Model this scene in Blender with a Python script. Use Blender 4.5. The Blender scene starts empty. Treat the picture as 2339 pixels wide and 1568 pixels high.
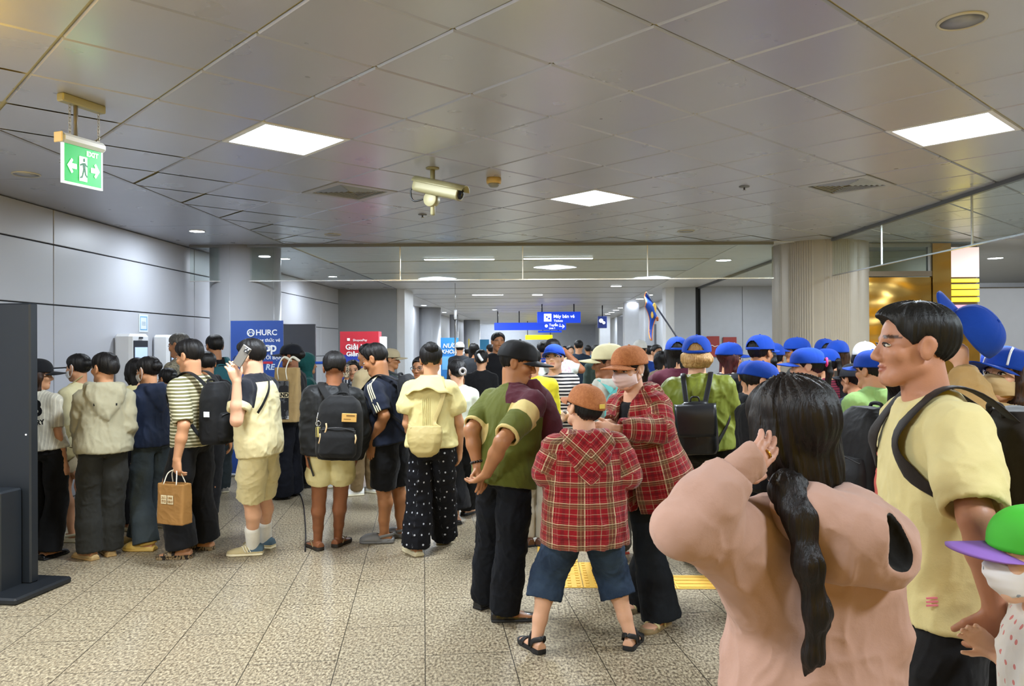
import bpy, math, random
import numpy as np
from mathutils import Matrix, Vector

# ---------------------------------------------------------------- camera
W_PX, H_PX, FPX = 2339.0, 1568.0, 1775.0
EYE = 1.60
CEIL = EYE + 1.342
PITCH, ROLL = math.radians(0.22), math.radians(-0.33)
_c, _s = math.cos(PITCH), math.sin(PITCH)
_right, _down, _fwd = np.array([1., 0, 0]), np.array([0, _s, -_c]), np.array([0, _c, _s])
_cr, _sr = math.cos(ROLL), math.sin(ROLL)
CAM_R, CAM_D, CAM_F = _cr * _right - _sr * _down, _sr * _right + _cr * _down, _fwd
SC = bpy.context.scene
COL = SC.collection
cam_data = bpy.data.cameras.new('camera')
cam_data.sensor_fit = 'HORIZONTAL'
cam_data.sensor_width = 36.0
cam_data.lens = 36.0 * FPX / W_PX
cam_data.clip_start, cam_data.clip_end = 0.05, 300
cam = bpy.data.objects.new('camera', cam_data)
COL.objects.link(cam)
_m = Matrix.Identity(4)
for _i in range(3):
    _m[_i][0], _m[_i][1], _m[_i][2] = CAM_R[_i], -CAM_D[_i], -CAM_F[_i]
_m[2][3] = EYE
cam.matrix_world = _m
SC.camera = cam

# ---------------------------------------------------------------- world, exposure, light levels
SC.view_settings.view_transform = 'Standard'
SC.view_settings.look = 'None'
SC.view_settings.gamma = 1.0
SC.view_settings.use_curve_mapping = False
SC.view_settings.exposure = 0.0
SC.cycles.max_bounces = 7
SC.cycles.diffuse_bounces = 3
SC.cycles.glossy_bounces = 3
SC.cycles.transmission_bounces = 4
SC.cycles.transparent_max_bounces = 10
SC.cycles.sample_clamp_indirect = 4.0
SC.cycles.caustics_reflective = False
SC.cycles.caustics_refractive = False
world = bpy.data.worlds.new('world')
SC.world = world
world.use_nodes = True
_bg = world.node_tree.nodes['Background']
_bg.inputs[0].default_value = (0.80, 0.88, 1.0, 1)
_bg.inputs[1].default_value = 0.4
PANEL_W = 108.0        # watts of each square ceiling panel lamp
SPOT_W = 30.0         # watts of each round downlight
GLOW = 14.0           # emission of the lamp diffusers


def rayd(px, py):
    d = (px - W_PX / 2) * CAM_R + (py - H_PX / 2) * CAM_D + FPX * CAM_F
    return d / np.linalg.norm(d)


def at(px, py, Y):
    """the point at depth Y that lies behind a pixel of the photograph"""
    d = rayd(px, py)
    return np.array([0, 0, EYE]) + d * (Y / d[1])


def floorp(px, py, z=0.0):
    d = rayd(px, py)
    return np.array([0, 0, EYE]) + d * ((z - EYE) / d[2])


def ceilp(px, py):
    return floorp(px, py, CEIL)
# ---------------------------------------------------------------- objects
def V3(*a): return np.array(a, dtype=float)
def nrm(v):
    v = np.asarray(v, float)
    return v / (np.linalg.norm(v) + 1e-12)


def link(name, verts, faces, mat=None, parent=None, base=None, smooth=True, attrs=None, mats=None, fmat=None):
    """ONE mesh object from world-space verts; base is the object's origin (children of a thing keep the thing's base)"""
    verts = np.asarray(verts, dtype=np.float32).reshape(-1, 3)
    if parent is not None:
        b = np.array(parent['_b'])
    else:
        b = np.zeros(3) if base is None else np.asarray(base, float)
    me = bpy.data.meshes.new(name)
    n = len(verts)
    me.vertices.add(n)
    me.vertices.foreach_set('co', (verts - b).astype(np.float32).ravel())
    if isinstance(faces, np.ndarray):
        nf, k = faces.shape
        me.loops.add(nf * k)
        me.loops.foreach_set('vertex_index', faces.astype(np.int32).ravel())
        me.polygons.add(nf)
        me.polygons.foreach_set('loop_start', np.arange(0, nf * k, k, dtype=np.int32))
    else:
        flat = [i for f in faces for i in f]
        st, c = [], 0
        for f in faces:
            st.append(c); c += len(f)
        me.loops.add(len(flat))
        me.loops.foreach_set('vertex_index', np.array(flat, dtype=np.int32))
        me.polygons.add(len(faces))
        me.polygons.foreach_set('loop_start', np.array(st, dtype=np.int32))
        nf = len(faces)
    me.update(calc_edges=True)
    me.polygons.foreach_set('use_smooth', np.full(nf, bool(smooth)))
    if attrs:
        for k_, a in attrs.items():
            at_ = me.attributes.new(k_, 'FLOAT_VECTOR', 'POINT')
            at_.data.foreach_set('vector', np.asarray(a, dtype=np.float32).ravel())
    for m_ in (mats or ([mat] if mat else [])):
        me.materials.append(m_)
    if fmat is not None:
        me.polygons.foreach_set('material_index', np.asarray(fmat, dtype=np.int32))
    o = bpy.data.objects.new(name, me)
    COL.objects.link(o)
    if parent is not None:
        o.parent = parent
        o['_b'] = list(b)
    else:
        o.location = b
        o['_b'] = list(b)
    return o


def tag(o, label, cat, group=None):
    o['label'] = label
    o['category'] = cat
    if group: o['group'] = group
    return o


def struct(o):
    o['kind'] = 'structure'
    return o


def thing(name, base, label, cat, group=None):
    o = bpy.data.objects.new(name, None)
    COL.objects.link(o)
    o.location = base
    o['_b'] = [float(x) for x in base]
    return tag(o, label, cat, group)


class Fr:
    """a frame: origin, right, forward, up, scale"""
    def __init__(s, o, R, F, U, sc=1.0):
        s.o, s.R, s.F, s.U, s.s = np.asarray(o, float), nrm(R), nrm(F), nrm(U), sc
        s.M = np.stack([s.R, s.F, s.U])
    def p(s, x, y, z): return s.o + s.s * (x * s.R + y * s.F + z * s.U)
    def pts(s, a): return s.o + s.s * (np.asarray(a, float) @ s.M)
    def loc(s, P): return ((P - s.o) @ s.M.T) / s.s
    def rot(s, yaw=0, pitch=0, roll=0, o=None, sc=None):
        """turn right (yaw), nod up (pitch), tip to the right (roll), degrees"""
        y, p, r = [math.radians(a) for a in (yaw, pitch, roll)]
        R = math.cos(y) * s.R - math.sin(y) * s.F; F = math.sin(y) * s.R + math.cos(y) * s.F; U = s.U
        F, U = math.cos(p) * F + math.sin(p) * U, -math.sin(p) * F + math.cos(p) * U
        R, U = math.cos(r) * R - math.sin(r) * U, math.sin(r) * R + math.cos(r) * U
        return Fr(s.o if o is None else o, R, F, U, s.s if sc is None else sc)


class MB:
    """gathers boxes, tubes, revolved shapes into one mesh"""
    def __init__(s): s.v, s.f, s.n = [], [], 0
    def add(s, v, f):
        v = np.asarray(v, float).reshape(-1, 3)
        s.v.append(v); s.f += [tuple(i + s.n for i in q) for q in f]; s.n += len(v)
        return s
    def box(s, c, size, R=None, bev=0.0):
        hx, hy, hz = [x / 2 for x in size]
        M = np.eye(3) if R is None else (R.M if isinstance(R, Fr) else np.asarray(R))
        if bev <= 0:
            q = np.array([[x, y, z] for x in (-hx, hx) for y in (-hy, hy) for z in (-hz, hz)])
            f = [(0, 1, 3, 2), (4, 6, 7, 5), (0, 4, 5, 1), (2, 3, 7, 6), (0, 2, 6, 4), (1, 5, 7, 3)]
        else:
            b = min(bev, hx * .98, hy * .98, hz * .98)
            q, idx = [], {}
            for sx in (-1, 1):
                for sy in (-1, 1):
                    for sz in (-1, 1):
                        for ax in range(3):
                            p = [sx * (hx - b), sy * (hy - b), sz * (hz - b)]
                            p[ax] = (sx * hx, sy * hy, sz * hz)[ax]
                            idx[(sx, sy, sz, ax)] = len(q); q.append(p)
            f = []
            def face(ax, sg, cs): f.append(tuple(idx[c + (ax,)] for c in (cs if sg > 0 else cs[::-1])))
            for sg in (-1, 1):
                face(0, sg, [(sg, -1, -1), (sg, 1, -1), (sg, 1, 1), (sg, -1, 1)])
                face(1, sg, [(1, sg, -1), (-1, sg, -1), (-1, sg, 1), (1, sg, 1)])
                face(2, sg, [(-1, -1, sg), (1, -1, sg), (1, 1, sg), (-1, 1, sg)])
            for a in (-1, 1):
                for c_ in (-1, 1):
                    e = [(-1, a, c_), (1, a, c_)]; q1 = (idx[e[0] + (1,)], idx[e[1] + (1,)], idx[e[1] + (2,)], idx[e[0] + (2,)]); f.append(q1 if a * c_ > 0 else q1[::-1])
                    e = [(a, -1, c_), (a, 1, c_)]; q1 = (idx[e[0] + (2,)], idx[e[1] + (2,)], idx[e[1] + (0,)], idx[e[0] + (0,)]); f.append(q1 if a * c_ > 0 else q1[::-1])
                    e = [(a, c_, -1), (a, c_, 1)]; q1 = (idx[e[0] + (0,)], idx[e[1] + (0,)], idx[e[1] + (1,)], idx[e[0] + (1,)]); f.append(q1 if a * c_ > 0 else q1[::-1])
            for sx in (-1, 1):
                for sy in (-1, 1):
                    for sz in (-1, 1):
                        t = (idx[(sx, sy, sz, 0)], idx[(sx, sy, sz, 1)], idx[(sx, sy, sz, 2)])
                        f.append(t if sx * sy * sz > 0 else t[::-1])
            q = np.array(q)
        return s.add(np.asarray(c) + q @ M, f)
    def quadbox(s, lo, hi):
        lo, hi = np.asarray(lo, float), np.asarray(hi, float)
        return s.box((lo + hi) / 2, hi - lo)
    def tube(s, pts, r, n=8, closed=False, flat=1.0, nref=None, cap=True):
        """sweep a circle (or a flat oval) along points"""
        P = np.asarray(pts, float); m = len(P)
        T = np.array([nrm((P[(i + 1) % m] - P[i - 1]) if closed else (P[min(i + 1, m - 1)] - P[max(i - 1, 0)])) for i in range(m)])
        rs = np.full(m, r) if np.isscalar(r) else np.asarray(r, float)
        ref = np.array([0, 0, 1.]) if nref is None else None
        rings = []
        prev = None
        for i in range(m):
            g = ref if nref is None else np.asarray(nref[i] if np.ndim(nref) == 2 else nref, float)
            if nref is None and prev is not None: g = prev
            if abs(np.dot(g, T[i])) > .98 and prev is None: g = np.array([1., 0.2, 0])
            N = nrm(g - np.dot(g, T[i]) * T[i]); prev = N
            B = np.cross(T[i], N)
            a = np.linspace(0, 2 * np.pi, n, endpoint=False)
            rings.append(P[i] + rs[i] * (np.cos(a)[:, None] * B + flat * np.sin(a)[:, None] * N))
        v = np.concatenate(rings)
        f = []
        for i in range(m if closed else m - 1):
            j = (i + 1) % m
            for k in range(n):
                l = (k + 1) % n
                f.append((i * n + k, i * n + l, j * n + l, j * n + k))
        if not closed and cap:
            f.append(tuple(range(n))[::-1]); f.append(tuple((m - 1) * n + k for k in range(n)))
        return s.add(v, f)
    def lathe(s, prof, o, ax=(0, 0, 1), n=24, ref=None):
        """revolve (radius, height) pairs about an axis"""
        ax = nrm(ax); ref = np.array([1., 0, 0]) if abs(ax[0]) < .9 else np.array([0, 1., 0])
        B = nrm(ref - np.dot(ref, ax) * ax); C = np.cross(ax, B)
        a = np.linspace(0, 2 * np.pi, n, endpoint=False)
        v = np.concatenate([np.asarray(o) + r * (np.cos(a)[:, None] * B + np.sin(a)[:, None] * C) + z * ax for r, z in prof])
        f = []
        for i in range(len(prof) - 1):
            for k in range(n):
                l = (k + 1) % n
                f.append((i * n + k, i * n + l, (i + 1) * n + l, (i + 1) * n + k))
        if prof[0][0] > 1e-6: f.append(tuple(range(n))[::-1])
        if prof[-1][0] > 1e-6: f.append(tuple((len(prof) - 1) * n + k for k in range(n)))
        return s.add(v, f)
    def grid(s, fn, nu, nv, thick=0.0):
        """surface fn(u,v) on [0,1]^2, closed to a sheet of the given thickness"""
        u, v = np.meshgrid(np.linspace(0, 1, nu), np.linspace(0, 1, nv), indexing='ij')
        P = fn(u, v)
        if thick:
            du = np.gradient(P, axis=0); dv = np.gradient(P, axis=1)
            N = np.cross(du, dv); N /= np.linalg.norm(N, axis=2, keepdims=True) + 1e-12
            Q = P - N * thick
        idx = np.arange(nu * nv).reshape(nu, nv)
        f = [(idx[i, j], idx[i + 1, j], idx[i + 1, j + 1], idx[i, j + 1]) for i in range(nu - 1) for j in range(nv - 1)]
        vv = P.reshape(-1, 3)
        if thick:
            m = nu * nv
            f += [(q[3] + m, q[2] + m, q[1] + m, q[0] + m) for q in f]
            bd = [idx[i, 0] for i in range(nu)] + [idx[-1, j] for j in range(1, nv)] + [idx[i, -1] for i in range(nu - 2, -1, -1)] + [idx[0, j] for j in range(nv - 2, 0, -1)]
            f += [(bd[i], bd[i - 1], bd[i - 1] + m, bd[i] + m) for i in range(len(bd))]
            vv = np.concatenate([vv, Q.reshape(-1, 3)])
        return s.add(vv, f)
    def ball(s, c, r, M=None, nu=16, nv=10):
        r = np.broadcast_to(np.asarray(r, float), (3,))
        th = np.linspace(0, np.pi, nv); a = np.linspace(0, 2 * np.pi, nu, endpoint=False)
        v = [[0, 0, 1.]] + [[math.sin(t) * math.cos(x), math.sin(t) * math.sin(x), math.cos(t)] for t in th[1:-1] for x in a] + [[0, 0, -1.]]
        f = [(0, 1 + k, 1 + (k + 1) % nu) for k in range(nu)]
        for i in range(nv - 3):
            for k in range(nu):
                l = (k + 1) % nu
                f.append((1 + i * nu + k, 1 + (i + 1) * nu + k, 1 + (i + 1) * nu + l, 1 + i * nu + l))
        e = len(v) - 1
        f += [(e, 1 + (nv - 3) * nu + (k + 1) % nu, 1 + (nv - 3) * nu + k) for k in range(nu)]
        q = np.array(v) * r
        return s.add(np.asarray(c) + (q @ (np.eye(3) if M is None else M)), f)
    def build(s, name, mat, parent=None, base=None, smooth=False, **k):
        return link(name, np.concatenate(s.v), s.f, mat, parent, base, smooth, **k)


def smooth_path(pts, n=6):
    """Catmull-Rom through points"""
    P = np.asarray(pts, float)
    Q = np.concatenate([[2 * P[0] - P[1]], P, [2 * P[-1] - P[-2]]])
    out = []
    for i in range(1, len(Q) - 2):
        for t in np.linspace(0, 1, n, endpoint=False):
            a, b, c, d = Q[i - 1], Q[i], Q[i + 1], Q[i + 2]
            out.append(.5 * (2 * b + (c - a) * t + (2 * a - 5 * b + 4 * c - d) * t * t + (3 * b - a - 3 * c + d) * t ** 3))
    out.append(P[-1])
    return np.array(out)


# ---------------------------------------------------------------- blended solids: distance functions meshed with surface nets
def cone(a, b, ra, rb, fl=None):
    """tapered limb; fl = (direction, factor) makes it oval"""
    a, b = np.asarray(a, np.float32), np.asarray(b, np.float32)
    ab = b - a; L2 = float(ab @ ab) + 1e-12
    rm = max(ra, rb) * (max(1, fl[1]) if fl else 1)
    def d(P):
        q = P - a
        t = np.clip(q @ ab / L2, 0, 1)
        v = q - t[:, None] * ab
        if fl:
            n = np.asarray(fl[0], np.float32)
            v = v + (v @ n)[:, None] * n * np.float32(1 / fl[1] - 1)
        return np.sqrt((v * v).sum(1)) - (ra + (rb - ra) * t)
    return d, np.minimum(a, b) - rm, np.maximum(a, b) + rm


def ell(c, r, M=None):
    c = np.asarray(c, np.float32); r = np.asarray(r, np.float32)
    M = np.eye(3, dtype=np.float32) if M is None else np.asarray(M, np.float32)
    ext = np.sqrt(((M * r[:, None]) ** 2).sum(0))
    def d(P):
        q = (P - c) @ M.T
        a = q / r
        k0 = np.sqrt((a * a).sum(1)); a = a / r
        return k0 * (k0 - 1) / (np.sqrt((a * a).sum(1)) + 1e-6)
    return d, c - ext, c + ext


def rbox(c, hs, M=None, rd=0.01):
    c = np.asarray(c, np.float32); hs = np.asarray(hs, np.float32)
    M = np.eye(3, dtype=np.float32) if M is None else np.asarray(M, np.float32)
    ext = (np.abs(M) * hs[:, None]).sum(0)
    def d(P):
        q = np.abs((P - c) @ M.T) - hs + np.float32(rd)
        return np.sqrt((np.maximum(q, 0) ** 2).sum(1)) + np.minimum(q.max(1), 0) - rd
    return d, c - ext, c + ext


def loft(A, B, side, st, n=2.0):
    """body swept from A to B; st rows (t, half width, front depth, back depth, side offset, front offset)"""
    A, B = np.asarray(A, np.float32), np.asarray(B, np.float32)
    L = float(np.linalg.norm(B - A)); ax = (B - A) / L
    S = nrm(np.asarray(side) - np.dot(side, ax) * ax).astype(np.float32)
    Fv = np.cross(ax, S).astype(np.float32)
    st = np.array([list(r) + [0] * (6 - len(r)) for r in st], np.float32)
    tt = np.linspace(st[0, 0], st[-1, 0], 48)
    # smooth the stations
    tab = np.stack([np.interp(tt, st[:, 0], st[:, i]) for i in range(1, 6)])
    ker = np.array([1, 2, 3, 2, 1.]) / 9
    tab = np.stack([np.convolve(np.pad(r, 2, mode='edge'), ker, 'valid') for r in tab]).astype(np.float32)
    t0, t1 = tt[0], tt[-1]
    rm = float(np.abs(tab[0]).max() + np.abs(tab[1:3]).max()) * .8 + float(np.abs(tab[3:]).max())
    def d(P):
        q = P - A
        z = q @ ax; t = z / L
        tc = (np.clip(t, t0, t1) - t0) / (t1 - t0) * 47
        i = np.minimum(tc.astype(np.int32), 46); fr = (tc - i).astype(np.float32)
        w, df, db, os, of = [r[i] * (1 - fr) + r[i + 1] * fr for r in tab]
        x = q @ S - os; y = q @ Fv - of
        dep = np.where(y > 0, df, db)
        ax_, ay_ = np.abs(x / w), np.abs(y / dep)
        r = np.sqrt(ax_ ** 2 + ay_ ** 2) if n == 2.0 else (ax_ ** n + ay_ ** n) ** (1 / n)
        v = np.sqrt(x * x + y * y)
        dr = np.where(r > 1e-3, v * (1 - 1 / np.maximum(r, 1e-3)), -np.minimum(w, dep))
        dz = np.maximum(t0 - t, t - t1) * L
        return np.maximum(dr, dz)
    p0, p1 = A + ax * t0 * L, A + ax * t1 * L
    return d, np.minimum(p0, p1) - rm, np.maximum(p0, p1) + rm


def group(ops):
    """several solids combined first, then used as one"""
    lo = np.min([p[1] for o, p, k in ops if o == 'u'], 0); hi = np.max([p[2] for o, p, k in ops if o == 'u'], 0)
    def d(P):
        acc = np.full(len(P), 9., np.float32)
        for o, p, k in ops: acc = Solid.comb(o, acc, p[0](P).astype(np.float32), k)
        return acc
    return d, lo, hi


def half(n, c, soft=0):
    n = nrm(n).astype(np.float32); c = np.asarray(c, np.float32)
    return (lambda P: (P - c) @ n), None, None


class Solid:
    def __init__(s, h): s.h, s.ops = h, []
    def u(s, pr, k=0.0): s.ops.append(('u', pr, k)); return s
    def cut(s, pr, k=0.0): s.ops.append(('s', pr, k)); return s
    def keep(s, pr, k=0.0): s.ops.append(('i', pr, k)); return s
    def g(s, sub, k=0.0): s.ops.append(('u', group(sub.ops), k)); return s
    def chain(s, pts, rs, k=0.01, fl=None):
        for i in range(len(pts) - 1): s.u(cone(pts[i], pts[i + 1], rs[i], rs[i + 1], fl), k)
        return s
    @staticmethod
    def comb(op, acc, d, k):
        if op == 'u':
            if k <= 0: return np.minimum(acc, d)
            e = np.maximum(k - np.abs(acc - d), 0) / k
            return np.minimum(acc, d) - e * e * k * .25
        if op == 's': d = -d
        if k <= 0: return np.maximum(acc, d)
        e = np.maximum(k - np.abs(acc - d), 0) / k
        return np.maximum(acc, d) + e * e * k * .25
    def mesh(s):
        h, B = s.h, 8
        lo = np.min([p[1] for o, p, k in s.ops if o == 'u'], 0) - 3 * h
        hi = np.max([p[2] for o, p, k in s.ops if o == 'u'], 0) + 3 * h
        nb = np.maximum(np.ceil((hi - lo) / (h * B)).astype(int), 1)
        I = np.stack(np.meshgrid(*[np.arange(n) for n in nb], indexing='ij'), -1).reshape(-1, 3)
        C = (lo + (I * B + (B - 1) / 2) * h).astype(np.float32)
        R = .5 * math.sqrt(3) * B * h
        acc = np.full(len(C), 9., np.float32); dcs = []
        for op, (fn, _, _), k in s.ops:
            d = fn(C).astype(np.float32); dcs.append(d)
            acc = s.comb(op, acc, d, k)
        act = np.nonzero(np.abs(acc) < 1.9 * R)[0]
        g = np.arange(B)
        sub = np.stack(np.meshgrid(g, g, g, indexing='ij'), -1).reshape(-1, 3)
        base = lo + I[act] * B * h
        P = (base[:, None, :] + (sub * h)[None]).astype(np.float32)
        A = np.full((len(act), B ** 3), 9., np.float32)
        for (op, (fn, _, _), k), dc in zip(s.ops, dcs):
            dc = dc[act]
            sel = np.nonzero(dc > -(2.3 * R + k) if op == 'i' else dc < 2.3 * R + k)[0]
            if not len(sel): continue
            d = fn(P[sel].reshape(-1, 3)).astype(np.float32).reshape(-1, B ** 3)
            A[sel] = s.comb(op, A[sel], d, k)
        full = np.repeat(acc[:, None], B ** 3, 1)
        full[act] = A
        N = nb * B
        D = full.reshape(nb[0], nb[1], nb[2], B, B, B).transpose(0, 3, 1, 4, 2, 5).reshape(N)
        return nets(D, lo, h)


def nets(D, lo, h):
    S = D < 0
    c = S[:-1, :-1, :-1].astype(np.int8)
    tot = np.zeros(c.shape, np.int8)
    for dx in (0, 1):
        for dy in (0, 1):
            for dz in (0, 1):
                tot += S[dx:dx + c.shape[0], dy:dy + c.shape[1], dz:dz + c.shape[2]]
    cells = np.argwhere((tot > 0) & (tot < 8))
    ids = np.full(c.shape, -1, np.int32)
    ids[tuple(cells.T)] = np.arange(len(cells))
    off = np.array([[0, 0, 0], [0, 0, 1], [0, 1, 0], [0, 1, 1], [1, 0, 0], [1, 0, 1], [1, 1, 0], [1, 1, 1]])
    val = np.stack([D[tuple((cells + o).T)] for o in off], 1)
    sm = np.zeros((len(cells), 3), np.float32); cnt = np.zeros(len(cells), np.float32)
    for a in range(8):
        for b in range(a + 1, 8):
            df = off[b] - off[a]
            if np.abs(df).sum() != 1: continue
            va, vb = val[:, a], val[:, b]
            x = (va < 0) != (vb < 0)
            t = np.where(x, va / np.where(x, va - vb, 1), 0)
            sm += np.where(x[:, None], off[a] + t[:, None] * df, 0)
            cnt += x
    verts = lo + (cells + sm / np.maximum(cnt, 1)[:, None]) * h
    F = []
    for ax in range(3):
        sl0 = [slice(None)] * 3; sl1 = [slice(None)] * 3
        sl0[ax] = slice(0, -1); sl1[ax] = slice(1, None)
        a, b = S[tuple(sl0)], S[tuple(sl1)]
        e = np.argwhere(a != b)
        inside = a[tuple(e.T)]
        o1, o2 = [i for i in range(3) if i != ax]
        ok = (e[:, o1] > 0) & (e[:, o2] > 0) & (e[:, o1] < D.shape[o1] - 1) & (e[:, o2] < D.shape[o2] - 1)
        e, inside = e[ok], inside[ok]
        def cid(d1, d2):
            q = e.copy(); q[:, o1] -= d1; q[:, o2] -= d2
            return ids[tuple(q.T)]
        q = np.stack([cid(1, 1), cid(0, 1), cid(0, 0), cid(1, 0)], 1)
        flip = inside if ax != 1 else ~inside
        q[~flip] = q[~flip][:, ::-1]
        F.append(q)
    F = np.concatenate(F)
    F = F[(F >= 0).all(1)]
    return verts, F


def hash3(I, seed):
    x = (I[..., 0] * 374761393 + I[..., 1] * 668265263 + I[..., 2] * 2147483647 + seed * 974634777) & 0x7fffffff
    x = ((x ^ (x >> 13)) * 1274126177) & 0x7fffffff
    return ((x ^ (x >> 16)) & 0xffff).astype(np.float32) / 65535


def noise(P, seed=0):
    P = np.asarray(P, np.float64) + 100.0
    I = np.floor(P).astype(np.int64); f = (P - I).astype(np.float32)
    f = f * f * (3 - 2 * f)
    r = 0
    for dx in (0, 1):
        for dy in (0, 1):
            for dz in (0, 1):
                w = (f[:, 0] if dx else 1 - f[:, 0]) * (f[:, 1] if dy else 1 - f[:, 1]) * (f[:, 2] if dz else 1 - f[:, 2])
                r = r + w * hash3(I + np.array([dx, dy, dz]), seed)
    return r * 2 - 1


def vnormals(V, F):
    t = V[F]
    n = np.cross(t[:, 2] - t[:, 0], t[:, 3] - t[:, 1])
    N = np.zeros_like(V)
    for i in range(4): np.add.at(N, F[:, i], n)
    return N / (np.linalg.norm(N, axis=1, keepdims=True) + 1e-12)


def relax(V, F, it=1):
    for _ in range(it):
        s = np.zeros_like(V); c = np.zeros(len(V))
        for i in range(4):
            j = (i + 1) % 4
            np.add.at(s, F[:, i], V[F[:, j]]); np.add.at(c, F[:, i], 1)
            np.add.at(s, F[:, j], V[F[:, i]]); np.add.at(c, F[:, j], 1)
        V = V * .5 + .5 * s / np.maximum(c, 1)[:, None]
    return V


def folds(V, F, amp, fr=(10, 10, 5), seed=0, N=None):
    """cloth creases: sharp ridges of warped noise pushed along the normals"""
    N = vnormals(V, F) if N is None else N
    rs = np.random.RandomState(seed % 1000)
    w = V + .05 * np.stack([noise(V * 6, seed + 5), noise(V * 6, seed + 6), noise(V * 6, seed + 7)], 1)
    out = 0
    for k, (g, sc) in enumerate(((.55, 1.0), (.35, 1.9), (.25, 3.3))):
        a = rs.uniform(-.6, .6); b = rs.uniform(-.6, .6)
        q = w.copy(); q[:, 2] = w[:, 2] + a * w[:, 0] + b * w[:, 1]
        n = noise(q * np.array(fr) * sc, seed + k)
        out = out + g * ((1 - np.minimum(np.abs(n) * 2.2, 1)) ** 1.5 - .28)
    return V + N * (amp * out)[:, None]
# ---------------------------------------------------------------- materials
def lin(c):
    if isinstance(c, str):
        c = [int(c[i:i + 2], 16) / 255 for i in (0, 2, 4)]
    return tuple((x / 12.92 if x <= .04045 else ((x + .055) / 1.055) ** 2.4) for x in c) + (1.0,)


class NT:
    """small helper around a node tree"""
    def __init__(s, m):
        s.t = m.node_tree; s.n = s.t.nodes; s.b = s.n['Principled BSDF']
    def a(s, kind, **k):
        n = s.n.new(kind)
        for q, v in k.items():
            if q.startswith('i_'):
                key = q[2:]
                n.inputs[int(key) if key.isdigit() else key.replace('_', ' ')].default_value = v
            else: setattr(n, q, v)
        return n
    def l(s, a, b): s.t.links.new(a, b)
    def coord(s, what='Object'): return s.a('ShaderNodeTexCoord').outputs[what]
    def attr(s, name):
        return s.a('ShaderNodeAttribute', attribute_name=name).outputs['Vector']
    def mul(s, v, sc):
        n = s.a('ShaderNodeVectorMath', operation='MULTIPLY'); s.l(v, n.inputs[0]); n.inputs[1].default_value = sc if hasattr(sc, '__len__') else (sc,) * 3
        return n.outputs[0]
    def m(s, op, a, b=None, c=None):
        n = s.a('ShaderNodeMath', operation=op)
        for i, x in enumerate((a, b, c)):
            if x is None: continue
            if isinstance(x, (int, float)): n.inputs[i].default_value = x
            else: s.l(x, n.inputs[i])
        return n.outputs[0]
    def mix(s, f, a, b):
        n = s.a('ShaderNodeMix', data_type='RGBA')
        for i, x in ((0, f), (6, a), (7, b)):
            if isinstance(x, (int, float)): n.inputs[i].default_value = x
            elif isinstance(x, (tuple, list)): n.inputs[i].default_value = x
            else: s.l(x, n.inputs[i])
        return n.outputs[2]
    def noise(s, v, scale, detail=3, rough=.5):
        n = s.a('ShaderNodeTexNoise'); n.inputs['Scale'].default_value = scale; n.inputs['Detail'].default_value = detail; n.inputs['Roughness'].default_value = rough
        if v is not None: s.l(v, n.inputs['Vector'])
        return n.outputs[0]
    def ramp(s, f, stops, interp='LINEAR'):
        n = s.a('ShaderNodeValToRGB'); r = n.color_ramp; r.interpolation = interp
        while len(r.elements) < len(stops): r.elements.new(.5)
        for e, (p, c) in zip(r.elements, stops): e.position = p; e.color = c if len(c) == 4 else (*c, 1)
        s.l(f, n.inputs[0]); return n.outputs[0]
    def bump(s, h, strength=.3, dist=.01):
        n = s.a('ShaderNodeBump'); n.inputs['Strength'].default_value = strength; n.inputs['Distance'].default_value = dist
        s.l(h, n.inputs['Height']); s.l(n.outputs[0], s.b.inputs['Normal'])


_MATS = {}


def base_mat(name, col='808080', rough=.6, metal=0.0, spec=.5):
    m = bpy.data.materials.new(name); m.use_nodes = True
    t = NT(m)
    t.b.inputs['Base Color'].default_value = lin(col)
    t.b.inputs['Roughness'].default_value = rough
    t.b.inputs['Metallic'].default_value = metal
    t.b.inputs['Specular IOR Level'].default_value = spec
    return m, t


def plain(name, col, rough=.5, metal=0.0, spec=.5, var=.06, scale=6.0):
    key = ('p', name, col, rough, metal)
    if key in _MATS: return _MATS[key]
    m, t = base_mat(name, col, rough, metal, spec)
    c = lin(col)
    n = t.noise(t.coord(), scale, 3)
    t.l(t.mix(n, tuple(x * (1 - var) for x in c[:3]) + (1,), tuple(min(1, x * (1 + var)) for x in c[:3]) + (1,)), t.b.inputs['Base Color'])
    _MATS[key] = m
    return m


def cloth(name, col, rough=.85, weave=900, var=.10, spec=.22, sheen=.05):
    key = ('c', name, col, rough)
    if key in _MATS: return _MATS[key]
    m, t = base_mat(name, col, rough, 0, spec)
    c = lin(col)
    co = t.coord()
    n = t.noise(co, 14, 4, .6)
    t.l(t.mix(n, tuple(x * (1 - var) for x in c[:3]) + (1,), tuple(min(1, x * (1 + var)) for x in c[:3]) + (1,)), t.b.inputs['Base Color'])
    b = t.m('ADD', t.m('MULTIPLY', t.noise(co, 28, 4, .6), 1.0), t.m('MULTIPLY', t.noise(co, weave * .4, 1), .12))
    t.bump(b, .14, .012)
    t.b.inputs['Sheen Weight'].default_value = sheen
    m['col'] = list(c)
    t.b.inputs['Sheen Roughness'].default_value = .6
    _MATS[key] = m
    return m


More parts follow.
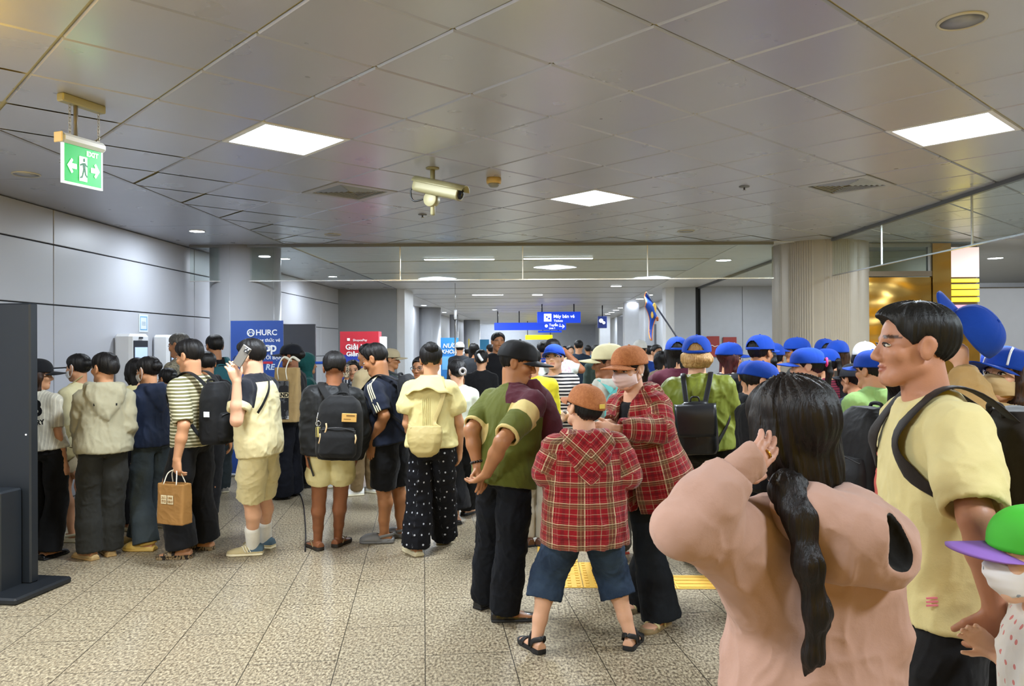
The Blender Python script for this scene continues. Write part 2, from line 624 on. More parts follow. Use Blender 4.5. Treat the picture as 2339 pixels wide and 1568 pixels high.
def stripes(name, ca, cb, period, duty=.5, axis=2, rough=.85, coord='Object', wob=.004):
    key = ('s', name, ca, cb, period)
    if key in _MATS: return _MATS[key]
    m, t = base_mat(name, ca, rough, 0, .25)
    co = t.coord() if coord == 'Object' else t.attr('pat')
    sp = t.a('ShaderNodeSeparateXYZ'); t.l(co, sp.inputs[0])
    x = t.m('ADD', sp.outputs[axis], t.m('MULTIPLY', t.noise(co, 7, 2), wob * 2))
    f = t.m('LESS_THAN', t.m('FRACT', t.m('DIVIDE', x, period)), duty)
    t.l(t.mix(f, lin(cb), lin(ca)), t.b.inputs['Base Color'])
    t.bump(t.noise(co, 28, 4, .6), .14, .012)
    _MATS[key] = m
    return m


def plaid(name='red plaid flannel'):
    if name in _MATS: return _MATS[name]
    m, t = base_mat(name, 'a02020', .9, 0, .2)
    co = t.attr('pat')
    sp = t.a('ShaderNodeSeparateXYZ'); t.l(co, sp.inputs[0])
    def bands(x, per, lo, hi):
        f = t.m('FRACT', t.m('DIVIDE', t.m('ADD', x, 10.0), per))
        return t.m('MULTIPLY', t.m('GREATER_THAN', f, lo), t.m('LESS_THAN', f, hi))
    col = lin('861019')
    sx, sy = sp.outputs[0], sp.outputs[1]
    PX, PY = .118, .104
    for x, per, a in ((sx, PX, .55), (sy, PY, .45)):
        for lo, hi, c, w in ((.30, .50, '4f4a30', a), (.02, .045, 'b9a98c', .45), (.50, .535, 'd2c09a', .68), (.39, .41, 'b59f70', .5), (.285, .30, 'b8a47c', .5), (.70, .715, 'b8605c', .55), (.80, .90, '4f0b14', .45), (.60, .61, 'c98a80', .4)):
            col = t.mix(t.m('MULTIPLY', bands(x, per, lo, hi), w), col, lin(c))
    n = t.noise(co, 40, 3)
    col2 = t.a('ShaderNodeHueSaturation'); t.l(col, col2.inputs['Color']); t.l(t.m('ADD', t.m('MULTIPLY', n, .3), .95), col2.inputs['Value'])
    t.l(col2.outputs[0], t.b.inputs['Base Color'])
    t.bump(t.noise(t.coord(), 26, 4, .6), .4, .02)
    t.b.inputs['Sheen Weight'].default_value = .2
    _MATS[name] = m
    return m


def dotted(name, ca, cb, cell, r, rough=.85):
    """small flowers on dark cloth"""
    key = ('d', name)
    if key in _MATS: return _MATS[key]
    m, t = base_mat(name, ca, rough, 0, .25)
    v = t.a('ShaderNodeTexVoronoi', voronoi_dimensions='2D'); v.inputs['Scale'].default_value = 1 / cell; v.inputs['Randomness'].default_value = .45
    t.l(t.attr('pat'), v.inputs['Vector'])
    t.l(t.mix(t.m('LESS_THAN', v.outputs['Distance'], r / cell), lin(ca), lin(cb)), t.b.inputs['Base Color'])
    t.bump(t.noise(t.coord(), 28, 4, .6), .14, .012)
    _MATS[key] = m
    return m


def blotch(name, stops, scale, rough=.6, coord='Object', stretch=(1, 1, 1)):
    key = ('b', name)
    if key in _MATS: return _MATS[key]
    m, t = base_mat(name, '808080', rough)
    t.l(t.ramp(t.noise(t.mul(t.coord(coord), stretch), scale, 3, .6), [(p, lin(c)) for p, c in stops], 'CONSTANT'), t.b.inputs['Base Color'])
    _MATS[key] = m
    return m


def denim(name, col, fade=None, rough=.85):
    key = ('j', name, col)
    if key in _MATS: return _MATS[key]
    m, t = base_mat(name, col, rough, 0, .25)
    co = t.coord()
    c = lin(col); c2 = lin(fade or col)
    n = t.ramp(t.noise(co, 5.5, 3, .55), [(.35, (0, 0, 0)), (.75, (1, 1, 1))])
    n2 = t.noise(t.mul(co, (500, 500, 120)), 1, 1)
    t.l(t.mix(t.m('ADD', t.m('MULTIPLY', n, .6), t.m('MULTIPLY', n2, .25)), c, c2), t.b.inputs['Base Color'])
    t.bump(t.noise(co, 22, 4, .6), .2, .015)
    _MATS[key] = m
    return m


def skin_mat(col):
    key = ('skin', col)
    if key in _MATS: return _MATS[key]
    m, t = base_mat('skin', col, .48, 0, .4)
    c = lin(col)
    co = t.coord()
    n = t.noise(co, 9, 4, .6)
    k = t.mix(n, (c[0] * .88, c[1] * .82, c[2] * .80, 1), (min(1, c[0] * 1.1), c[1] * 1.06, c[2] * 1.04, 1))
    sp = t.a('ShaderNodeSeparateXYZ'); t.l(t.attr('tint'), sp.inputs[0])
    k = t.mix(sp.outputs[0], k, (c[0] * .62, c[1] * .30, c[2] * .30, 1))      # lips
    k = t.mix(sp.outputs[1], k, (.012, .009, .008, 1))                        # brows
    t.l(k, t.b.inputs['Base Color'])
    t.b.inputs['Subsurface Weight'].default_value = .06
    t.b.inputs['Subsurface Radius'].default_value = (.012, .005, .003)
    t.bump(t.noise(co, 240, 2), .08, .004)
    _MATS[key] = m
    return m


def hair_mat(col='0d0b0a', rough=.5, c2=None):
    key = ('hair', col)
    if key in _MATS: return _MATS[key]
    m, t = base_mat('hair', col, rough, 0, .3)
    co = t.coord()
    n = t.noise(t.mul(co, (160, 160, 14)), 1, 3, .6)
    c = lin(col); d = lin(c2) if c2 else tuple(x * 2.4 for x in c[:3]) + (1,)
    t.l(t.mix(t.ramp(n, [(.35, (0, 0, 0)), (.75, (1, 1, 1))]), c, d), t.b.inputs['Base Color'])
    t.bump(n, .55, .006)
    t.b.inputs['Anisotropic'].default_value = .4
    _MATS[key] = m
    return m


def emit(name, col, strength):
    key = ('e', name, col, strength)
    if key in _MATS: return _MATS[key]
    m, t = base_mat(name, col, .4)
    t.b.inputs['Emission Color'].default_value = lin(col)
    t.b.inputs['Emission Strength'].default_value = strength
    _MATS[key] = m
    return m


def blocks(name, base, others):
    """cloth in several colours: the attribute is above zero inside each further colour"""
    m, t = base_mat(name, '808080', .85, 0, .25)
    def colour(mm): return mm['col']
    sp = t.a('ShaderNodeSeparateXYZ'); t.l(t.attr('block'), sp.inputs[0])
    c = tuple(base['col'])
    for i, o in enumerate(others): c = t.mix(t.m('GREATER_THAN', sp.outputs[i], 0.0), c, tuple(o['col']))
    n = t.noise(t.coord(), 14, 4, .6)
    hs = t.a('ShaderNodeHueSaturation'); t.l(c, hs.inputs['Color']); t.l(t.m('ADD', t.m('MULTIPLY', n, .25), .875), hs.inputs['Value'])
    t.l(hs.outputs[0], t.b.inputs['Base Color'])
    t.bump(t.noise(t.coord(), 28, 4, .6), .14, .012)
    t.b.inputs['Sheen Weight'].default_value = .1
    return m
# ---------------------------------------------------------------- people
def ik(a, c, l1, l2, hint):
    d = c - a; L = np.linalg.norm(d)
    if L > (l1 + l2) * .999:
        s = L / ((l1 + l2) * .999); l1 *= s; l2 *= s
    L = max(L, abs(l1 - l2) * 1.05 + 1e-4)
    u = nrm(d)
    x = (l1 * l1 - l2 * l2 + L * L) / (2 * L)
    y = math.sqrt(max(l1 * l1 - x * x, 0))
    hint = np.asarray(hint, float)
    p = hint - np.dot(hint, u) * u
    if np.linalg.norm(p) < 1e-6: p = np.array([0, -1, 0.]) - np.dot([0, -1, 0.], u) * u
    return a + x * u + y * nrm(p)


MALE = [(-.14, .050, .040, .045), (-.05, .088, .062, .07), (.05, .098, .066, .074), (.35, .083, .062, .058), (.70, .098, .068, .066), (.86, .092, .055, .056), (.96, .052, .042, .045), (1.02, .036, .036, .036)]
FEMALE = [(-.14, .050, .040, .045), (-.05, .092, .060, .074), (.05, .100, .064, .076), (.36, .071, .054, .052), (.70, .085, .070, .058), (.86, .080, .052, .052), (.96, .045, .040, .042), (1.02, .032, .033, .033)]


class Person:
    pass


def person(label, cx, D, yaw=0, h=1.65, skin='c89878', fem=False, bw=1.0, head=None, hyaw=0, hpitch=0, hroll=0, hs=1.0,
           feet=None, toe=(-8, 8), aL=None, aR=None, hips=None, vox=None, cat='person', group=None, detail=True, drop=0.0, neckback=0.0):
    """head = (px, py, extra depth) of the head's middle; feet = two floor pixels under the ankles, left then right;
    aL/aR = dict(w=(px,py,extra depth) or l=(right,forward,up of the shoulder), hint, thumb, curl, hd)"""
    P = Person()
    P.h, P.D, P.fem, P.bw = h, D, fem, bw
    vox = vox or (.0062 if D < 5 else .0070 if D < 6.5 else .0095 if D < 9 else .014 if D < 14 else .022)
    P.vox = vox
    y = math.radians(yaw)
    F0, R0, U0 = V3(math.sin(y), math.cos(y), 0), V3(math.cos(y), -math.sin(y), 0), V3(0, 0, 1)
    P.F0, P.R0 = F0, R0
    fp = None
    if feet:
        fp = [floorp(*f) if len(f) == 2 else at(f[0], f[1], f[2]) * V3(1, 1, 0) for f in feet]
    if cx is None: hc = (fp[0] + fp[1]) / 2
    else: hc = at(cx, 800, D)
    hc = V3(hc[0], hc[1], (.520 - drop) * h)
    if hips is not None: hc = hc + hips[0] * R0 + hips[1] * F0
    hh = .139 * h * hs
    P.hh = hh
    if head is None: hp = hc + V3(0, 0, (.932 - .520) * h) + .01 * F0
    else: hp = at(head[0], head[1], hc[1] + (head[2] if len(head) > 2 else 0))
    neck = hp - V3(0, 0, .088 * h * (1 + (hs - 1) * .5)) - F0 * (.016 * h + neckback)
    ax = nrm(neck - hc)
    R = nrm(R0 - np.dot(R0, ax) * ax); F = np.cross(ax, R)
    P.hip, P.neck = hc, neck
    P.T = Fr(hc, R, F, ax)                       # torso
    P.TL = np.linalg.norm(neck - hc)
    P.H = Fr(hp, R0, F0, U0, hh).rot(hyaw, hpitch, hroll)
    sw = (.096 if not fem else .087) * h * (bw * .5 + .5)
    P.sh, P.el, P.wr, P.hd, P.th, P.cu = [], [], [], [], [], []
    for i, (sg, A) in enumerate(((-1, aL), (1, aR))):
        A = A or {}
        so = A.get('sh', (0, 0, 0))
        s = neck + R * (sg * sw + so[0]) - ax * (.048 * h) + F * (-.004 * h + so[1]) + V3(0, 0, so[2])
        if 'w' in A: w = at(A['w'][0], A['w'][1], hc[1] + A['w'][2])
        elif 'l' in A: w = s + R0 * A['l'][0] + F0 * A['l'][1] + U0 * A['l'][2]
        else: w = s + R * sg * .035 * h + F0 * .030 * h - U0 * .312 * h
        ht = A.get('hint', (sg * .3, -1, 0))
        hint = R0 * ht[0] + F0 * ht[1] + U0 * ht[2]
        if 'e' in A: e = at(A['e'][0], A['e'][1], hc[1] + A['e'][2])
        else: e = ik(s, w, .168 * h, .148 * h, hint)
        hd = nrm(w - e)
        if 'hd' in A: hd = nrm(R0 * A['hd'][0] + F0 * A['hd'][1] + U0 * A['hd'][2])
        tv = A.get('thumb', (0, 1, .15))
        tv = R0 * tv[0] + F0 * tv[1] + U0 * tv[2]
        P.sh.append(s); P.el.append(e); P.wr.append(w); P.hd.append(hd); P.th.append(tv); P.cu.append(A.get('curl', .35))
    P.hj, P.kn, P.an, P.ff = [], [], [], []
    for i, sg in enumerate((-1, 1)):
        j = hc + R0 * sg * .052 * h - V3(0, 0, .012 * h)
        g = fp[i] if fp is not None else V3(*(hc[:2] + R0[:2] * sg * .06 * h), 0)
        ty = math.radians(yaw + toe[i])
        ff = Fr(V3(g[0], g[1], 0), V3(math.cos(ty), -math.sin(ty), 0), V3(math.sin(ty), math.cos(ty), 0), U0, .152 * h)
        a = g + V3(0, 0, .046 * h)
        P.hj.append(j); P.an.append(a); P.ff.append(ff)
        P.kn.append(ik(j, a, .240 * h, .232 * h, F0 + R0 * sg * .12))
    P.base = V3(hc[0], hc[1], 0)
    # ---- the body, one surface
    S = Solid(vox)
    st = [(t, w * h * bw * .93, f * h * bw * .9, b * h * bw * .9) for t, w, f, b in (FEMALE if fem else MALE)]
    P.st = [(t, w * h * bw, f * h * bw, b * h * bw) for t, w, f, b in (FEMALE if fem else MALE)]
    S.u(loft(hc, neck, R, st))
    Hd = P.H
    nr = (.031 if fem else .036) * h * (bw * .4 + .6)
    S.u(cone(neck - ax * .02 * h, Hd.p(0, -.10, -.22), nr * 1.1, nr), .02)
    for i, sg in enumerate((-1, 1)):
        s, e, w = P.sh[i], P.el[i], P.wr[i]
        k = h * (.8 + .2 * bw) * (.88 if fem else 1)
        S.u(cone(neck + R * sg * .02 * h - ax * .014 * h, s, .022 * k, .030 * k), .03)
        S.chain([s, s * .55 + e * .45, e, e * .62 + w * .38, w], [.032 * k, .0285 * k, .0235 * k, .0235 * k, .0165 * k], .02)
        j, kn, a = P.hj[i], P.kn[i], P.an[i]
        back = -F0
        S.chain([j, j * .5 + kn * .5, kn, kn * .68 + a * .32 + back * .010 * h, kn * .3 + a * .7, a], [.054 * k, .047 * k, .034 * k, .0335 * k, .025 * k, .0215 * k], .02)
        f = P.ff[i]
        S.u(loft(f.p(0, -.25, .14), f.p(0, .70, .095), f.R, [(0, .125 * f.s, .06 * f.s, .13 * f.s), (.3, .145 * f.s, .06 * f.s, .19 * f.s), (.65, .175 * f.s, .045 * f.s, .09 * f.s), (.9, .175 * f.s, .04 * f.s, .045 * f.s), (1.0, .10 * f.s, .02 * f.s, .02 * f.s)]), .012)
        hand(S, P, i, sg)
    headsolid(S, Hd, vox)
    Vv, Ff = S.mesh()
    tint = np.zeros_like(Vv)
    if detail:
        q = Hd.loc(Vv)
        lip = ((q[:, 0] / .13) ** 2 + ((q[:, 2] + .285) / .045) ** 2 + ((q[:, 1] - .37) / .10) ** 2) < 1
        tint[:, 0] = lip * .75
        for sg in (-1, 1):
            xx = (q[:, 0] * sg - .155)
            br = ((xx / .10) ** 2 + ((q[:, 2] - .105 + .6 * xx * np.abs(xx)) / .022) ** 2 < 1) & (q[:, 1] > .18) & (q[:, 1] < .50)
            tint[:, 1] += br * .85
    P.root = link('person', Vv, Ff, skin_mat(skin), None, P.base, True, {'tint': tint})
    tag(P.root, label, cat, group)
    P.seed = int(abs(cx or 0) * 7 + D * 100 + len(label)) % 9973
    if detail and D < 9: eyes(P)
    return P


def hand(S, P, i, sg):
    w, hd = P.wr[i], P.hd[i]
    L = .108 * P.h * (.93 if P.fem else 1)
    ts = nrm(P.th[i] - np.dot(P.th[i], hd) * hd)
    n = np.cross(hd, ts) * (-sg)
    c = P.cu[i]
    r = .052 * L
    S.u(loft(w - hd * .02 * L, w + hd * .52 * L, ts, [(0, .17 * L, .12 * L, .12 * L), (.4, .22 * L, .13 * L, .11 * L), (.85, .235 * L, .10 * L, .09 * L), (1, .19 * L, .06 * L, .06 * L)]), .012)
    for s_, ln, cc in ((.165, .40, .9), (.057, .45, 1.0), (-.055, .42, 1.08), (-.16, .33, 1.18)):
        b = w + hd * (.50 - abs(s_) * .25) * L + ts * s_ * L
        d, p = hd + ts * s_ * .5, b
        d = nrm(d)
        for seg, (fl, an) in enumerate(((.45, 55), (.32, 70), (.23, 45))):
            a = math.radians(an) * c * cc
            d = nrm(math.cos(a) * d + math.sin(a) * n)
            q = p + d * ln * L * fl
            S.u(cone(p, q, r * (1 - .08 * seg), r * (.92 - .08 * seg)), .003 if seg else .006)
            p = q
    b = w + hd * .12 * L + ts * .14 * L
    d = nrm(hd * .75 + ts * .8 + n * .35); q = b + d * .26 * L
    S.u(cone(b, q, r * 1.5, r * 1.15), .008)
    d2 = nrm(d * (1 - .5 * c) + hd * .5 + n * .7 * c)
    S.u(cone(q, q + d2 * .22 * L, r * 1.12, r * .9), .004)


def headsolid(S, H, vox):
    s = H.s
    E = lambda c, r: ell(H.p(*c), np.array(r) * s, H.M)
    S.u(E((0, -.06, .13), (.325, .43, .37)), .01)
    S.u(E((0, .08, -.10), (.275, .30, .36)), .06 * s)
    S.u(cone(H.p(-.06, .26, -.40), H.p(.06, .26, -.40), .095 * s, .095 * s), .10 * s)
    for g in (-1, 1):
        S.u(cone(H.p(g * .20, -.02, -.24), H.p(g * .08, .24, -.39), .085 * s, .09 * s), .08 * s)
        S.u(E((g * .17, .24, -.10), (.12, .11, .11)), .06 * s)
    if vox < .012:
        S.u(cone(H.p(-.16, .325, .075), H.p(.16, .325, .075), .045 * s, .045 * s), .05 * s)
        for g in (-1, 1):
            S.cut(E((g * .15, .425, .0), (.10, .075, .062)), .05 * s)
        S.u(cone(H.p(0, .37, .02), H.p(0, .435, -.14), .030 * s, .055 * s), .04 * s)
        for g in (-1, 1): S.u(E((g * .06, .385, -.165), (.045, .06, .040)), .03 * s)
        S.u(E((0, .335, -.262), (.10, .060, .028)), .03 * s)
        S.u(E((0, .328, -.312), (.09, .060, .032)), .025 * s)
        S.cut(E((0, .41, -.287), (.085, .05, .006)), .014 * s)
        for g in (-1, 1):
            S.u(E((g * .335, -.05, -.02), (.042, .085, .15)), .03 * s)
            S.u(E((g * .355, -.075, .02), (.03, .085, .11)), .02 * s)
            S.cut(E((g * .385, -.035, .0), (.028, .045, .08)), .02 * s)
    else:
        S.u(cone(H.p(0, .37, .02), H.p(0, .45, -.15), .04 * s, .06 * s), .04 * s)
        for g in (-1, 1): S.u(E((g * .335, -.05, -.02), (.05, .09, .15)), .03 * s)


def eyes(P):
    H = P.H; s = H.s
    wh = plain('eye white', 'd8d2c8', .25)
    dk = plain('iris', '16100c', .15)
    for g in (-1, 1):
        b = MB(); c = H.p(g * .150, .340, .0)
        b.ball(c, np.array([.070, .038, .024]) * s, H.M, 14, 8)
        n0 = len(b.f)
        b.ball(H.p(g * .150, .362, .0), np.array([.032, .022, .0245]) * s, H.M, 12, 8)
        b.tube(H.pts([(g * .078, .362, -.006), (g * .11, .385, .022), (g * .155, .388, .030), (g * .20, .37, .024), (g * .228, .335, .004)]), [.006 * s, .009 * s, .010 * s, .010 * s, .006 * s], 6)
        fm = [0] * n0 + [1] * (len(b.f) - n0)
        b.build('eye', None, P.root, smooth=True, mats=[wh, dk], fmat=fm)


def pat_attr(P, V, arms=True):
    """cloth coordinates in metres: across and along the torso, or around and along a sleeve"""
    q = V - P.T.o
    x, f, z = q @ P.T.R, q @ P.T.F, q @ P.T.U
    ang = np.arctan2(x, np.abs(f) + .04)
    a = np.stack([np.where(f > 0, 1, -1) * 0.0 + ang * .16, z, np.zeros_like(x)], 1)
    if arms:
        for i, sg in enumerate((-1, 1)):
            s, e, w = P.sh[i], P.el[i], P.wr[i]
            L1 = np.linalg.norm(e - s)
            for a0, b0, off in ((s, e, 0), (e, w, L1)):
                ab = b0 - a0; L = np.linalg.norm(ab); u = ab / L
                r = V - a0; t = np.clip(r @ u / L, 0, 1)
                dv = r - (t * L)[:, None] * u
                d = np.linalg.norm(dv, axis=1)
                g = nrm(P.T.F - np.dot(P.T.F, u) * u); g2 = np.cross(u, g)
                an = np.arctan2(dv @ g2, dv @ g)
                inarm = (d < .085 * P.h / 1.65 * P.bw) & ((np.abs(x) > .095 * P.h) | (off > 0)) & (t > (.12 if off == 0 else 0)) & (r @ u < L * (1.0 if off == 0 else 1.3))
                a[inarm] = np.stack([an * .055, r @ u + off, np.zeros_like(t)], 1)[inarm]
    return a


def legpat(P, V):
    q = V - P.T.o
    out = np.zeros_like(V)
    i = ((q @ P.R0) > 0).astype(int)
    for k in (0, 1):
        m = i == k
        c = P.hj[k] + (P.an[k] - P.hj[k]) * ((V[m, 2] - P.hj[k][2]) / (P.an[k][2] - P.hj[k][2]))[:, None]
        d = V[m] - c
        out[m] = np.stack([np.arctan2(d @ P.R0, d @ P.F0) * .11 + k, V[m, 2], 0 * V[m, 2]], 1)
    return out


def top(P, name, mat, ease=.022, hem=-.02, sleeve=.7, sease=.014, amp=.009, hood=0, collar=0, puff=0, straight=.6, neckcut=.985, cuff=0, wide=0, hemtilt=0, layer=0, armk=.016, fore=0, hoodsep=False, fr=(10, 10, 5), vox=None, relaxn=0, cuts=None, mats=None, paint=None):
    """a shirt, jacket or hoodie; sleeve in limbs (1 = to the elbow, 2 = to the wrist), hem along the torso"""
    S = Solid(vox or P.vox * 1.28); h = P.h
    ease *= .74; sease *= .8
    st = []
    ws = {r[0]: r for r in P.st}
    chest = P.st[4]
    for t, w, f, b in P.st:
        if t < hem - .02: continue
        e = ease if t < .9 else ease * (.75 if t < .97 else .45)
        if t < .66:
            w = w + (max(chest[1], w) - w) * straight; f = f + (max(chest[2], f) - f) * straight; b = b + (max(chest[3], b) - b) * straight * .9
            e = e + wide * (.7 - t) / .7
        st.append((t, w + e, f + e, b + e))
    first = st[0]
    st = [(hem - .03, first[1], first[2], first[3])] + [r for r in st if r[0] > hem + .01]
    S.u(loft(P.hip, P.neck, P.T.R, st, 2.3))
    for i, sg in enumerate((-1, 1)):
        k = h * (.8 + .2 * P.bw) * (.88 if P.fem else 1)
        S.u(cone(P.neck + P.T.R * sg * .035 * h - P.T.U * .014 * h, P.sh[i], .020 * k + ease * .6, .029 * k + ease), .04)
    # hem and neck openings
    hp = P.hip + P.T.U * P.TL * hem
    S.keep(half(-P.T.U + hemtilt * P.T.F, hp))
    nn = nrm(P.T.U * 1 + P.T.F * .35)
    if neckcut: S.keep(half(nn, P.neck + P.T.U * (neckcut - .985) * P.TL + P.T.U * .012 * h), .006)
    for i, sg in enumerate((-1, 1)):
        s, e, w = P.sh[i], P.el[i], P.wr[i]
        k = h * (.8 + .2 * P.bw) * (.88 if P.fem else 1)
        if sleeve > 0:
            r = [.033 * k + sease, .031 * k + sease * 1.15, .0265 * k + sease * 1.15, .027 * k + sease * 1.1, .020 * k + sease * .9]
            pts = [s, s * .5 + e * .5, e, e * .5 + w * .5, w]
            ts = [0, .5, 1, 1.5, 2]
            if puff: r[1] += puff
            if fore: r[3] += fore; r[4] += fore * .6; r[2] += fore * .2
            n = [q for q in range(5) if ts[q] < sleeve - 1e-3]
            pp, rr = [pts[q] for q in n], [r[q] for q in n]
            a0 = (s + (e - s) * sleeve) if sleeve <= 1 else e + (w - e) * (sleeve - 1)
            rr.append(float(np.interp(sleeve, ts, r)) * (.8 if puff else 1)); pp.append(a0)
            Q = Solid(S.h)
            u = nrm((e - s) if sleeve <= 1 else (w - e))
            Q.chain(pp, rr, .016)
            rr_ = rr[-1]
            if cuff: Q.u(cone(a0 - u * .03, a0 + u * .01, rr_ * .80 + .003, rr_ * .76 + .003), .006)
            Q.keep(half(u, a0 + u * (.012 if cuff else .0)))
            if not cuff and rr_ - 2.2 * S.h > .022: Q.cut(cone(a0 - u * .015, a0 + u * .06, rr_ - 2.2 * S.h, rr_ - 2.2 * S.h))
            S.g(Q, armk)
    if collar:
        c0 = P.neck - P.T.U * .012 * h; nr = (.033 if P.fem else .038) * h * (P.bw * .4 + .6)
        c1 = P.neck * .35 + P.H.p(0, -.10, -.30) * .65
        Q = Solid(S.h)
        ce = c0 * (1 - collar) + c1 * collar
        Q.u(cone(c0, ce, nr + .016, nr + .010)); Q.keep(half(nrm(c1 - c0) + P.T.F * .15, ce - P.T.F * .0))
        S.g(Q, .008)
    if hood:
        nk = P.neck; g_ = hood
        Q = Solid(S.h)
        bk_ = lambda t: float(np.interp(t, [q_[0] for q_ in P.st], [q_[3] for q_ in P.st])) + ease
        tb_ = 1 - .125 * h * g_ / P.TL
        Q.u(loft(nk - P.T.U * .125 * h * g_ - P.T.F * (bk_(tb_) + .004), nk + P.T.U * .018 * h - P.T.F * (bk_(.97) * .6 + .012 * h), P.T.R, [(0, .012 * h, .02 * h, .012 * h), (.2, .036 * h * g_, .03 * h, .022 * h), (.5, .062 * h * g_, .04 * h, .028 * h), (.8, .076 * h * g_, .04 * h, .026 * h), (1, .068 * h * g_, .03 * h, .016 * h)], 2.2))
        Q.u(cone(nk + P.T.R * .055 * h * g_ - P.T.F * .008 * h, nk - P.T.F * .05 * h + P.T.R * .02 * h, .026 * h, .028 * h), .02)
        Q.u(cone(nk - P.T.R * .055 * h * g_ - P.T.F * .008 * h, nk - P.T.F * .05 * h - P.T.R * .02 * h, .026 * h, .028 * h), .02)
        HQ = Q
        if not hoodsep: S.g(Q, .005)
        for g in (-1, 1): S.u(cone(nk + P.T.R * g * .055 * h - P.T.F * .01 * h, nk + P.T.R * g * .03 * h + P.T.F * .055 * h - P.T.U * .05 * h, .024 * h, .016 * h), .02)
        S.cut(ell(nk + P.T.U * .045 * h + P.T.F * .015 * h, (.046 * h, .05 * h, .05 * h), P.T.M), .012)
    if cuts: cuts(S, P)
    V, F = S.mesh()
    if relaxn: V = relax(V, F, relaxn)
    N = vnormals(V, F)
    if amp: V = folds(V, F, amp, fr, P.seed, N)
    if layer: V = V + N * layer
    P.topS = (V, N)
    at_ = {'pat': pat_attr(P, V)}
    if paint: at_['block'] = paint(P, V); mat = blocks(name, mat, mats)
    to = link(name, V, F, mat, P.root, None, True, at_)
    if hood and hoodsep:
        HQ.cut(ell(P.neck + P.T.U * .045 * h + P.T.F * .015 * h, (.046 * h, .05 * h, .05 * h), P.T.M), .012)
        V, F = HQ.mesh()
        V = folds(V, F, amp * .8, (12, 12, 10), P.seed + 21)
        q_ = V - P.neck; x_, z_ = q_ @ P.T.R, q_ @ P.T.U
        link('hood', V, F, mat, to, None, True, {'pat': np.stack([.75 * np.abs(x_) + .66 * z_, -.66 * np.abs(x_) + .75 * z_, 0 * z_], 1)})
    return to


def armpos(P, C, i):
    """distance along the upper arm (0 shoulder, 1 elbow) and closeness to it"""
    s, e = P.sh[i], P.el[i]; ab = e - s
    t = (C - s) @ ab / (ab @ ab)
    d = np.linalg.norm(C - s - np.clip(t, 0, 1)[:, None] * ab, axis=1)
    return t, d


def bottom(P, name, mat, ease=.014, length=1.95, flare=.0, amp=.007, knee=0, topz=.12, fr=(12, 12, 7), vox=None, cuts=None):
    """trousers or shorts: length in limbs (1 = knee, 2 = ankle)"""
    S = Solid(vox or P.vox * 1.28); h = P.h
    k = h * (.8 + .2 * P.bw) * (.88 if P.fem else 1)
    st = [(t, w + min(ease * .5, .008), f + min(ease * .5, .007), b + min(ease * .5, .008)) for t, w, f, b in P.st if t < .4]
    ease = max(ease * .8, .012); knee = max(knee * .6, .007 if length > 1.3 else 0); flare *= .75
    for i, sg in enumerate((-1, 1)):
        j, kn, a = P.hj[i], P.kn[i], P.an[i]
        pts = [j, j * .5 + kn * .5, kn, kn * .5 + a * .5, a - V3(0, 0, .02 * h)]
        ts = [0, .5, 1, 1.5, 2]
        r = [.050 * k + min(ease, .010), .048 * k + ease * 1.1, .036 * k + ease * 1.2 + knee, .031 * k + ease * 1.3 + knee + flare * .5, .023 * k + ease * 1.4 + knee + flare]
        n = [q for q in range(5) if ts[q] < length - 1e-3]
        pp, rr = [pts[q] for q in n], [r[q] for q in n]
        a0 = (j + (kn - j) * length) if length <= 1 else kn + (pts[4] - kn) * (length - 1)
        rr.append(float(np.interp(length, ts, r))); pp.append(a0)
        u = nrm((kn - j) if length <= 1 else (a - kn))
        Q = Solid(S.h)
        Q.chain(pp, rr, .022)
        q = rr[-1]
        Q.keep(half(u, a0))
        if length < 1.7: Q.cut(cone(a0 - u * .03, a0 + u * .08, q - 2.2 * S.h, q - 2.2 * S.h))
        S.g(Q, .003)
    S.u(loft(P.hip, P.neck, P.T.R, [r for r in st if r[0] <= topz] + [(topz + .03, st[-1][1] * .6 + st[-2][1] * .4, st[-2][2], st[-2][3])], 2.2), .03)
    if cuts: cuts(S, P)
    V, F = S.mesh()
    if amp: V = folds(V, F, amp, fr, P.seed + 3)
    V[:, 2] = np.maximum(V[:, 2], .004)
    return link(name, V, F, mat, P.root, None, True, {'pat': legpat(P, V)})


def skirt_like(P, name, mat, st, n=2.2, amp=.006):
    S = Solid(P.vox); S.u(loft(P.hip, P.neck, P.T.R, st, n)); V, F = S.mesh()
    return link(name, folds(V, F, amp, (16, 16, 3), P.seed), F, mat, P.root)


def socks(P, mat, hgt=.075):
    for i in (0, 1):
        S = Solid(P.vox); k = P.h * (.88 if P.fem else 1)
        a = P.an[i]; up = nrm(P.kn[i] - a)
        S.u(cone(a - up * .03, a + up * hgt * P.h, .029 * k, .0335 * k))
        V, F = S.mesh(); link('sock', folds(V, F, .0015, (20, 20, 60), 3), F, mat, P.root)


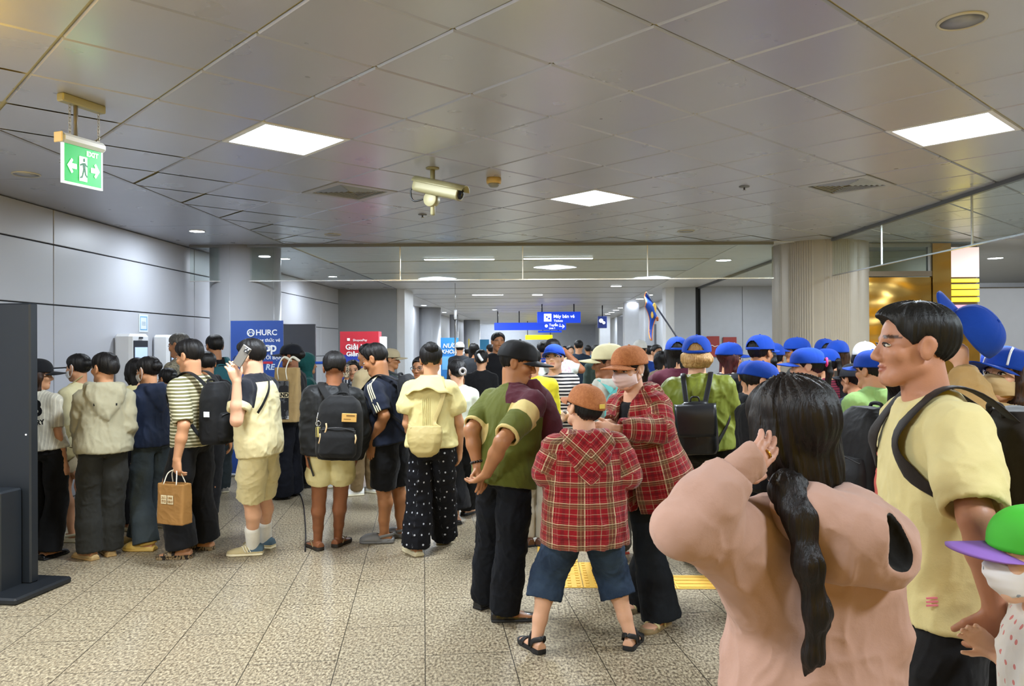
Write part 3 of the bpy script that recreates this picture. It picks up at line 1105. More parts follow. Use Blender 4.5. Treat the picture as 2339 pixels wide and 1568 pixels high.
SHOE = {  # stations along the foot: t, half width, up, toe-to-heel profile (in foot lengths)
    'sneaker': dict(up=[(-.02, .13, .30), (.10, .165, .36), (.30, .17, .40), (.45, .175, .34), (.65, .20, .24), (.85, .205, .20), (.97, .17, .16), (1.02, .10, .12)], sole=.11, mouth=(.24, .13)),
    'clog': dict(up=[(-.02, .15, .16), (.10, .18, .20), (.34, .19, .20), (.45, .20, .30), (.62, .225, .31), (.85, .225, .27), (.98, .18, .20), (1.03, .11, .14)], sole=.12, mouth=(.20, .145)),
    'slipon': dict(up=[(-.02, .13, .17), (.10, .165, .22), (.32, .17, .20), (.5, .18, .23), (.68, .20, .21), (.85, .205, .18), (.97, .17, .14), (1.02, .10, .10)], sole=.09, mouth=(.24, .135)),
    'dress': dict(up=[(-.02, .13, .27), (.10, .16, .32), (.30, .16, .33), (.48, .165, .27), (.65, .19, .19), (.85, .18, .16), (1.0, .13, .12), (1.07, .07, .09)], sole=.10, mouth=(.22, .125)),
    'flat': dict(up=[(-.02, .12, .17), (.10, .15, .18), (.32, .15, .12), (.55, .175, .12), (.68, .20, .16), (.85, .19, .14), (1.0, .12, .10), (1.05, .06, .08)], sole=.07, mouth=(.28, .14)),
}


def shoes(P, kind, mat, sole, label=None, m3=None, m2=None):
    for i in (0, 1):
        f = P.ff[i]; s = f.s
        A, B = f.p(0, -.29, 0), f.p(0, .74, 0)
        vx = min(P.vox, .0065) if P.D < 9 else P.vox
        if kind in SHOE:
            d = SHOE[kind]
            S = Solid(vx)
            S.u(loft(A, B, f.R, [(t, w * s, .02 * s, u * s) for t, w, u in d['up']], 2.4))
            S.keep(half(-f.U, f.p(0, 0, d['sole'] * .6)))
            y, r = d['mouth']
            S.cut(cone(f.p(0, y - .29 + .02, .24), f.p(0, y - .29 - .02, .6), r * s * .8, r * s), .006)
            if kind in ('clog', 'flat', 'slipon'): S.cut(ell(f.p(0, y - .20, .27), (r * s * .9, r * s * 1.55, .12 * s), f.M), .006)
            V, F = S.mesh()
            q_ = f.loc(V)
            at_ = {'block': np.stack([np.minimum(.10 - q_[:, 1], q_[:, 2] - .13)] * 3, 1)} if m2 else None
            sh = link('shoe', folds(V, F, .0015, (30, 30, 30), P.seed), F, blocks('shoe upper', mat, [m2]) if m2 else mat, P.root, attrs=at_)
            S = Solid(vx)
            S.u(loft(A, B, f.R, [(t, (w + .012) * s, .3 * s, d['sole'] * s) for t, w, u in d['up']], 3))
            S.keep(half(-f.U, f.p(0, 0, .004))); S.keep(half(f.U, f.p(0, 0, d['sole'])))
            V, F = S.mesh(); link('sole', V, F, sole, sh)
            if kind == 'clog':
                b = MB()
                for xx, yy in ((-.09, .22), (.0, .26), (.09, .22), (-.06, .36), (.06, .36), (0, .46), (-.12, .32), (.12, .32)):
                    b.ball(f.p(xx, yy, .30 - max(0, yy - .2) * .28 - abs(xx) * .3), np.array([.018, .018, .012]) * s, f.M, 8, 6)
                b.build('vent_holes', plain('shoe vent', '4a4436', .9), sh, smooth=True)
                b = MB()
                b.tube(smooth_path(f.pts([(.195, .12, .21), (.19, -.05, .25), (.13, -.25, .28), (0, -.31, .29), (-.13, -.25, .28), (-.19, -.05, .25), (-.195, .12, .21)]), 4), .045 * s, 8, flat=.3, nref=f.U * .01 + f.R)
                b.build('heel_strap', mat, sh, smooth=True)
            if kind == 'sneaker' and m3:
                b = MB()
                for g in (-1, 1):
                    for q in (0, 1, 2):
                        b.tube(smooth_path(f.pts([(g * .180, .02 + q * .075, .11), (g * .182, .07 + q * .075, .20), (g * .15, .12 + q * .075, .30)]), 4), .013 * s, 6)
                for q in range(5):
                    b.tube(smooth_path(f.pts([(-.09, .10 + q * .07, .33 - q * .03), (0, .12 + q * .07, .37 - q * .035), (.09, .10 + q * .07, .33 - q * .03)]), 3), .012 * s, 6)
                b.build('laces', m3, sh, smooth=True)
        else:
            b = MB()
            out = [(.03, -.28), (.13, -.24), (.165, -.1), (.155, .1), (.185, .35), (.20, .52), (.15, .70), (.03, .77), (-.08, .73), (-.17, .55), (-.165, .3), (-.145, .1), (-.15, -.1), (-.11, -.25)]
            if i == 0: out = [(-x, y) for x, y in out][::-1]
            o = smooth_path(np.array([(x, y, 0) for x, y in out + [out[0]]]), 4)[:-1]
            n = len(o)
            v = np.concatenate([f.pts(o + V3(0, 0, .005)), f.pts(o * V3(1.02, 1.02, 1) + V3(0, 0, .05)), f.pts(o + V3(0, 0, .12))])
            fc = [tuple(range(n))[::-1], tuple(range(2 * n, 3 * n))] + [(r * n + k, r * n + (k + 1) % n, (r + 1) * n + (k + 1) % n, (r + 1) * n + k) for r in (0, 1) for k in range(n)]
            b.add(v, fc)
            sh = b.build('sole', sole, P.root)
            bands = {'slide': [(.18, .50, .20)], 'flipflop': [], 'sandal': [(.34, .50, .17), ], 'strap': [(.40, .46, .16), (.15, .20, .24)]}[kind]
            for y0, y1, hz in bands:
                b = MB()
                def fn(u, v, y0=y0, y1=y1, hz=hz):
                    a = np.pi * u; y = y0 + (y1 - y0) * v
                    return f.pts(np.stack([-.205 * np.cos(a), y + 0 * a, .08 + hz * np.sin(a) ** .7 * (1 - .25 * v)], -1))
                b.grid(fn, 14, 6, .012 * s * 2)
                b.build('strap', mat, sh, smooth=True)
            if kind == 'flipflop':
                b = MB()
                for g in (-1, 1): b.tube(smooth_path(f.pts([(.0, .55, .14), (g * .08, .42, .24), (g * .15, .15, .20), (g * .155, .02, .10)]), 5), .028 * s, 8, flat=.5)
                b.build('thong_strap', mat, sh, smooth=True)
            if kind == 'sandal':
                b = MB()
                b.tube(smooth_path(f.pts([(.16, .05, .12), (.17, -.10, .30), (.08, -.27, .38), (0, -.30, .40), (-.08, -.27, .38), (-.17, -.10, .30), (-.16, .05, .12)]), 5), .06 * s, 8, flat=.3, nref=f.R + f.F * .01)
                b.build('heel_strap', mat, sh, smooth=True)
                b = MB()
                b.tube(smooth_path(f.pts([(.17, .02, .14), (.13, .05, .36), (0, .10, .45), (-.13, .05, .36), (-.17, .02, .14)]), 5), .065 * s, 8, flat=.3, nref=f.F)
                b.build('ankle_strap', mat, sh, smooth=True)


# ---------------------------------------------------------------- hair, caps, masks
def hair(P, style='short', mat=None, vol=0.0, length=1.0, amp=.04, vox=None, fringe=0, seed=0, nape=-.22):
    H = P.H; s = H.s
    mat = mat or hair_mat()
    S = Solid(vox or min(P.vox, .008 if P.D < 9 else .02))
    E = lambda c, r: ell(H.p(*c), np.array(r) * s, H.M)
    S.u(E((0, -.07, .13), (.352, .462, .385)))
    S.u(E((0, -.05, .24), (.355 + vol * .4, .45 + vol * .4, .30 + vol)), .05 * s)
    if vol: S.u(E((0, .12, .33), (.27, .32, .16 + vol)), .08 * s)
    S.cut(E((0, .52, -.10 - fringe), (.47, .43, .44)), .03 * s)
    S.cut(E((0, .42, -.45), (.40, .42, .42)), .04 * s)
    for g in (() if style == 'long' else (-1, 1)): S.cut(E((g * .40, -.03, -.06), (.15, .14, .20)), .03 * s)
    if style in ('short', 'bun', 'pony', 'clip'):
        S.keep(half(H.p(0, -.45, -1) - H.o, H.p(0, -.25, nape)), .05 * s)
        S.keep(half(H.p(0, .55, -1) - H.o, H.p(0, .02, .0 if style == 'short' else -.04)), .03 * s)
    if style in ('bun', 'pony', 'clip'):
        S.u(cone(H.p(0, -.38, -.05), H.p(0, -.42, .18), .14 * s, .12 * s), .1 * s)
    if style == 'long':
        for g in (-1, 1): S.u(E((g * .335, -.03, -.03), (.10, .16, .24)), .06 * s)
    if style == 'bun':
        S.u(E((0, -.52, .22 * length), (.20, .18, .20)), .05 * s)
    if style == 'clip':
        S.u(E((0, -.50, .05), (.19, .14, .26)), .08 * s)
        S.u(cone(H.p(0, -.52, .2), H.p(.12, -.45, .42), .08 * s, .03 * s), .05 * s)
    if style == 'pony':
        L = length
        S.chain([H.p(0, -.46, .16), H.p(0, -.62, .12), H.p(.02, -.66, -.25 * L), H.p(.04, -.60, -.7 * L), H.p(.03, -.56, -1.0 * L)], [.08 * s, .11 * s, .12 * s, .09 * s, .03 * s], .06 * s)
    if style == 'long':
        L = length
        S.u(loft(H.p(0, -.16, .15), H.p(0, -.26, -L), H.R, [(0, .34 * s, .22 * s, .32 * s), (.2, .37 * s, .18 * s, .30 * s), (.4, .37 * s, .14 * s, .26 * s), (.7, .34 * s, .10 * s, .2 * s), (.93, .26 * s, .06 * s, .14 * s), (1, .14 * s, .03 * s, .08 * s)]), .08 * s)
        for g in (-1, 1):
            S.chain([H.p(g * .30, .08, .20), H.p(g * .36, .06, -.1), H.p(g * .36, .02, -.45 * min(L, 1.2)), H.p(g * .30, -.05, -.8 * min(L, 1.1))], [.09 * s, .075 * s, .07 * s, .05 * s], .08 * s)
    V, F = S.mesh()
    N = vnormals(V, F); q = H.loc(V)
    ph = np.arctan2(q[:, 0], q[:, 1] + .05)
    pat = np.stack([ph * 5.5, q[:, 2] * 1.1, np.linalg.norm(q, axis=1) * 1.5], 1)
    d = noise(pat, 11 + seed) * .6 + noise(pat * np.array([2.4, 1.2, 2]), 12 + seed) * .4
    V = V + N * (amp * s * d)[:, None]
    return link('hair', V, F, mat, P.root)


def cap(P, mat, brim_mat=None, yaw=0, pitch=0, gap=False, size=1.0, name='cap', lift=0.035, seam=None, brim_len=.40, droop=.10, parent=None, frame=None):
    H0 = frame or P.H
    H = H0.rot(yaw, pitch)
    s = size
    c = (0, -.05, .10 + lift)
    rx, ry, rz = .425 * s, .535 * s, .455 * s
    n, m = (104, 36) if gap else (48, 16)
    lon = np.linspace(0, 2 * np.pi, n + 1)
    lat = np.linspace(.02, np.radians(93), m)
    def fn(u, v):
        a = u * 2 * np.pi; t = .02 + v * (np.radians(93) - .02)
        g = 1 - .016 * np.exp(-(np.abs(((a / (np.pi / 3)) % 1) - .5) - .5) ** 2 / .0012)
        sx = np.sin(t) ** .78
        x, y, z = rx * sx * np.sin(a), ry * sx * np.cos(a), rz * np.cos(t)
        z = z + .04 * np.maximum(np.cos(a), 0) * np.sin(t) ** 2 * (np.cos(t) > .1)
        wob = 1 + .012 * np.sin(5 * a + 3 * v) * v
        return H.pts(np.stack([c[0] + x * g * wob, c[1] + y * g * wob, c[2] + z * g], -1))
    b = MB()
    u = np.linspace(0, 1, n + 1); v = np.linspace(0, 1, m)
    uu, vv = np.meshgrid(u, v, indexing='ij')
    Pt = fn(uu, vv); Pi = H.pts((H.loc(Pt.reshape(-1, 3)) - np.array(c)) * .965 + np.array(c)).reshape(Pt.shape)
    idx = np.arange((n + 1) * m).reshape(n + 1, m); M_ = (n + 1) * m
    f = []
    for i in range(n):
        for j in range(m - 1):
            if gap:
                a = (i + .5) / n * 360 - 180
                if abs(a) < 34 and j > (m - 1) * (.55 + .30 * (abs(a) / 34) ** 2): continue
            q = (idx[i, j], idx[i, j + 1], idx[i + 1, j + 1], idx[i + 1, j])
            f.append(q); f.append(tuple(x + M_ for x in q[::-1]))
    f += [(idx[i, -1], idx[i, -1] + M_, idx[i + 1, -1] + M_, idx[i + 1, -1]) for i in range(n)]
    b.add(np.concatenate([Pt.reshape(-1, 3), Pi.reshape(-1, 3)]), f)
    b.ball(H.p(c[0], c[1], c[2] + rz + .005), np.array([.035, .035, .02]), H.M * H.s, 10, 6)
    if gap:
        b.grid(lambda U, Vv: fn(.5 + (U - .5) * .22, .90 + Vv * .12) , 10, 3, .02 * H.s)
    pr = parent or (P.root if P else None)
    o = b.build(name, mat, pr, smooth=True, base=None if pr else H.o)
    b = MB()
    def br(u, v):
        a = (u - .5) * 2 * np.radians(66)
        k = np.sqrt(np.clip(1 - (np.abs(u - .5) * 2) ** 2.6, 0, 1))
        x = rx * .99 * np.sin(a) * (1 + .06 * v * k); y = ry * .985 * np.cos(a) + v * k * brim_len
        z = -.02 - droop * (np.abs(u - .5) * 2) ** 2 * 1.15 - v * k * droop * .55 + .02
        return H.pts(np.stack([c[0] + x, c[1] + y, c[2] + z], -1))
    b.grid(br, 25, 8, .028 * H.s)
    bo = b.build('brim', brim_mat or mat, o, smooth=True)
    P2 = dict(H=H, c=c, fn=fn, obj=o, brim=bo, br=br)
    return P2


def mask(P, mat, strap=None):
    H = P.H
    def fn(u, v):
        a = (u - .5) * 2 * np.radians(82)
        yc = np.interp(v, [0, .22, .45, .75, 1], [.415, .515, .50, .43, .30])
        zz = np.interp(v, [0, 1], [-.02, -.47])
        k = np.abs(np.sin(a)) ** 1.6
        z = zz * (1 - k) + (-.10 - .24 * v) * k
        x = .305 * np.sin(a) * (1 + .04 * np.sin(np.pi * v)) ; y = yc * np.cos(a) ** .9 + .02
        pl = .006 * np.sin(v * np.pi * 6) * (1 - k)
        return H.pts(np.stack([x, y + pl, z], -1))
    b = MB(); b.grid(fn, 25, 19, -.006 * H.s)
    o = b.build('face_mask', mat, P.root, smooth=True)
    for g in (-1, 1):
        b = MB()
        b.tube(smooth_path(H.pts([(g * .300, .07, -.11), (g * .345, -.02, .06), (g * .375, -.10, .13), (g * .38, -.14, .02), (g * .355, -.10, -.13), (g * .325, .0, -.27), (g * .298, .07, -.33)]), 4), .010 * H.s, 6)
        b.build('ear_loop', strap or mat, o, smooth=True)
    return o


def glasses(P, mat):
    H = P.H; b = MB()
    for g in (-1, 1):
        a = np.linspace(0, 2 * np.pi, 20, endpoint=False)
        b.tube(H.pts(np.stack([g * .15 + .105 * np.cos(a), .435 - .03 * np.abs(np.cos(a)) * 0 + 0 * a, -.005 + .085 * np.sin(a)], 1)), .009 * H.s, 6, closed=True)
        b.tube(H.pts([(g * .255, .43, .02), (g * .31, .36, .03), (g * .355, -.05, .05), (g * .36, -.12, .0)]), .009 * H.s, 6)
    b.tube(H.pts([(-.045, .44, .01), (0, .455, .02), (.045, .44, .01)]), .009 * H.s, 6)
    return b.build('glasses', mat, P.root, smooth=True)


# ---------------------------------------------------------------- bags
def ribbon(b, pts, w, t, nref, n=5):
    b.tube(smooth_path(pts, n), w / 2, 10, flat=t / w, nref=nref)


def surf_off(P, t, ang, extra=.0):
    """a point on the top's surface: t along the torso, ang degrees round it (0 = front, 90 = right)"""
    a = math.radians(ang)
    d = nrm(math.sin(a) * P.T.R + math.cos(a) * P.T.F)
    c = P.hip + P.T.U * P.TL * t
    V, N = P.topS
    q = V - c
    along = q @ P.T.U; r = q @ d; side = q @ np.cross(P.T.U, d)
    st = P.st; w_, f_, b_ = [float(np.interp(t, [q_[0] for q_ in st], [q_[j_] for q_ in st])) for j_ in (1, 2, 3)]
    w_ = max(w_, st[4][1] * .95)
    dd_ = f_ if math.cos(a) > 0 else b_
    lim = 1 / math.sqrt((math.sin(a) / w_) ** 2 + (math.cos(a) / dd_) ** 2) + .05
    m = (np.abs(along) < .025) & (np.abs(side) < .03) & (r > 0) & (r < lim)
    rr = np.percentile(r[m], 90) if m.any() else lim - .03
    return c + d * (rr + extra)


def backpack(P, label, mat, size=(.28, .15, .40), ctr=.55, strap_mat=None, pocket=True, lean=0, side=0, trim=None, flap=False, group=None, straps=(0, 1), drop=0.0, cat='backpack', pocket_mat=None, strap_w=.055):
    w, d, hg = size
    T = P.T
    o = surf_off(P, ctr, 180, .004) + T.R * side
    fr = Fr(o - T.F * d * .5, T.R, T.F, T.U).rot(0, lean)
    sm = strap_mat or mat
    vx = max(P.vox, .006)
    S = Solid(vx)
    S.u(loft(fr.p(0, 0, -hg * .5), fr.p(0, 0, hg * .5), fr.R, [(0, w * .42, d * .40, d * .46), (.06, w * .49, d * .46, d * .52), (.35, w * .5, d * .48, d * .55), (.75, w * .48, d * .46, d * .48), (.92, w * .40, d * .40, d * .36), (1.0, w * .24, d * .25, d * .18)], 3.2))
    V, F = S.mesh()
    V = folds(V, F, .005, (9, 9, 6), P.seed + 9)
    base = V3(*V.mean(0))
    root = link('backpack', V, F, mat, None, base)
    tag(root, label, cat, group)
    if pocket:
        S = Solid(vx)
        S.u(loft(fr.p(0, -d * .5, -hg * .44), fr.p(0, -d * .48, hg * .02), fr.R, [(0, w * .34, d * .2, d * .22), (.12, w * .40, d * .25, d * .32), (.7, w * .40, d * .25, d * .28), (1, w * .33, d * .2, d * .14)], 3.2))
        V, F = S.mesh(); link('pocket', folds(V, F, .004, (10, 10, 8), P.seed + 4), F, pocket_mat or mat, root)
        b = MB(); b.tube(smooth_path(fr.pts([(-w * .38, -d * .62, -hg * .02), (0, -d * .70, hg * .03), (w * .38, -d * .62, -hg * .02)]), 5), .004, 6)
        b.build('zipper', trim or plain('zip tape', '2a2a2c', .5), root, smooth=True)
    if flap:
        b = MB()
        b.grid(lambda u, v: fr.pts(np.stack([(u - .5) * w * (.98 - .1 * v ** 4), -d * (.10 + .50 * np.sin(np.minimum(v * 1.7, 1) * np.pi / 2)) - .012 * np.cos((u - .5) * 3), hg * (.47 - .52 * np.maximum(v - .25, 0) / .75 * 1.05) - .02 * v], -1)), 14, 12, -.008)
        fo = b.build('flap', mat, root, smooth=True)
        b = MB(); b.box(fr.p(0, -d * .66, -hg * .10), (.012, .006, .05), fr, .002); b.build('buckle_strap', sm, fo)
        b = MB(); b.tube(smooth_path(fr.pts([(-.03, -.01, hg * .5), (-.02, -.01, hg * .5 + .03), (.02, -.01, hg * .5 + .03), (.03, -.01, hg * .5)]), 5), .006, 8); b.build('handle', sm, root, smooth=True)
    else:
        b = MB(); b.tube(smooth_path(fr.pts([(-.04, d * .3, hg * .46), (-.03, d * .32, hg * .53), (.03, d * .32, hg * .53), (.04, d * .3, hg * .46)]), 5), .009, 8); b.build('handle', sm, root, smooth=True)
    for i in straps:
        g = (-1, 1)[i]
        s = P.sh[i]; nk = P.neck
        mid = nk * .45 + s * .55
        up = mid + T.U * (.043 * P.h if not P.fem else .038 * P.h)
        pts = [fr.p(g * w * .20, d * .05, hg * .36), mid - T.F * .055 * P.h + T.U * .034 * P.h, up + T.F * .005 * P.h,
               surf_off(P, .86, 34 * g, .008), surf_off(P, .70, 42 * g, .010), surf_off(P, .55, 72 * g, .010), surf_off(P, .45, 112 * g, .012), fr.p(g * w * .45, d * .30, -hg * .36)]
        nr = [-T.F + .3 * T.U, T.U - .3 * T.F, T.U, T.F, T.F, g * T.R + .5 * T.F, g * T.R - .3 * T.F, -T.F + g * T.R * .3]
        pp = smooth_path(pts, 5); nn = smooth_path(np.array(nr), 5)
        b = MB(); m = len(pp)
        ws = np.interp(np.arange(m) / (m - 1), [0, .6, .68, 1], [strap_w / 2, strap_w / 2, .013, .013])
        b.tube(pp, ws, 10, flat=.15, nref=nn)
        b.build('shoulder_strap', sm, root, smooth=True)
    return root, fr
# ---------------------------------------------------------------- the setting
YC = math.radians(2.0)
CA, CB = V3(math.sin(YC), math.cos(YC), 0), V3(math.cos(YC), -math.sin(YC), 0)      # along and across the concourse
UP = V3(0, 0, 1)
CM = np.stack([CB, CA, UP])
GY = math.radians(46.98)                                                        # ceiling grid
GB, GA = V3(math.sin(GY), math.cos(GY), 0), V3(-math.cos(GY), math.sin(GY), 0)
GM = np.stack([GB, GA, UP])
TILE = .447385 * 1.342
G0 = V3(-.180889, 2.45313, 0) * 1.342


def cw(s, t, z=0.0): return s * CB + t * CA + z * UP
def gw(i, j, z=0.0): return G0 + TILE * (i * GB + j * GA) + z * UP
def cbox(b, s0, s1, t0, t1, z0, z1, bev=0):
    return b.box(cw((s0 + s1) / 2, (t0 + t1) / 2, (z0 + z1) / 2), (s1 - s0, t1 - t0, z1 - z0), CM, bev)


SL = -4.66          # left wall
# floor
fm, t = base_mat('granite floor', 'b0a080', .22, 0, .5)
co = t.coord()
mp = t.a('ShaderNodeMapping'); mp.inputs['Rotation'].default_value = (0, 0, math.radians(-6.5)); t.l(co, mp.inputs[0])
br = t.a('ShaderNodeTexBrick'); br.offset = .5
br.inputs['Scale'].default_value = 1.0; br.inputs['Brick Width'].default_value = .9; br.inputs['Row Height'].default_value = .445; br.inputs['Mortar Size'].default_value = .0028; br.inputs['Mortar Smooth'].default_value = .2
br.inputs['Color1'].default_value = (.0, .0, .0, 1); br.inputs['Color2'].default_value = (1, 1, 1, 1)
mp2 = t.a('ShaderNodeMapping'); mp2.inputs['Rotation'].default_value = (0, 0, math.radians(90)); t.l(mp.outputs[0], mp2.inputs[0])
t.l(mp2.outputs[0], br.inputs['Vector'])
wv = t.noise(t.mul(co, (1, .55, 1)), 75, 3, .62)
sp = t.ramp(wv, [(.36, lin('3b362e')), (.45, lin('847a66')), (.53, lin('a2967c')), (.64, lin('c7bc9f'))])
v2 = t.noise(co, 200, 2, .6)
sp = t.mix(t.ramp(v2, [(.56, (0, 0, 0)), (.66, (.75, .75, .75))]), sp, lin('3f372a'))
big = t.noise(co, .9, 2)
sp = t.mix(t.m('MULTIPLY', big, .30), sp, lin('a88f70'))
sep = t.a('ShaderNodeSeparateColor'); t.l(br.outputs['Color'], sep.inputs[0])
sp = t.mix(t.m('MULTIPLY', sep.outputs[0], .14), sp, lin('8d8674'))
t.l(t.mix(br.outputs['Fac'], sp, lin('3a342a')), t.b.inputs['Base Color'])
t.l(t.m('ADD', t.m('MULTIPLY', wv, .25), .26), t.b.inputs['Roughness'])
bp_ = t.a('ShaderNodeBump'); bp_.invert = True; bp_.inputs['Strength'].default_value = .35; bp_.inputs['Distance'].default_value = .003
t.l(br.outputs['Fac'], bp_.inputs['Height']); t.l(bp_.outputs[0], t.b.inputs['Normal'])
struct(MB().quadbox((-14, -9, -.2), (20, 62, 0)).build('floor', fm))

# ceiling: square metal pans set on the diagonal, shallow open joints between them
panel_m, t = base_mat('satin ceiling metal', 'a6a8b2', .28, .30, .6)
co = t.coord()
t.l(t.mix(t.noise(co, 1.2, 3), lin('bcbec8'), lin('c8cad4')), t.b.inputs['Base Color'])
t.l(t.m('ADD', t.m('MULTIPLY', t.noise(co, 3.0, 3), .10), .24), t.b.inputs['Roughness'])
joint_m = plain('ceiling joint', 'd9c890', .5)  # bright beige puts the light caught in the joints into the colour
cell = lambda p: ((p - G0) @ GB / TILE, (p - G0) @ GA / TILE)
def cell_of(px, py):
    i, j = cell(ceilp(px, py)); return int(math.floor(i)), int(math.floor(j))
LAMPS = [(0, 3), (5, 3), (5, -2), (-5, 3), (-5, -2), (0, -7), (5, -7), (-10, -2), (10, -7), (10, -2), (15, -7), (15, -2)]
VENTS = [(2, 5), (7, 0)]
S_SOF = -3.30
X_GL, Y_GL = 4.07, 10.14
def inside(p): return p @ CB > S_SOF and p[1] < Y_GL + .15
tb = MB(); e = .006
poly_n = 0
def clip(poly, n, c):
    out = []
    for a, b in zip(poly, poly[1:] + poly[:1]):
        da, db = (a - c) @ n, (b - c) @ n
        if da <= 0: out.append(a)
        if da * db < 0: out.append(a + (b - a) * (da / (da - db)))
    return out
for i in range(-14, 34):
    for j in range(-16, 30):
        if (i, j) in LAMPS or (i, j) in VENTS: continue
        c = gw(i + .5, j + .5)
        if c[1] < -7 or c[1] > 12 or c[0] > 13 or c @ CB < S_SOF - .6: continue
        def ring(m, z):
            q = [gw(i, j, z) + GB * m + GA * m, gw(i + 1, j, z) - GB * m + GA * m, gw(i + 1, j + 1, z) - GB * m - GA * m, gw(i, j + 1, z) + GB * m - GA * m]
            q = clip(q, -CB, cw(S_SOF + .012, 0)); q = clip(q, V3(0, 1, 0), V3(0, Y_GL + .10, 0)) if q else q
            return q
        lo = ring(.0125, CEIL)
        if len(lo) < 3: continue
        if len(lo) == 4 and abs(np.linalg.norm(lo[0] - lo[1]) - (TILE - .025)) < 1e-6 and abs(np.linalg.norm(lo[1] - lo[2]) - (TILE - .025)) < 1e-6:
            up_ = ring(.0060, CEIL + .010)
            tb.add(np.array(lo + up_), [(3, 2, 1, 0)] + [(k, (k + 1) % 4, 4 + (k + 1) % 4, 4 + k) for k in range(4)])
        else:
            tb.add(np.array(lo), [tuple(range(len(lo)))[::-1]])
struct(tb.build('ceiling', panel_m))
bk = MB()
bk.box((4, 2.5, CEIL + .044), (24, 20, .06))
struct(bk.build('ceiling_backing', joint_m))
# plain soffit along the left wall with cross joints
sb = MB()
tt = -6.0
while tt < 19:
    cbox(sb, SL - .2, S_SOF - .03, tt + .004, tt + 2.396, CEIL, CEIL + .02); tt += 2.4
struct(sb.build('ceiling_left', panel_m))
struct(cbox(MB(), S_SOF - .024, S_SOF + .006, -6, 10.2, CEIL - .004, CEIL + .02).build('trim_1', plain('soffit trim', 'b5b5b8', .35, .6)))
# far ceiling: long cross slats beyond the glass
slat_m = plain('slat ceiling', 'cccfd2', .38, .15)
fb = MB()
y = Y_GL + .16
SR = 2.66
k = 0
while y < 60:
    w = .19
    cbox(fb, S_SOF + .02, SR, y, y + w, CEIL, CEIL + .02)
    y += w + (.012 if (k + 1) % 9 else .13); k += 1
struct(fb.build('ceiling_far', slat_m))
struct(cbox(MB(), S_SOF, SR, Y_GL + .1, 61, CEIL + .05, CEIL + .10).build('ceiling_far_backing', plain('slat void', '26282a', .8)))
wsoft = plain('white soffit', 'd2d4d6', .4, .1)
struct(cbox(MB(), SR, 3.66, Y_GL + .1, 61, CEIL - .01, CEIL + .05).build('ceiling_right_soffit', wsoft))
struct(cbox(MB(), 3.70, 22, Y_GL + .1, 19, CEIL - .002, CEIL + .05).build('ceiling_right', plain('right ceiling', 'c2c4c8', .4, .1)))
struct(cbox(MB(), SL - .2, S_SOF + .0, 19, 61, CEIL, CEIL + .05).build('ceiling_far_left', wsoft))
struct(cbox(MB(), 3.655, 3.70, 10.9, 18, CEIL - .05, CEIL).build('trim_2', plain('dark trim', '55575b', .5, .4)))

# left wall of large coated panels
wall_m, t = base_mat('wall panel', 'c9cbd0', .40, .05, .45)
co = t.coord()
t.l(t.mix(t.noise(co, .8, 3), lin('b8bac2'), lin('c6c8ce')), t.b.inputs['Base Color'])
gap_m = plain('wall joint', '3c3e42', .7)
wb = MB()
zs = [.12, .80, 1.41, 2.02, 2.60, CEIL]
tt = -4.0
ts = []
u = ((ceilp(123, 480) @ CA) if True else 0)
t0 = 7.31
ts = [t0 + 3.05 * n for n in range(-4, 5)]
for a, b in zip(ts[:-1], ts[1:]):
    b = min(b, 19)
    if a >= 19: break
    for z0, z1 in zip(zs[:-1], zs[1:]):
        cbox(wb, SL - .03, SL, a + .006, b - .006, z0 + .006, z1 - .006, .004)
struct(wb.build('wall_left', wall_m))
struct(cbox(MB(), SL - .2, SL - .03, -6, 19, 0, CEIL).build('wall_left_backing', gap_m))
struct(cbox(MB(), SL - .03, SL + .012, -6, 19, 0, .12).build('baseboard_left', plain('steel skirting', 'b8b8ba', .3, .7)))

# round columns
col_m, t = base_mat('column cladding', 'c4c6cb', .34, .25, .5)
def round_column(name, c, r, seams, m=col_m):
    b = MB()
    n = 72
    prof = [(r + .02, 0), (r + .02, .15), (r, .155), (r, CEIL + .02)]
    b.lathe(prof, c, n=n)
    for a in seams:
        q = c + r * V3(math.sin(a), -math.cos(a), 0)
        b.tube([q + UP * .16, q + UP * CEIL], .004, 6)
    return struct(b.build(name, m, smooth=True))
round_column('column_1', V3(-3.61, 10.55, 0), .46, [-.12, 1.2, -1.4])
# fluted column on the right
b = MB(); n = 360
a = np.linspace(0, 2 * np.pi, n, endpoint=False)
cc = V3(4.16, 10.5, 0)
fl = np.where((np.abs(((a * 57.2958 + 22) % 45) - 22.5) < 17.5), np.maximum(np.cos(a * 120), -.35), -.35)
rr = .60 + .011 * fl
ring = np.stack([rr * np.sin(a), -rr * np.cos(a), 0 * a], 1)
v = np.concatenate([cc + ring, cc + ring + UP * (CEIL + .02)])
b.add(v, [(k, (k + 1) % n, n + (k + 1) % n, n + k) for k in range(n)])
struct(b.build('column_2', plain('fluted cladding', 'b3ab9b', .38, .1), smooth=True))

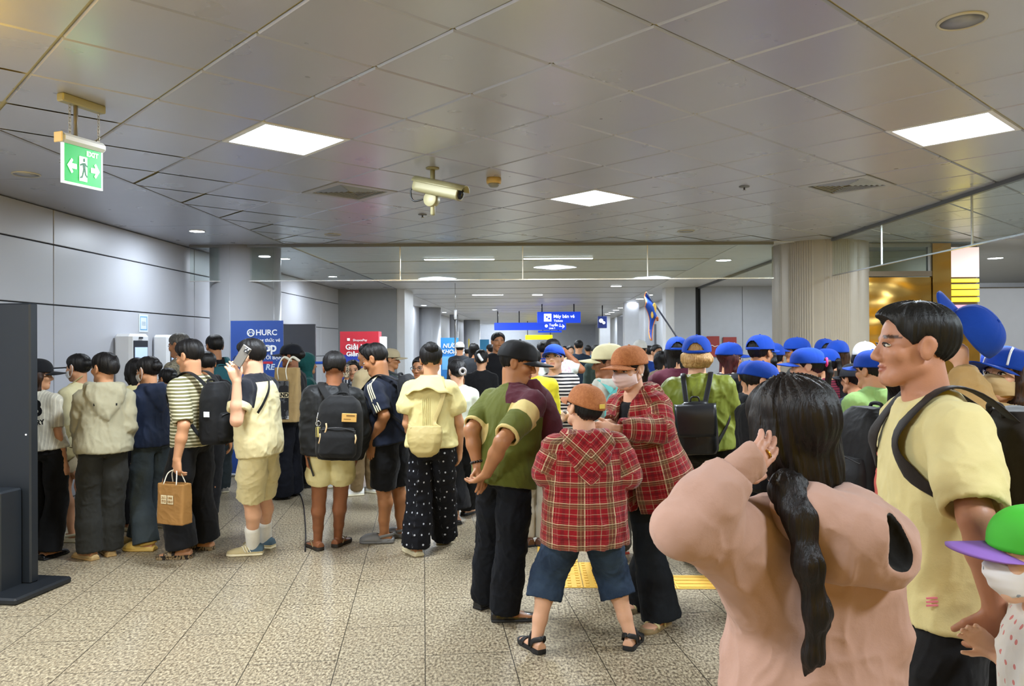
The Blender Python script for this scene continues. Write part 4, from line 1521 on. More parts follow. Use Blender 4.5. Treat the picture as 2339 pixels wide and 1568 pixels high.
# left pier, door recess and far columns
pier_m = plain('grey pier', '8b8f92', .4, .2)
b = MB(); cbox(b, SL - .2, -3.30, 17.9, 19.2, 0, CEIL); struct(b.build('wall_pier_left', pier_m))
b = MB(); cbox(b, -3.30, -3.12, 17.95, 19.2, 0, CEIL); struct(b.build('wall_pier_edge', plain('pale pier edge', 'd0d2d4', .4)))
b = MB(); cbox(b, SL - .2, SL + .55, 19.2, 60, 0, CEIL); struct(b.build('wall_far_left', wall_m))
b = MB(); cbox(b, SL + .5, SL + .57, 20.2, 22.2, 0, 1.98); struct(b.build('door_1', plain('dark door', '1e2123', .4)))
for nme, px, Y, r in (('column_3', 981, 27.0, .40), ('column_4', 1078, 40.0, .42), ('column_5', 1037, 33, .18)):
    p = at(px, 780, Y); round_column(nme, V3(p[0], p[1], 0), r, [.3, -.5])
# right-hand walls beyond
rw = plain('right wall panel', 'aeb1b8', .4, .05)
b = MB()
cbox(b, 3.12, 3.60, 18.0, 18.5, 0, CEIL); struct(b.build('wall_right_pier', rw))
b = MB(); cbox(b, 2.92, 3.12, 18.02, 18.5, 0, CEIL); struct(b.build('wall_right_edge', plain('white pier edge', 'e2e3e5', .4)))  # lit side of the pier put into a whiter colour
b = MB()
for s0, s1 in ((3.72, 4.66), (4.67, 5.9), (5.91, 7.4), (7.41, 9), (9.01, 12), (12.01, 20)): cbox(b, s0, s1, 18.0, 18.4, 0, CEIL)
struct(b.build('wall_right', rw))
struct(cbox(MB(), 3.60, 3.72, 18.1, 18.4, 0, CEIL).build('trim_3', plain('black gap', '1c1d20', .6)))
b = MB()
for t0_, t1_ in ((18.5, 24.0), (26.5, 33.0), (36, 60)): cbox(b, 3.6, 3.9, t0_, t1_, 0, CEIL)
struct(b.build('wall_far_right', plain('pale wall', 'c6c9ce', .45)))
b = MB(); cbox(b, 2.65, 3.1, 24.2, 24.7, 0, CEIL); cbox(b, 2.65, 3.1, 34, 34.6, 0, CEIL); struct(b.build('column_6', plain('white column', 'dadcdf', .4)))
struct(cbox(MB(), SL, 8, 50, 50.3, 0, CEIL).build('wall_far', plain('far wall', 'c4c8d0', .5)))
struct(MB().quadbox((13.5, -9, 0), (13.8, 20, CEIL)).build('wall_side', rw))
struct(MB().quadbox((-9, -8.3, 0), (14, -8, CEIL)).build('wall_back', plain('back wall', '9a9a9c', .45)))

# hanging glass smoke screens
gm = bpy.data.materials.new('clear glass'); gm.use_nodes = True
nt = gm.node_tree; nt.nodes.clear()
out = nt.nodes.new('ShaderNodeOutputMaterial'); tr = nt.nodes.new('ShaderNodeBsdfTransparent'); gl = nt.nodes.new('ShaderNodeBsdfGlossy'); mx = nt.nodes.new('ShaderNodeMixShader'); fr_ = nt.nodes.new('ShaderNodeFresnel')
tr.inputs[0].default_value = (.90, .95, .94, 1); gl.inputs['Roughness'].default_value = .02; fr_.inputs[0].default_value = 1.9
geo = nt.nodes.new('ShaderNodeNewGeometry'); inv = nt.nodes.new('ShaderNodeMath'); inv.operation = 'SUBTRACT'; inv.inputs[0].default_value = 1.0; nt.links.new(geo.outputs['Backfacing'], inv.inputs[1]); mlt = nt.nodes.new('ShaderNodeMath'); mlt.operation = 'MULTIPLY'; nt.links.new(fr_.outputs[0], mlt.inputs[0]); nt.links.new(inv.outputs[0], mlt.inputs[1]); nt.links.new(mlt.outputs[0], mx.inputs[0]); nt.links.new(tr.outputs[0], mx.inputs[1]); nt.links.new(gl.outputs[0], mx.inputs[2]); nt.links.new(mx.outputs[0], out.inputs[0])
ZG = EYE + .873
steel = plain('brushed steel', 'c2c4c6', .25, .9)
def glass_screen(name, x0, y0, x1, y1, joints, label, rail=True):
    d = nrm(V3(x1 - x0, y1 - y0, 0)); L = math.hypot(x1 - x0, y1 - y0); nn = V3(-d[1], d[0], 0)
    M = np.stack([d, nn, UP]); c = V3((x0 + x1) / 2, (y0 + y1) / 2, 0)
    root = thing(name, V3(c[0], c[1], ZG), label, 'glass screen')
    cuts = [0] + [j * L for j in joints] + [L]
    for a, b_ in zip(cuts[:-1], cuts[1:]):
        p = V3(x0, y0, 0) + d * (a + b_) / 2
        MB().box(p + UP * (ZG + CEIL) / 2, (b_ - a - .008, .010, CEIL - ZG - .004), M).build('glass_pane', gm, root)
    b = MB(); b.box(c + UP * (ZG - .006), (L, .022, .014), M); b.build('bottom_rail', steel, root)
    b = MB(); b.box(c + UP * (CEIL - .018), (L, .04, .036), M); b.build('top_rail', plain('grey rail', '77797c', .4, .5), root)
    for a in cuts[1:-1]: MB().box(V3(x0, y0, 0) + d * a + UP * (ZG + CEIL) / 2, (.012, .016, CEIL - ZG), M).build('joint_strip', steel, root)
gx = lambda px: (px - 1169.5) / FPX * Y_GL
glass_screen('smoke_screen', -4.2, Y_GL, gx(1768), Y_GL, [(gx(p) + 4.2) / (gx(1768) + 4.2) for p in (915, 1195, 1480)], 'long clear glass smoke screen hung across the concourse between the two big columns')
glass_screen('smoke_screen', X_GL, 9.84, X_GL, 2.2, [.17, .39, .6, .8], 'clear glass smoke screen running from the fluted column towards the viewer')

# lamps in the ceiling grid
lamp_e = emit('lamp diffuser', 'eaf4ff', GLOW)
def area(name, loc, size, w, col=(.82, .91, 1.0), shape='SQUARE', spread=math.pi, rot=None, parent=None, sy=None):
    l = bpy.data.lights.new(name, 'AREA'); l.energy = w; l.color = col; l.shape = shape; l.size = size; l.spread = spread
    if sy: l.shape = 'RECTANGLE'; l.size_y = sy
    o = bpy.data.objects.new(name, l); COL.objects.link(o)
    o.location = loc
    o.rotation_euler = (0, 0, GY * 0 + math.radians(90) - GY) if rot is None else rot
    return o
def ceiling_lamp(i, j, label, w=PANEL_W):
    c = gw(i + .5, j + .5, CEIL)
    root = thing('ceiling_lamp', c, label, 'ceiling light', 'square lamps in the ceiling grid')
    h = TILE / 2
    b = MB()
    for d, n in ((GB, GA), (-GB, -GA), (GA, -GB), (-GA, GB)): b.box(c + d * (h - .018) + UP * .004, (.030, TILE - .006, .014) if abs(d @ GB) > .5 else (TILE - .068, .030, .014), GM)
    b.build('frame', plain('lamp frame', 'e8eaec', .4), root)
    MB().box(c + UP * .006, (TILE - .065, TILE - .065, .006), GM).build('diffuser', lamp_e, root)
    area('panel_light', c - UP * .012, TILE - .07, w)
lab = ['square ceiling lamp glowing above the queue on the left', 'square ceiling lamp over the middle of the crowd, beyond the camera', 'square ceiling lamp nearest the glass screen by the right edge']
for (i, j), l_ in zip(LAMPS, lab): ceiling_lamp(i, j, l_)
for k, (i, j) in enumerate(((-5, 3), (-5, -2), (0, -7), (5, -7), (-10, -2), (10, -7), (10, -2), (15, -7), (15, -2))):
    ceiling_lamp(i, j, 'square ceiling lamp in the hall behind the viewer' if k < 6 else 'unseen square ceiling lamp added in the side hall beyond the right glass screen')  # side hall lamps added along the grid to brighten that side
# ---------------------------------------------------------------- things fixed to the building
def text(name, s, mat, parent, o, R, U, size, align='LEFT', ext=.001, bold=0.0, sx=1.0, shear=0.0):
    """raised lettering: starts at o, runs along R, stands along U"""
    cu = bpy.data.curves.new(name, 'FONT'); cu.body = s; cu.size = size; cu.align_x = align; cu.extrude = ext; cu.offset = bold; cu.shear = shear
    cu.materials.append(mat); cu.resolution_u = 3
    ob = bpy.data.objects.new(name, cu); COL.objects.link(ob)
    R, U = nrm(R), nrm(U); N = np.cross(R, U)
    m = Matrix.Identity(4)
    for i in range(3): m[i][0], m[i][1], m[i][2], m[i][3] = R[i] * sx, U[i], N[i], o[i]
    if parent is not None:
        ob.parent = parent
        b = parent['_b']
        for i in range(3): m[i][3] -= b[i]
    dg = bpy.context.evaluated_depsgraph_get()
    me = bpy.data.meshes.new_from_object(ob.evaluated_get(dg))
    me.name = name
    bpy.data.objects.remove(ob)
    ob = bpy.data.objects.new(name, me); COL.objects.link(ob)
    ob.parent = parent
    ob.matrix_local = m
    return ob


cream = plain('cream metal', 'a39d76', .45, .1)
white_p = plain('white plastic', 'e4e6e8', .4)
black_p = plain('black plastic', '17181a', .35)
white_e = plain('white lettering', 'f4f6f8', .5)

# air vents
for (i, j), lb in zip(VENTS, ('square slotted air vent in the ceiling left of the camera', 'square slotted air vent in the ceiling towards the right')):
    c = gw(i + .5, j + .5, CEIL); root = thing('air_vent', c, lb, 'air vent', 'square ceiling vents')
    b = MB(); h = TILE / 2 - .006
    for d, n in ((GB, GA), (-GB, -GA), (GA, -GB), (-GA, GB)): b.box(c + d * (h - .03) + UP * .001, (.060, TILE - .012, .010) if abs(d @ GB) > .5 else (TILE - .133, .060, .010), GM)
    b.build('frame', plain('vent frame', 'b9bcc0', .4, .2), root)
    b = MB()
    for r in range(1, 7):
        q = h - .055 - r * .032
        if q < .02: break
        for d in (GB, -GB, GA, -GA):
            M = Fr(c, np.cross(d, UP), d, UP).rot(0, 28)
            b.box(c + d * q + UP * .004, (2 * q, .024, .004), M)
    b.build('slats', plain('vent slat', 'a4a8ac', .4, .2), root)
    MB().box(c + UP * .035, (TILE - .02, TILE - .02, .01), GM).build('duct', plain('dark duct', '2c2e30', .8), root)

# round speakers, detectors, sprinklers
for px_, lb, r, m in (((2197, 47), 'round grey ceiling speaker at the top right', .095, 'a3a5ac'), ((60, 398), 'round flush ceiling speaker left of the exit sign', .10, 'b5b7bb'), ((1567, 528), 'small round ceiling speaker far off above the right side', .10, 'a3a5ac'), ((760, 536), 'small round ceiling speaker far off above the left column', .10, 'a9abb0')):
    c = ceilp(*px_); root = thing('ceiling_speaker', c, lb, 'speaker', 'round ceiling speakers')
    MB().lathe([(r, .002), (r, -.004), (r - .004, -.008), (r - .012, -.008), (r - .014, -.002)], c, n=40).build('rim', plain('speaker rim', 'cfc9b4', .4, .2), root, smooth=True)
    MB().lathe([(r - .012, -.0045), (0, -.0065)], c, n=40).build('grille', plain('speaker grille', m, .6, .2), root, smooth=True)
c = ceilp(1128, 407); root = thing('smoke_detector', c, 'yellowed smoke detector on the ceiling right of the camera', 'smoke detector')
MB().lathe([(.058, 0), (.060, -.03), (.056, -.045)], c, n=32).build('base', plain('yellowed plastic', 'd8b56a', .5), root, smooth=True)
MB().lathe([(.045, -.045), (.043, -.06), (.030, -.072), (0, -.074)], c, n=32).build('sensor_head', plain('detector grey', '8d8d86', .5), root, smooth=True)
for px_, lb in (((965, 490), 'small sprinkler head in the ceiling beside the camera foot'), ((1700, 426), 'small sprinkler head in the ceiling left of the right-hand vent')):
    c = ceilp(*px_); root = thing('sprinkler', c, lb, 'sprinkler', 'ceiling sprinklers')
    MB().lathe([(.045, 0), (.042, -.008), (.02, -.010)], c, n=24).build('escutcheon', plain('grey ring', '7d7f82', .4, .4), root, smooth=True)
    MB().lathe([(.008, -.008), (.008, -.03), (.018, -.034), (.016, -.037)], c, n=16).build('nozzle', steel, root, smooth=True)
# downlights
def downlight(c, lb, r=.095, w=SPOT_W, grp='round downlights'):
    root = thing('downlight', c, lb, 'downlight', grp)
    MB().lathe([(r, .001), (r, -.006), (r - .012, -.008), (r - .014, .0)], c, n=32).build('ring', plain('downlight ring', 'e6e8ea', .35), root, smooth=True)
    MB().lathe([(r - .013, -.004), (0, -.004)], c, n=32).build('diffuser', emit('downlight glow', 'f2f7ff', GLOW), root)
    if w: area('spot_light', c - UP * .015, 2 * r - .03, w, shape='DISK')
downlight(ceilp(450, 528), 'round downlight in the soffit above the ticket terminals')
downlight(ceilp(650, 591), 'round downlight just right of the round left column')
downlight(ceilp(760, 632), 'round downlight in the soffit before the grey pier')
for k, p in enumerate(((968, 698), (1015, 714), (1072, 734), (1130, 708))): downlight(ceilp(*p), ('round downlight over the far left columns, nearest of them', 'round downlight over the far left columns, second of them', 'round downlight over the far left columns, last of them', 'round downlight in the far slat ceiling')[k], .11, 20 if k < 2 else 0)
for k in range(11):
    downlight(cw(2.90, 12.3 + k * 1.75 + (6.6 if k else 0), CEIL - .012), 'round downlight in the row along the white right-hand soffit' if k else 'single round downlight in the white soffit near the glass screen', .13, 30 if k % 2 == 0 else 0, 'soffit row of downlights')
# linear lamps between the far slats
le = emit('linear lamp', 'eef5ff', 9.0)
for k, (x0, x1, py) in enumerate(((968, 1130, 591), (1195, 1355, 589), (1395, 1420, 653), (1078, 1150, 673), (1215, 1240, 673))):
    p = ceilp((x0 + x1) / 2, py); L = (x1 - x0) / FPX * p[1]
    root = thing('strip_lamp', V3(p[0], p[1], CEIL), ('long strip lamp in the far slat ceiling, left of the nearest pair', 'long strip lamp in the far slat ceiling, right of the nearest pair', 'short strip lamp at the right end of a far slat', 'strip lamp far down the slat ceiling', 'short strip lamp far down the middle of the slat ceiling')[k], 'strip lamp', 'strip lamps between ceiling slats')
    MB().box(p - UP * .006, (L, .10, .012)).build('housing', white_p, root)
    MB().box(p - UP * .016, (L - .02, .085, .008)).build('tube', le, root)
    area('strip_light', p - UP * .03, L - .03, 30 if k < 2 else 12, sy=.08, rot=(0, 0, 0))
area('far_light', V3(-.6, 48.4, CEIL - .03), 3.0, 110, rot=(math.radians(40), 0, 0), sy=.5)  # added lamp with no fixture, tilted to brighten the far wall
for k in range(14):
    y = 12.5 + k * 2.6
    area('far_light', V3(-.3 + .9 * (k % 3 - 1), y, CEIL - .03), 1.2, 90, rot=(0, 0, 0), sy=.3)  # added lamps with no fixtures, brighten the far concourse

# CCTV camera on a drop pole
c = ceilp(988, 384); D = c[1]
root = thing('security_camera', c, 'cream security camera hanging from the ceiling on a short pole', 'security camera')
pb = at(986, 492, D)
MB().lathe([(.05, 0), (.05, -.008), (.022, -.014)], c, n=28).build('ceiling_flange', cream, root, smooth=True)
MB().tube([c - UP * .01, V3(c[0], D, pb[2] + .01), V3(c[0], D, pb[2])], [.018, .018, .013], 16).build('pole', cream, root, smooth=True)
jt = at(986, 456, D)
fdir = nrm(V3(.86, -.42, -.26)); hr = nrm(np.cross(fdir, UP)); hu = np.cross(hr, fdir)
hf = Fr(at(1000, 433, D - .05), hr, fdir, hu)
S = Solid(.0045)
S.u(loft(hf.p(0, -.20, 0), hf.p(0, .20, 0), hr, [(0, .048, .045, .045), (.05, .054, .05, .052), (.95, .054, .05, .052), (1, .054, .05, .052)], 3.5))
V, F = S.mesh(); ho = link('housing', V, F, cream, root)
b = MB(); b.grid(lambda u, v: hf.pts(np.stack([.062 * np.sin((u - .5) * 2.6), -.21 + .45 * v, .006 + .062 * np.cos((u - .5) * 2.6)], -1)), 14, 4, .004); b.build('sunshield', cream, root, smooth=True)
MB().lathe([(.040, 0), (.040, .006), (.03, .008)], hf.p(0, .20, 0), fdir, 24).build('lens_window', plain('lens glass', '0c0d10', .08), root, smooth=True)
b = MB(); b.lathe([(.052, -.03), (.056, -.028), (.056, .028), (.052, .03)], jt, hr, 28); b.build('pivot', cream, root, smooth=True)
b = MB(); b.tube(smooth_path([hf.p(0, -.205, -.01), hf.p(0, -.235, -.05), hf.p(.0, -.19, -.12), jt + hr * -.0 - fdir * .05], 6), .007, 8); b.build('cable', black_p, root, smooth=True)

# exit sign on chains
A_, B_ = ceilp(140, 212), ceilp(232, 243)
d = nrm((B_ - A_) * V3(1, 1, 0)); L = np.linalg.norm((B_ - A_)[:2]); nn = np.cross(d, UP)       # nn faces the viewer's side
M = np.stack([d, -nn, UP]); c = (A_ + B_) / 2
root = thing('exit_sign', c, 'lit green exit sign hung on chains from the ceiling, two white arrows', 'exit sign')
MB().box(c - UP * .022, (L + .02, .05, .044), M, .006).build('ceiling_bracket', cream, root)
yp = c[1]
zt = at(180, 322, yp)[2]; zb = at(178, 428, yp)[2]
b = MB(); b.box(V3(c[0], c[1], zt - .012), (L + .03, .058, .052), M, .016); b.build('lamp_housing', plain('sign housing', 'd5d8d6', .4), root, smooth=False)
b = MB(); b.box(V3(c[0], c[1], zt - .012) - d * (L / 2 + .018), (.008, .060, .054), M, .003); b.build('end_cap', plain('sign end cap', 'd9bd7e', .5), root)
pc = V3(c[0], c[1], (zt + zb) / 2 - .012); ph = zt - zb - .03
MB().box(pc, (L + .0, .014, ph), M).build('edge_lit_panel', emit('sign white', 'f4fff8', 1.0), root)
gp = emit('sign green', '04a443', .55)
fc = pc + nn * .0085
gpo = MB().box(fc, (L - .022, .003, ph - .022), M).build('green_face', gp, root)
we = emit('sign symbols', 'f2fff6', 1.4)
f0 = fc + nn * .0025
def poly(bm, pts, th=.002):
    q = np.array([f0 + d * x * L + UP * y * ph for x, y in pts]); n = len(q)
    bm.add(np.concatenate([q, q + nn * th]), [tuple(range(n)), tuple(range(n, 2 * n))[::-1]] + [(k, (k + 1) % n, n + (k + 1) % n, n + k) for k in range(n)])
for g in (-1, 1):
    b = MB()
    poly(b, [(g * .40, -.06), (g * .30, .12), (g * .265, .08), (g * .30, .0), (g * .18, .0), (g * .18, -.12), (g * .30, -.12), (g * .265, -.20), (g * .30, -.24)])
    b.build('arrow', we, gpo)
b = MB(); poly(b, [(-.11, -.38), (.08, -.38), (.08, .22), (-.11, .22)]); b.build('door_symbol', we, gpo)
f0 = f0 + nn * .0022
b = MB()
poly(b, [(-.02, .10), (.02, .10), (.025, .17), (-.0, .19), (-.025, .16)])
poly(b, [(-.045, .06), (.03, .08), (.035, -.08), (-.02, -.10)]); poly(b, [(.0, -.08), (.035, -.07), (.05, -.20), (.08, -.24), (.07, -.28), (.02, -.22)]); poly(b, [(-.02, -.08), (.01, -.10), (-.04, -.30), (-.10, -.32), (-.10, -.28), (-.06, -.26)])
poly(b, [(.03, .07), (.09, .0), (.07, -.02), (.01, .03)]); poly(b, [(-.04, .06), (-.11, .02), (-.09, -.02), (-.02, .03)])
b.build('running_figure', plain('sign dark green', '0a6a3a', .5), gpo)
text('exit_lettering', 'EXIT', we, gpo, fc + nn * .003 + d * (.07 * L) + UP * ph * .27, d, UP, .036, bold=.0008)
for e_ in (A_ + d * .05 - UP * .03, B_ - d * .02 - UP * .03):
    top_, bot = V3(e_[0], e_[1], CEIL - .045), V3(e_[0], e_[1], zt + .012)
    nl = 9; b = MB()
    for k in range(nl):
        cc_ = top_ + (bot - top_) * ((k + .5) / nl); hl = (top_[2] - bot[2]) / nl * .62
        ax_ = d if k % 2 else nn
        a = np.linspace(0, 2 * np.pi, 12, endpoint=False)
        b.tube(cc_ + np.outer(np.cos(a) * .006, ax_) + np.outer(np.sin(a) * hl, UP), .0016, 5, closed=True)
    b.build('chain', plain('chain steel', '9a9688', .35, .8), root, smooth=True)
e_ = A_ + d * .085
MB().tube([V3(e_[0], e_[1], CEIL - .03), V3(e_[0], e_[1], zt)], .011, 10).build('cable_conduit', plain('grey conduit', '6e6a60', .5), root, smooth=True)

# dark kiosk at the left edge
km = plain('kiosk grey', '1f242a', .42, .1)
k1 = floorp(80, 1345); k0 = k1 + V3(-1.2, .18, 0)
d = nrm(k0 - k1); n_ = nrm(np.cross(UP, d)); n_ = n_ if n_[1] < 0 else -n_
M = np.stack([d, -n_, UP]); zt = 1.905
root = thing('information_kiosk', k1, 'tall dark grey information kiosk cut off at the left edge', 'kiosk')
MB().box(k1 + d * .5 + UP * (zt / 2 + .02), (1.0, .075, zt - .04), M, .01).build('tall_panel', km, root)
MB().box(k1 + d * .52 + n_ * .13 + UP * .35, (.92, .19, .66), M, .012).build('front_box', km, root)
MB().box(k1 + d * .47 + n_ * .09 + UP * .022, (1.24, .50, .044), M, .012).build('base_plate', plain('kiosk base', '191d22', .45, .1), root)
MB().box(k1 + d * .03 + n_ * .040 + UP * 1.03, (.008, .004, .008), M).build('indicator_light', emit('led', 'ffffff', 3), root)

# wall terminals and notice
def wall_pt(px_, py_):
    dd = rayd(px_, py_); k = SL / (dd @ CB); return V3(0, 0, EYE) + dd * k
for px_, lb in ((279, 'white wall terminal with a lit screen, nearer the dark kiosk'), (364, 'white wall terminal with a lit screen, further along the wall')):
    p = wall_pt(px_, 800); c = V3(p[0], p[1], 1.45)
    root = thing('ticket_terminal', c + CB * .0, lb, 'ticket terminal', 'wall ticket terminals')
    MB().box(c + CB * .11, (.20, .40, .62), CM, .03).build('body', white_p, root)
    MB().box(c + CB * .213, (.008, .31, .47), CM, .004).build('bezel', black_p, root)
    MB().box(c + CB * .2185 - UP * .02, (.004, .27, .36), CM).build('screen', emit('terminal screen', 'b9d0f0', .55), root)
    MB().box(c + CB * .216 + UP * .265, (.006, .08, .02), CM).build('camera_window', black_p, root)
p = wall_pt(327, 739)
root = thing('paper_notice', p, 'small white paper notice with a blue border taped to the wall', 'notice')
MB().box(p + CB * .004, (.003, .21, .21), CM).build('sheet', plain('paper', 'dfe6ea', .7), root)
b = MB()
for q in (-1, 1): b.box(p + CB * .0065 + CA * q * .075, (.001, .012, .16), CM); b.box(p + CB * .0065 + UP * q * .075, (.001, .16, .012), CM)
b.build('blue_border', plain('notice blue', '6fb2dc', .7), root)
b = MB()
for q in (.012, -.004, -.02): b.box(p + CB * .0065 + UP * q, (.001, .085, .006), CM)
b.build('notice_print', plain('notice text', '7d9cb8', .7), root)

# standing banners and boards
def banner(name, x0, x1, ytop, Y, mat, label, cat, frame_m=steel, ybot=None, th=.012, gap=.03):
    a, b_ = at(x0, ytop, Y), at(x1, ytop, Y)
    z1 = (a[2] + b_[2]) / 2; w = b_[0] - a[0]; c = V3((a[0] + b_[0]) / 2, Y, 0)
    root = thing(name, c, label, cat)
    MB().box(c + UP * (z1 + gap) / 2, (w, th, z1 - gap), None).build('panel', mat, root)
    MB().box(c + UP * .02, (w + .04, .28, .04), None, .01).build('base', frame_m, root)
    return root, c, w, z1
blue = plain('banner blue', '2a4d9c', .5)
root, c, w, z1 = banner('roll_up_banner', 527, 647, 733, 9.75, blue, 'tall blue roll-up banner standing before the round left column', 'banner')
X, Fz = V3(1, 0, 0), V3(0, -1, 0)
def on(px_, py_, Y): return at(px_, py_, Y - .008)
Y = 9.75
text('banner_lettering', 'HURC', white_e, root, on(584, 766, Y), X, UP, .098, bold=.002)
b = MB(); a = np.linspace(0, 2 * np.pi, 24, endpoint=False)
q = on(573, 761, Y); b.tube(q + np.outer(np.cos(a) * .042, X) + np.outer(np.sin(a) * .042, UP), .008, 6, closed=True); b.tube([q + V3(-.03, 0, -.02), q + V3(-.012, 0, .018), q + V3(0, 0, -.005), q + V3(.012, 0, .018), q + V3(.03, 0, -.02)], .007, 6)
b.build('emblem', white_e, root)
text('banner_lettering', 'Phương thức vé', white_e, root, on(640, 781, Y), X, UP, .062, align='RIGHT', bold=.001)
text('banner_lettering', 'hop', white_e, root, on(632, 803, Y), X, UP, .165, align='RIGHT', bold=.004)
q = on(612, 796, Y) + V3(0, -.004, 0); b = MB(); b.tube(q + np.outer(np.cos(a) * .036, X) + np.outer(np.sin(a) * .036, UP), .006, 6, closed=True); b.tube([q, q + V3(0, 0, .024)], .004, 5); b.tube([q, q + V3(.015, 0, .0)], .004, 5); b.build('clock_symbol', white_e, root)
text('banner_lettering', 'VỚI BẠN', white_e, root, on(645, 821, Y), X, UP, .062, align='RIGHT', bold=.001)
MB().box(on(612, 829, Y), (.12, .002, .03)).build('red_tag', plain('tag red', 'c22a3c', .5), root)
text('banner_lettering', 'RE', plain('pale blue lettering', 'cfe2f6', .5), root, on(606, 845, Y), X, UP, .10, bold=.003, shear=.2)
text('banner_lettering', 'ID', white_e, root, on(542, 880, Y), X, UP, .10, bold=.003)
MB().box(on(534, 1000, Y), (.10, .002, .30)).build('white_box', plain('banner grey', '9aa2ad', .5), root)
root, c, w, z1 = banner('display_board', 646, 721, 741, 11.6, plain('dark board', '4a4b52', .5), 'plain dark grey display board standing behind the blue banner', 'display board', plain('board foot', '333', .5) if 0 else km, th=.04)
red = plain('stand red', 'b72434', .45)
Y = 13.2
root, c, w, z1 = banner('advertising_stand', 781, 868, 758, Y, red, 'red advertising stand with white lettering before the grey pier', 'advertising stand', km, th=.30)
Y -= .15
text('stand_lettering', 'ShopeePay', white_e, root, on(806, 780, Y), X, UP, .055)
MB().box(on(796, 776, Y), (.045, .003, .045), None).build('emblem', white_e, root)
text('stand_lettering', 'Giải K', white_e, root, on(789, 799, Y), X, UP, .125, bold=.003)
MB().box(at(824, 860, Y - .003), (.63, .006, .72)).build('blue_panel', plain('stand blue', '2b3fa0', .45), root)
text('stand_lettering', 'Giảm', white_e, root, at(791, 814, Y - .01), X, UP, .105, bold=.003)
p = at(876, 800, 13.2); MB().box(V3(p[0], 13.2, z1 - .40), (.075, .26, .62)).build('lit_side', emit('stand light', 'e8f4ff', 1.6), root)
Y = 21
root, c, w, z1 = banner('poster_stand', 1007, 1047, 772, Y, plain('poster blue', '2f7fc8', .5), 'light blue poster stand far down the left side', 'poster stand', km, th=.1)
text('stand_lettering', 'NƯỚC', white_e, root, at(1011, 795, Y - .06), X, UP, .16, bold=.003, shear=.2)
text('stand_lettering', 'KHOÁNG', white_e, root, at(1008, 808, Y - .06), X, UP, .145, bold=.003, shear=.2)
MB().box(at(1027, 830, Y - .052), (.40, .004, .36)).build('pale_panel', plain('poster cyan', '6fb4e4', .5), root)
root, c, w, z1 = banner('poster_stand', 1096, 1117, 776, 34, plain('poster teal', '1d6f94', .5), 'small dark blue poster stand at the far end of the left side', 'poster stand', km, th=.1)
p = at(905 + 11, 850, 18.9)
# wall-side details far left
for px_, lb, col in ((947, 'narrow red vertical sign on the far left wall', 'b8323c'),):
    q0 = at(px_, 800, 24.0); root = MB().box(V3(SL + .56 + 24 * math.sin(YC), 24.0, 1.75), (.03, .22, 1.3)).build('wall_sign', plain('sign red', col, .5), base=V3(SL + .56 + 24 * math.sin(YC), 24.0, 1.75)); tag(root, lb, 'sign')
for px_, Y, lb in ((1040, 19, 'thin grey pole standing in the middle of the far concourse'), (1071, 26, 'thin yellow and black barrier pole beside the far columns')):
    p = at(px_, 790, Y); root = thing('queue_pole', V3(p[0], p[1], 0), lb, 'pole')
    MB().lathe([(.16, 0), (.16, .02), (.03, .04)], V3(p[0], p[1], 0), n=20).build('foot', km, root, smooth=True)
    MB().tube([V3(p[0], p[1], .03), V3(p[0], p[1], 2.25 if Y == 19 else 1.85)], .022, 10).build('post', steel if Y == 19 else plain('pole yellow', 'b9a33a', .5), root, smooth=True)
    if Y == 19: MB().ball(V3(p[0], p[1], 2.28), .05).build('camera_dome', black_p, root, smooth=True)
p = at(1040, 716, 16.5); root = thing('ceiling_rod_sign', V3(p[0], p[1], CEIL), 'small white tube hanging on a thin rod from the slat ceiling', 'hanging tube')
MB().tube([V3(p[0], p[1], CEIL), V3(p[0], p[1], p[2] + .05)], .007, 8).build('rod', steel, root, smooth=True)
MB().tube([V3(p[0], p[1], p[2] + .07), V3(p[0], p[1], p[2] - .13)], .032, 12).build('tube', white_p, root, smooth=True)

# hanging blue signs
sblue = emit('sign blue', '1644d8', .75); swhite = emit('sign letters', 'f6f9ff', 1.1)
def hang_sign(x0, x1, y0, y1, Y, label, rods, mat=sblue, th=.10, name='hanging_sign'):
    a, b_ = at(x0, y0, Y), at(x1, y1, Y)
    c = V3((a[0] + b_[0]) / 2, Y, (a[2] + b_[2]) / 2)
    root = thing(name, c, label, 'hanging sign')
    MB().box(c, (b_[0] - a[0], th, a[2] - b_[2]), None, .012).build('panel', mat, root)
    for r in rods:
        q = at(r, y0, Y); MB().tube([V3(q[0], Y, a[2] - .01), V3(q[0], Y, CEIL + .02)], .02, 8).build('hanger_rod', plain('dark rod', '2b2d33', .4, .4), root, smooth=True)
    return root, c
Y = 25
root, c = hang_sign(1227, 1326, 713, 738, Y, 'large blue hanging sign reading Máy bán vé with a ticket symbol', (1238, 1311))
q = at(1251, 726, Y - .055); MB().box(q, (.24, .006, .25), None, .002).build('symbol_square', swhite, root)
b = MB(); b.box(q + V3(-.03, -.006, .02), (.05, .004, .05)); b.box(q + V3(.045, -.006, -.03), (.06, .004, .05)); b.build('symbol', sblue, root)
text('sign_lettering', 'Máy bán vé', swhite, root, at(1264, 726.5, Y - .056), X, UP, .150, bold=.003)
text('sign_lettering', 'Tickets', swhite, root, at(1265, 735.5, Y - .056), X, UP, .10, bold=.002)
Y = 30
root, c = hang_sign(1129, 1293, 738, 754, Y, 'wide blue hanging sign reading Tuyến 1 with an arrow, further off', (1137, 1186))
text('sign_lettering', 'Tuyến 1', swhite, root, at(1254, 745.5, Y - .056), X, UP, .135, bold=.003)
text('sign_lettering', 'Line 1', swhite, root, at(1254, 752, Y - .056), X, UP, .10, bold=.002)
MB().ball(at(1248, 745, Y - .06), (.06, .01, .06)).build('line_symbol', swhite, root, smooth=True)
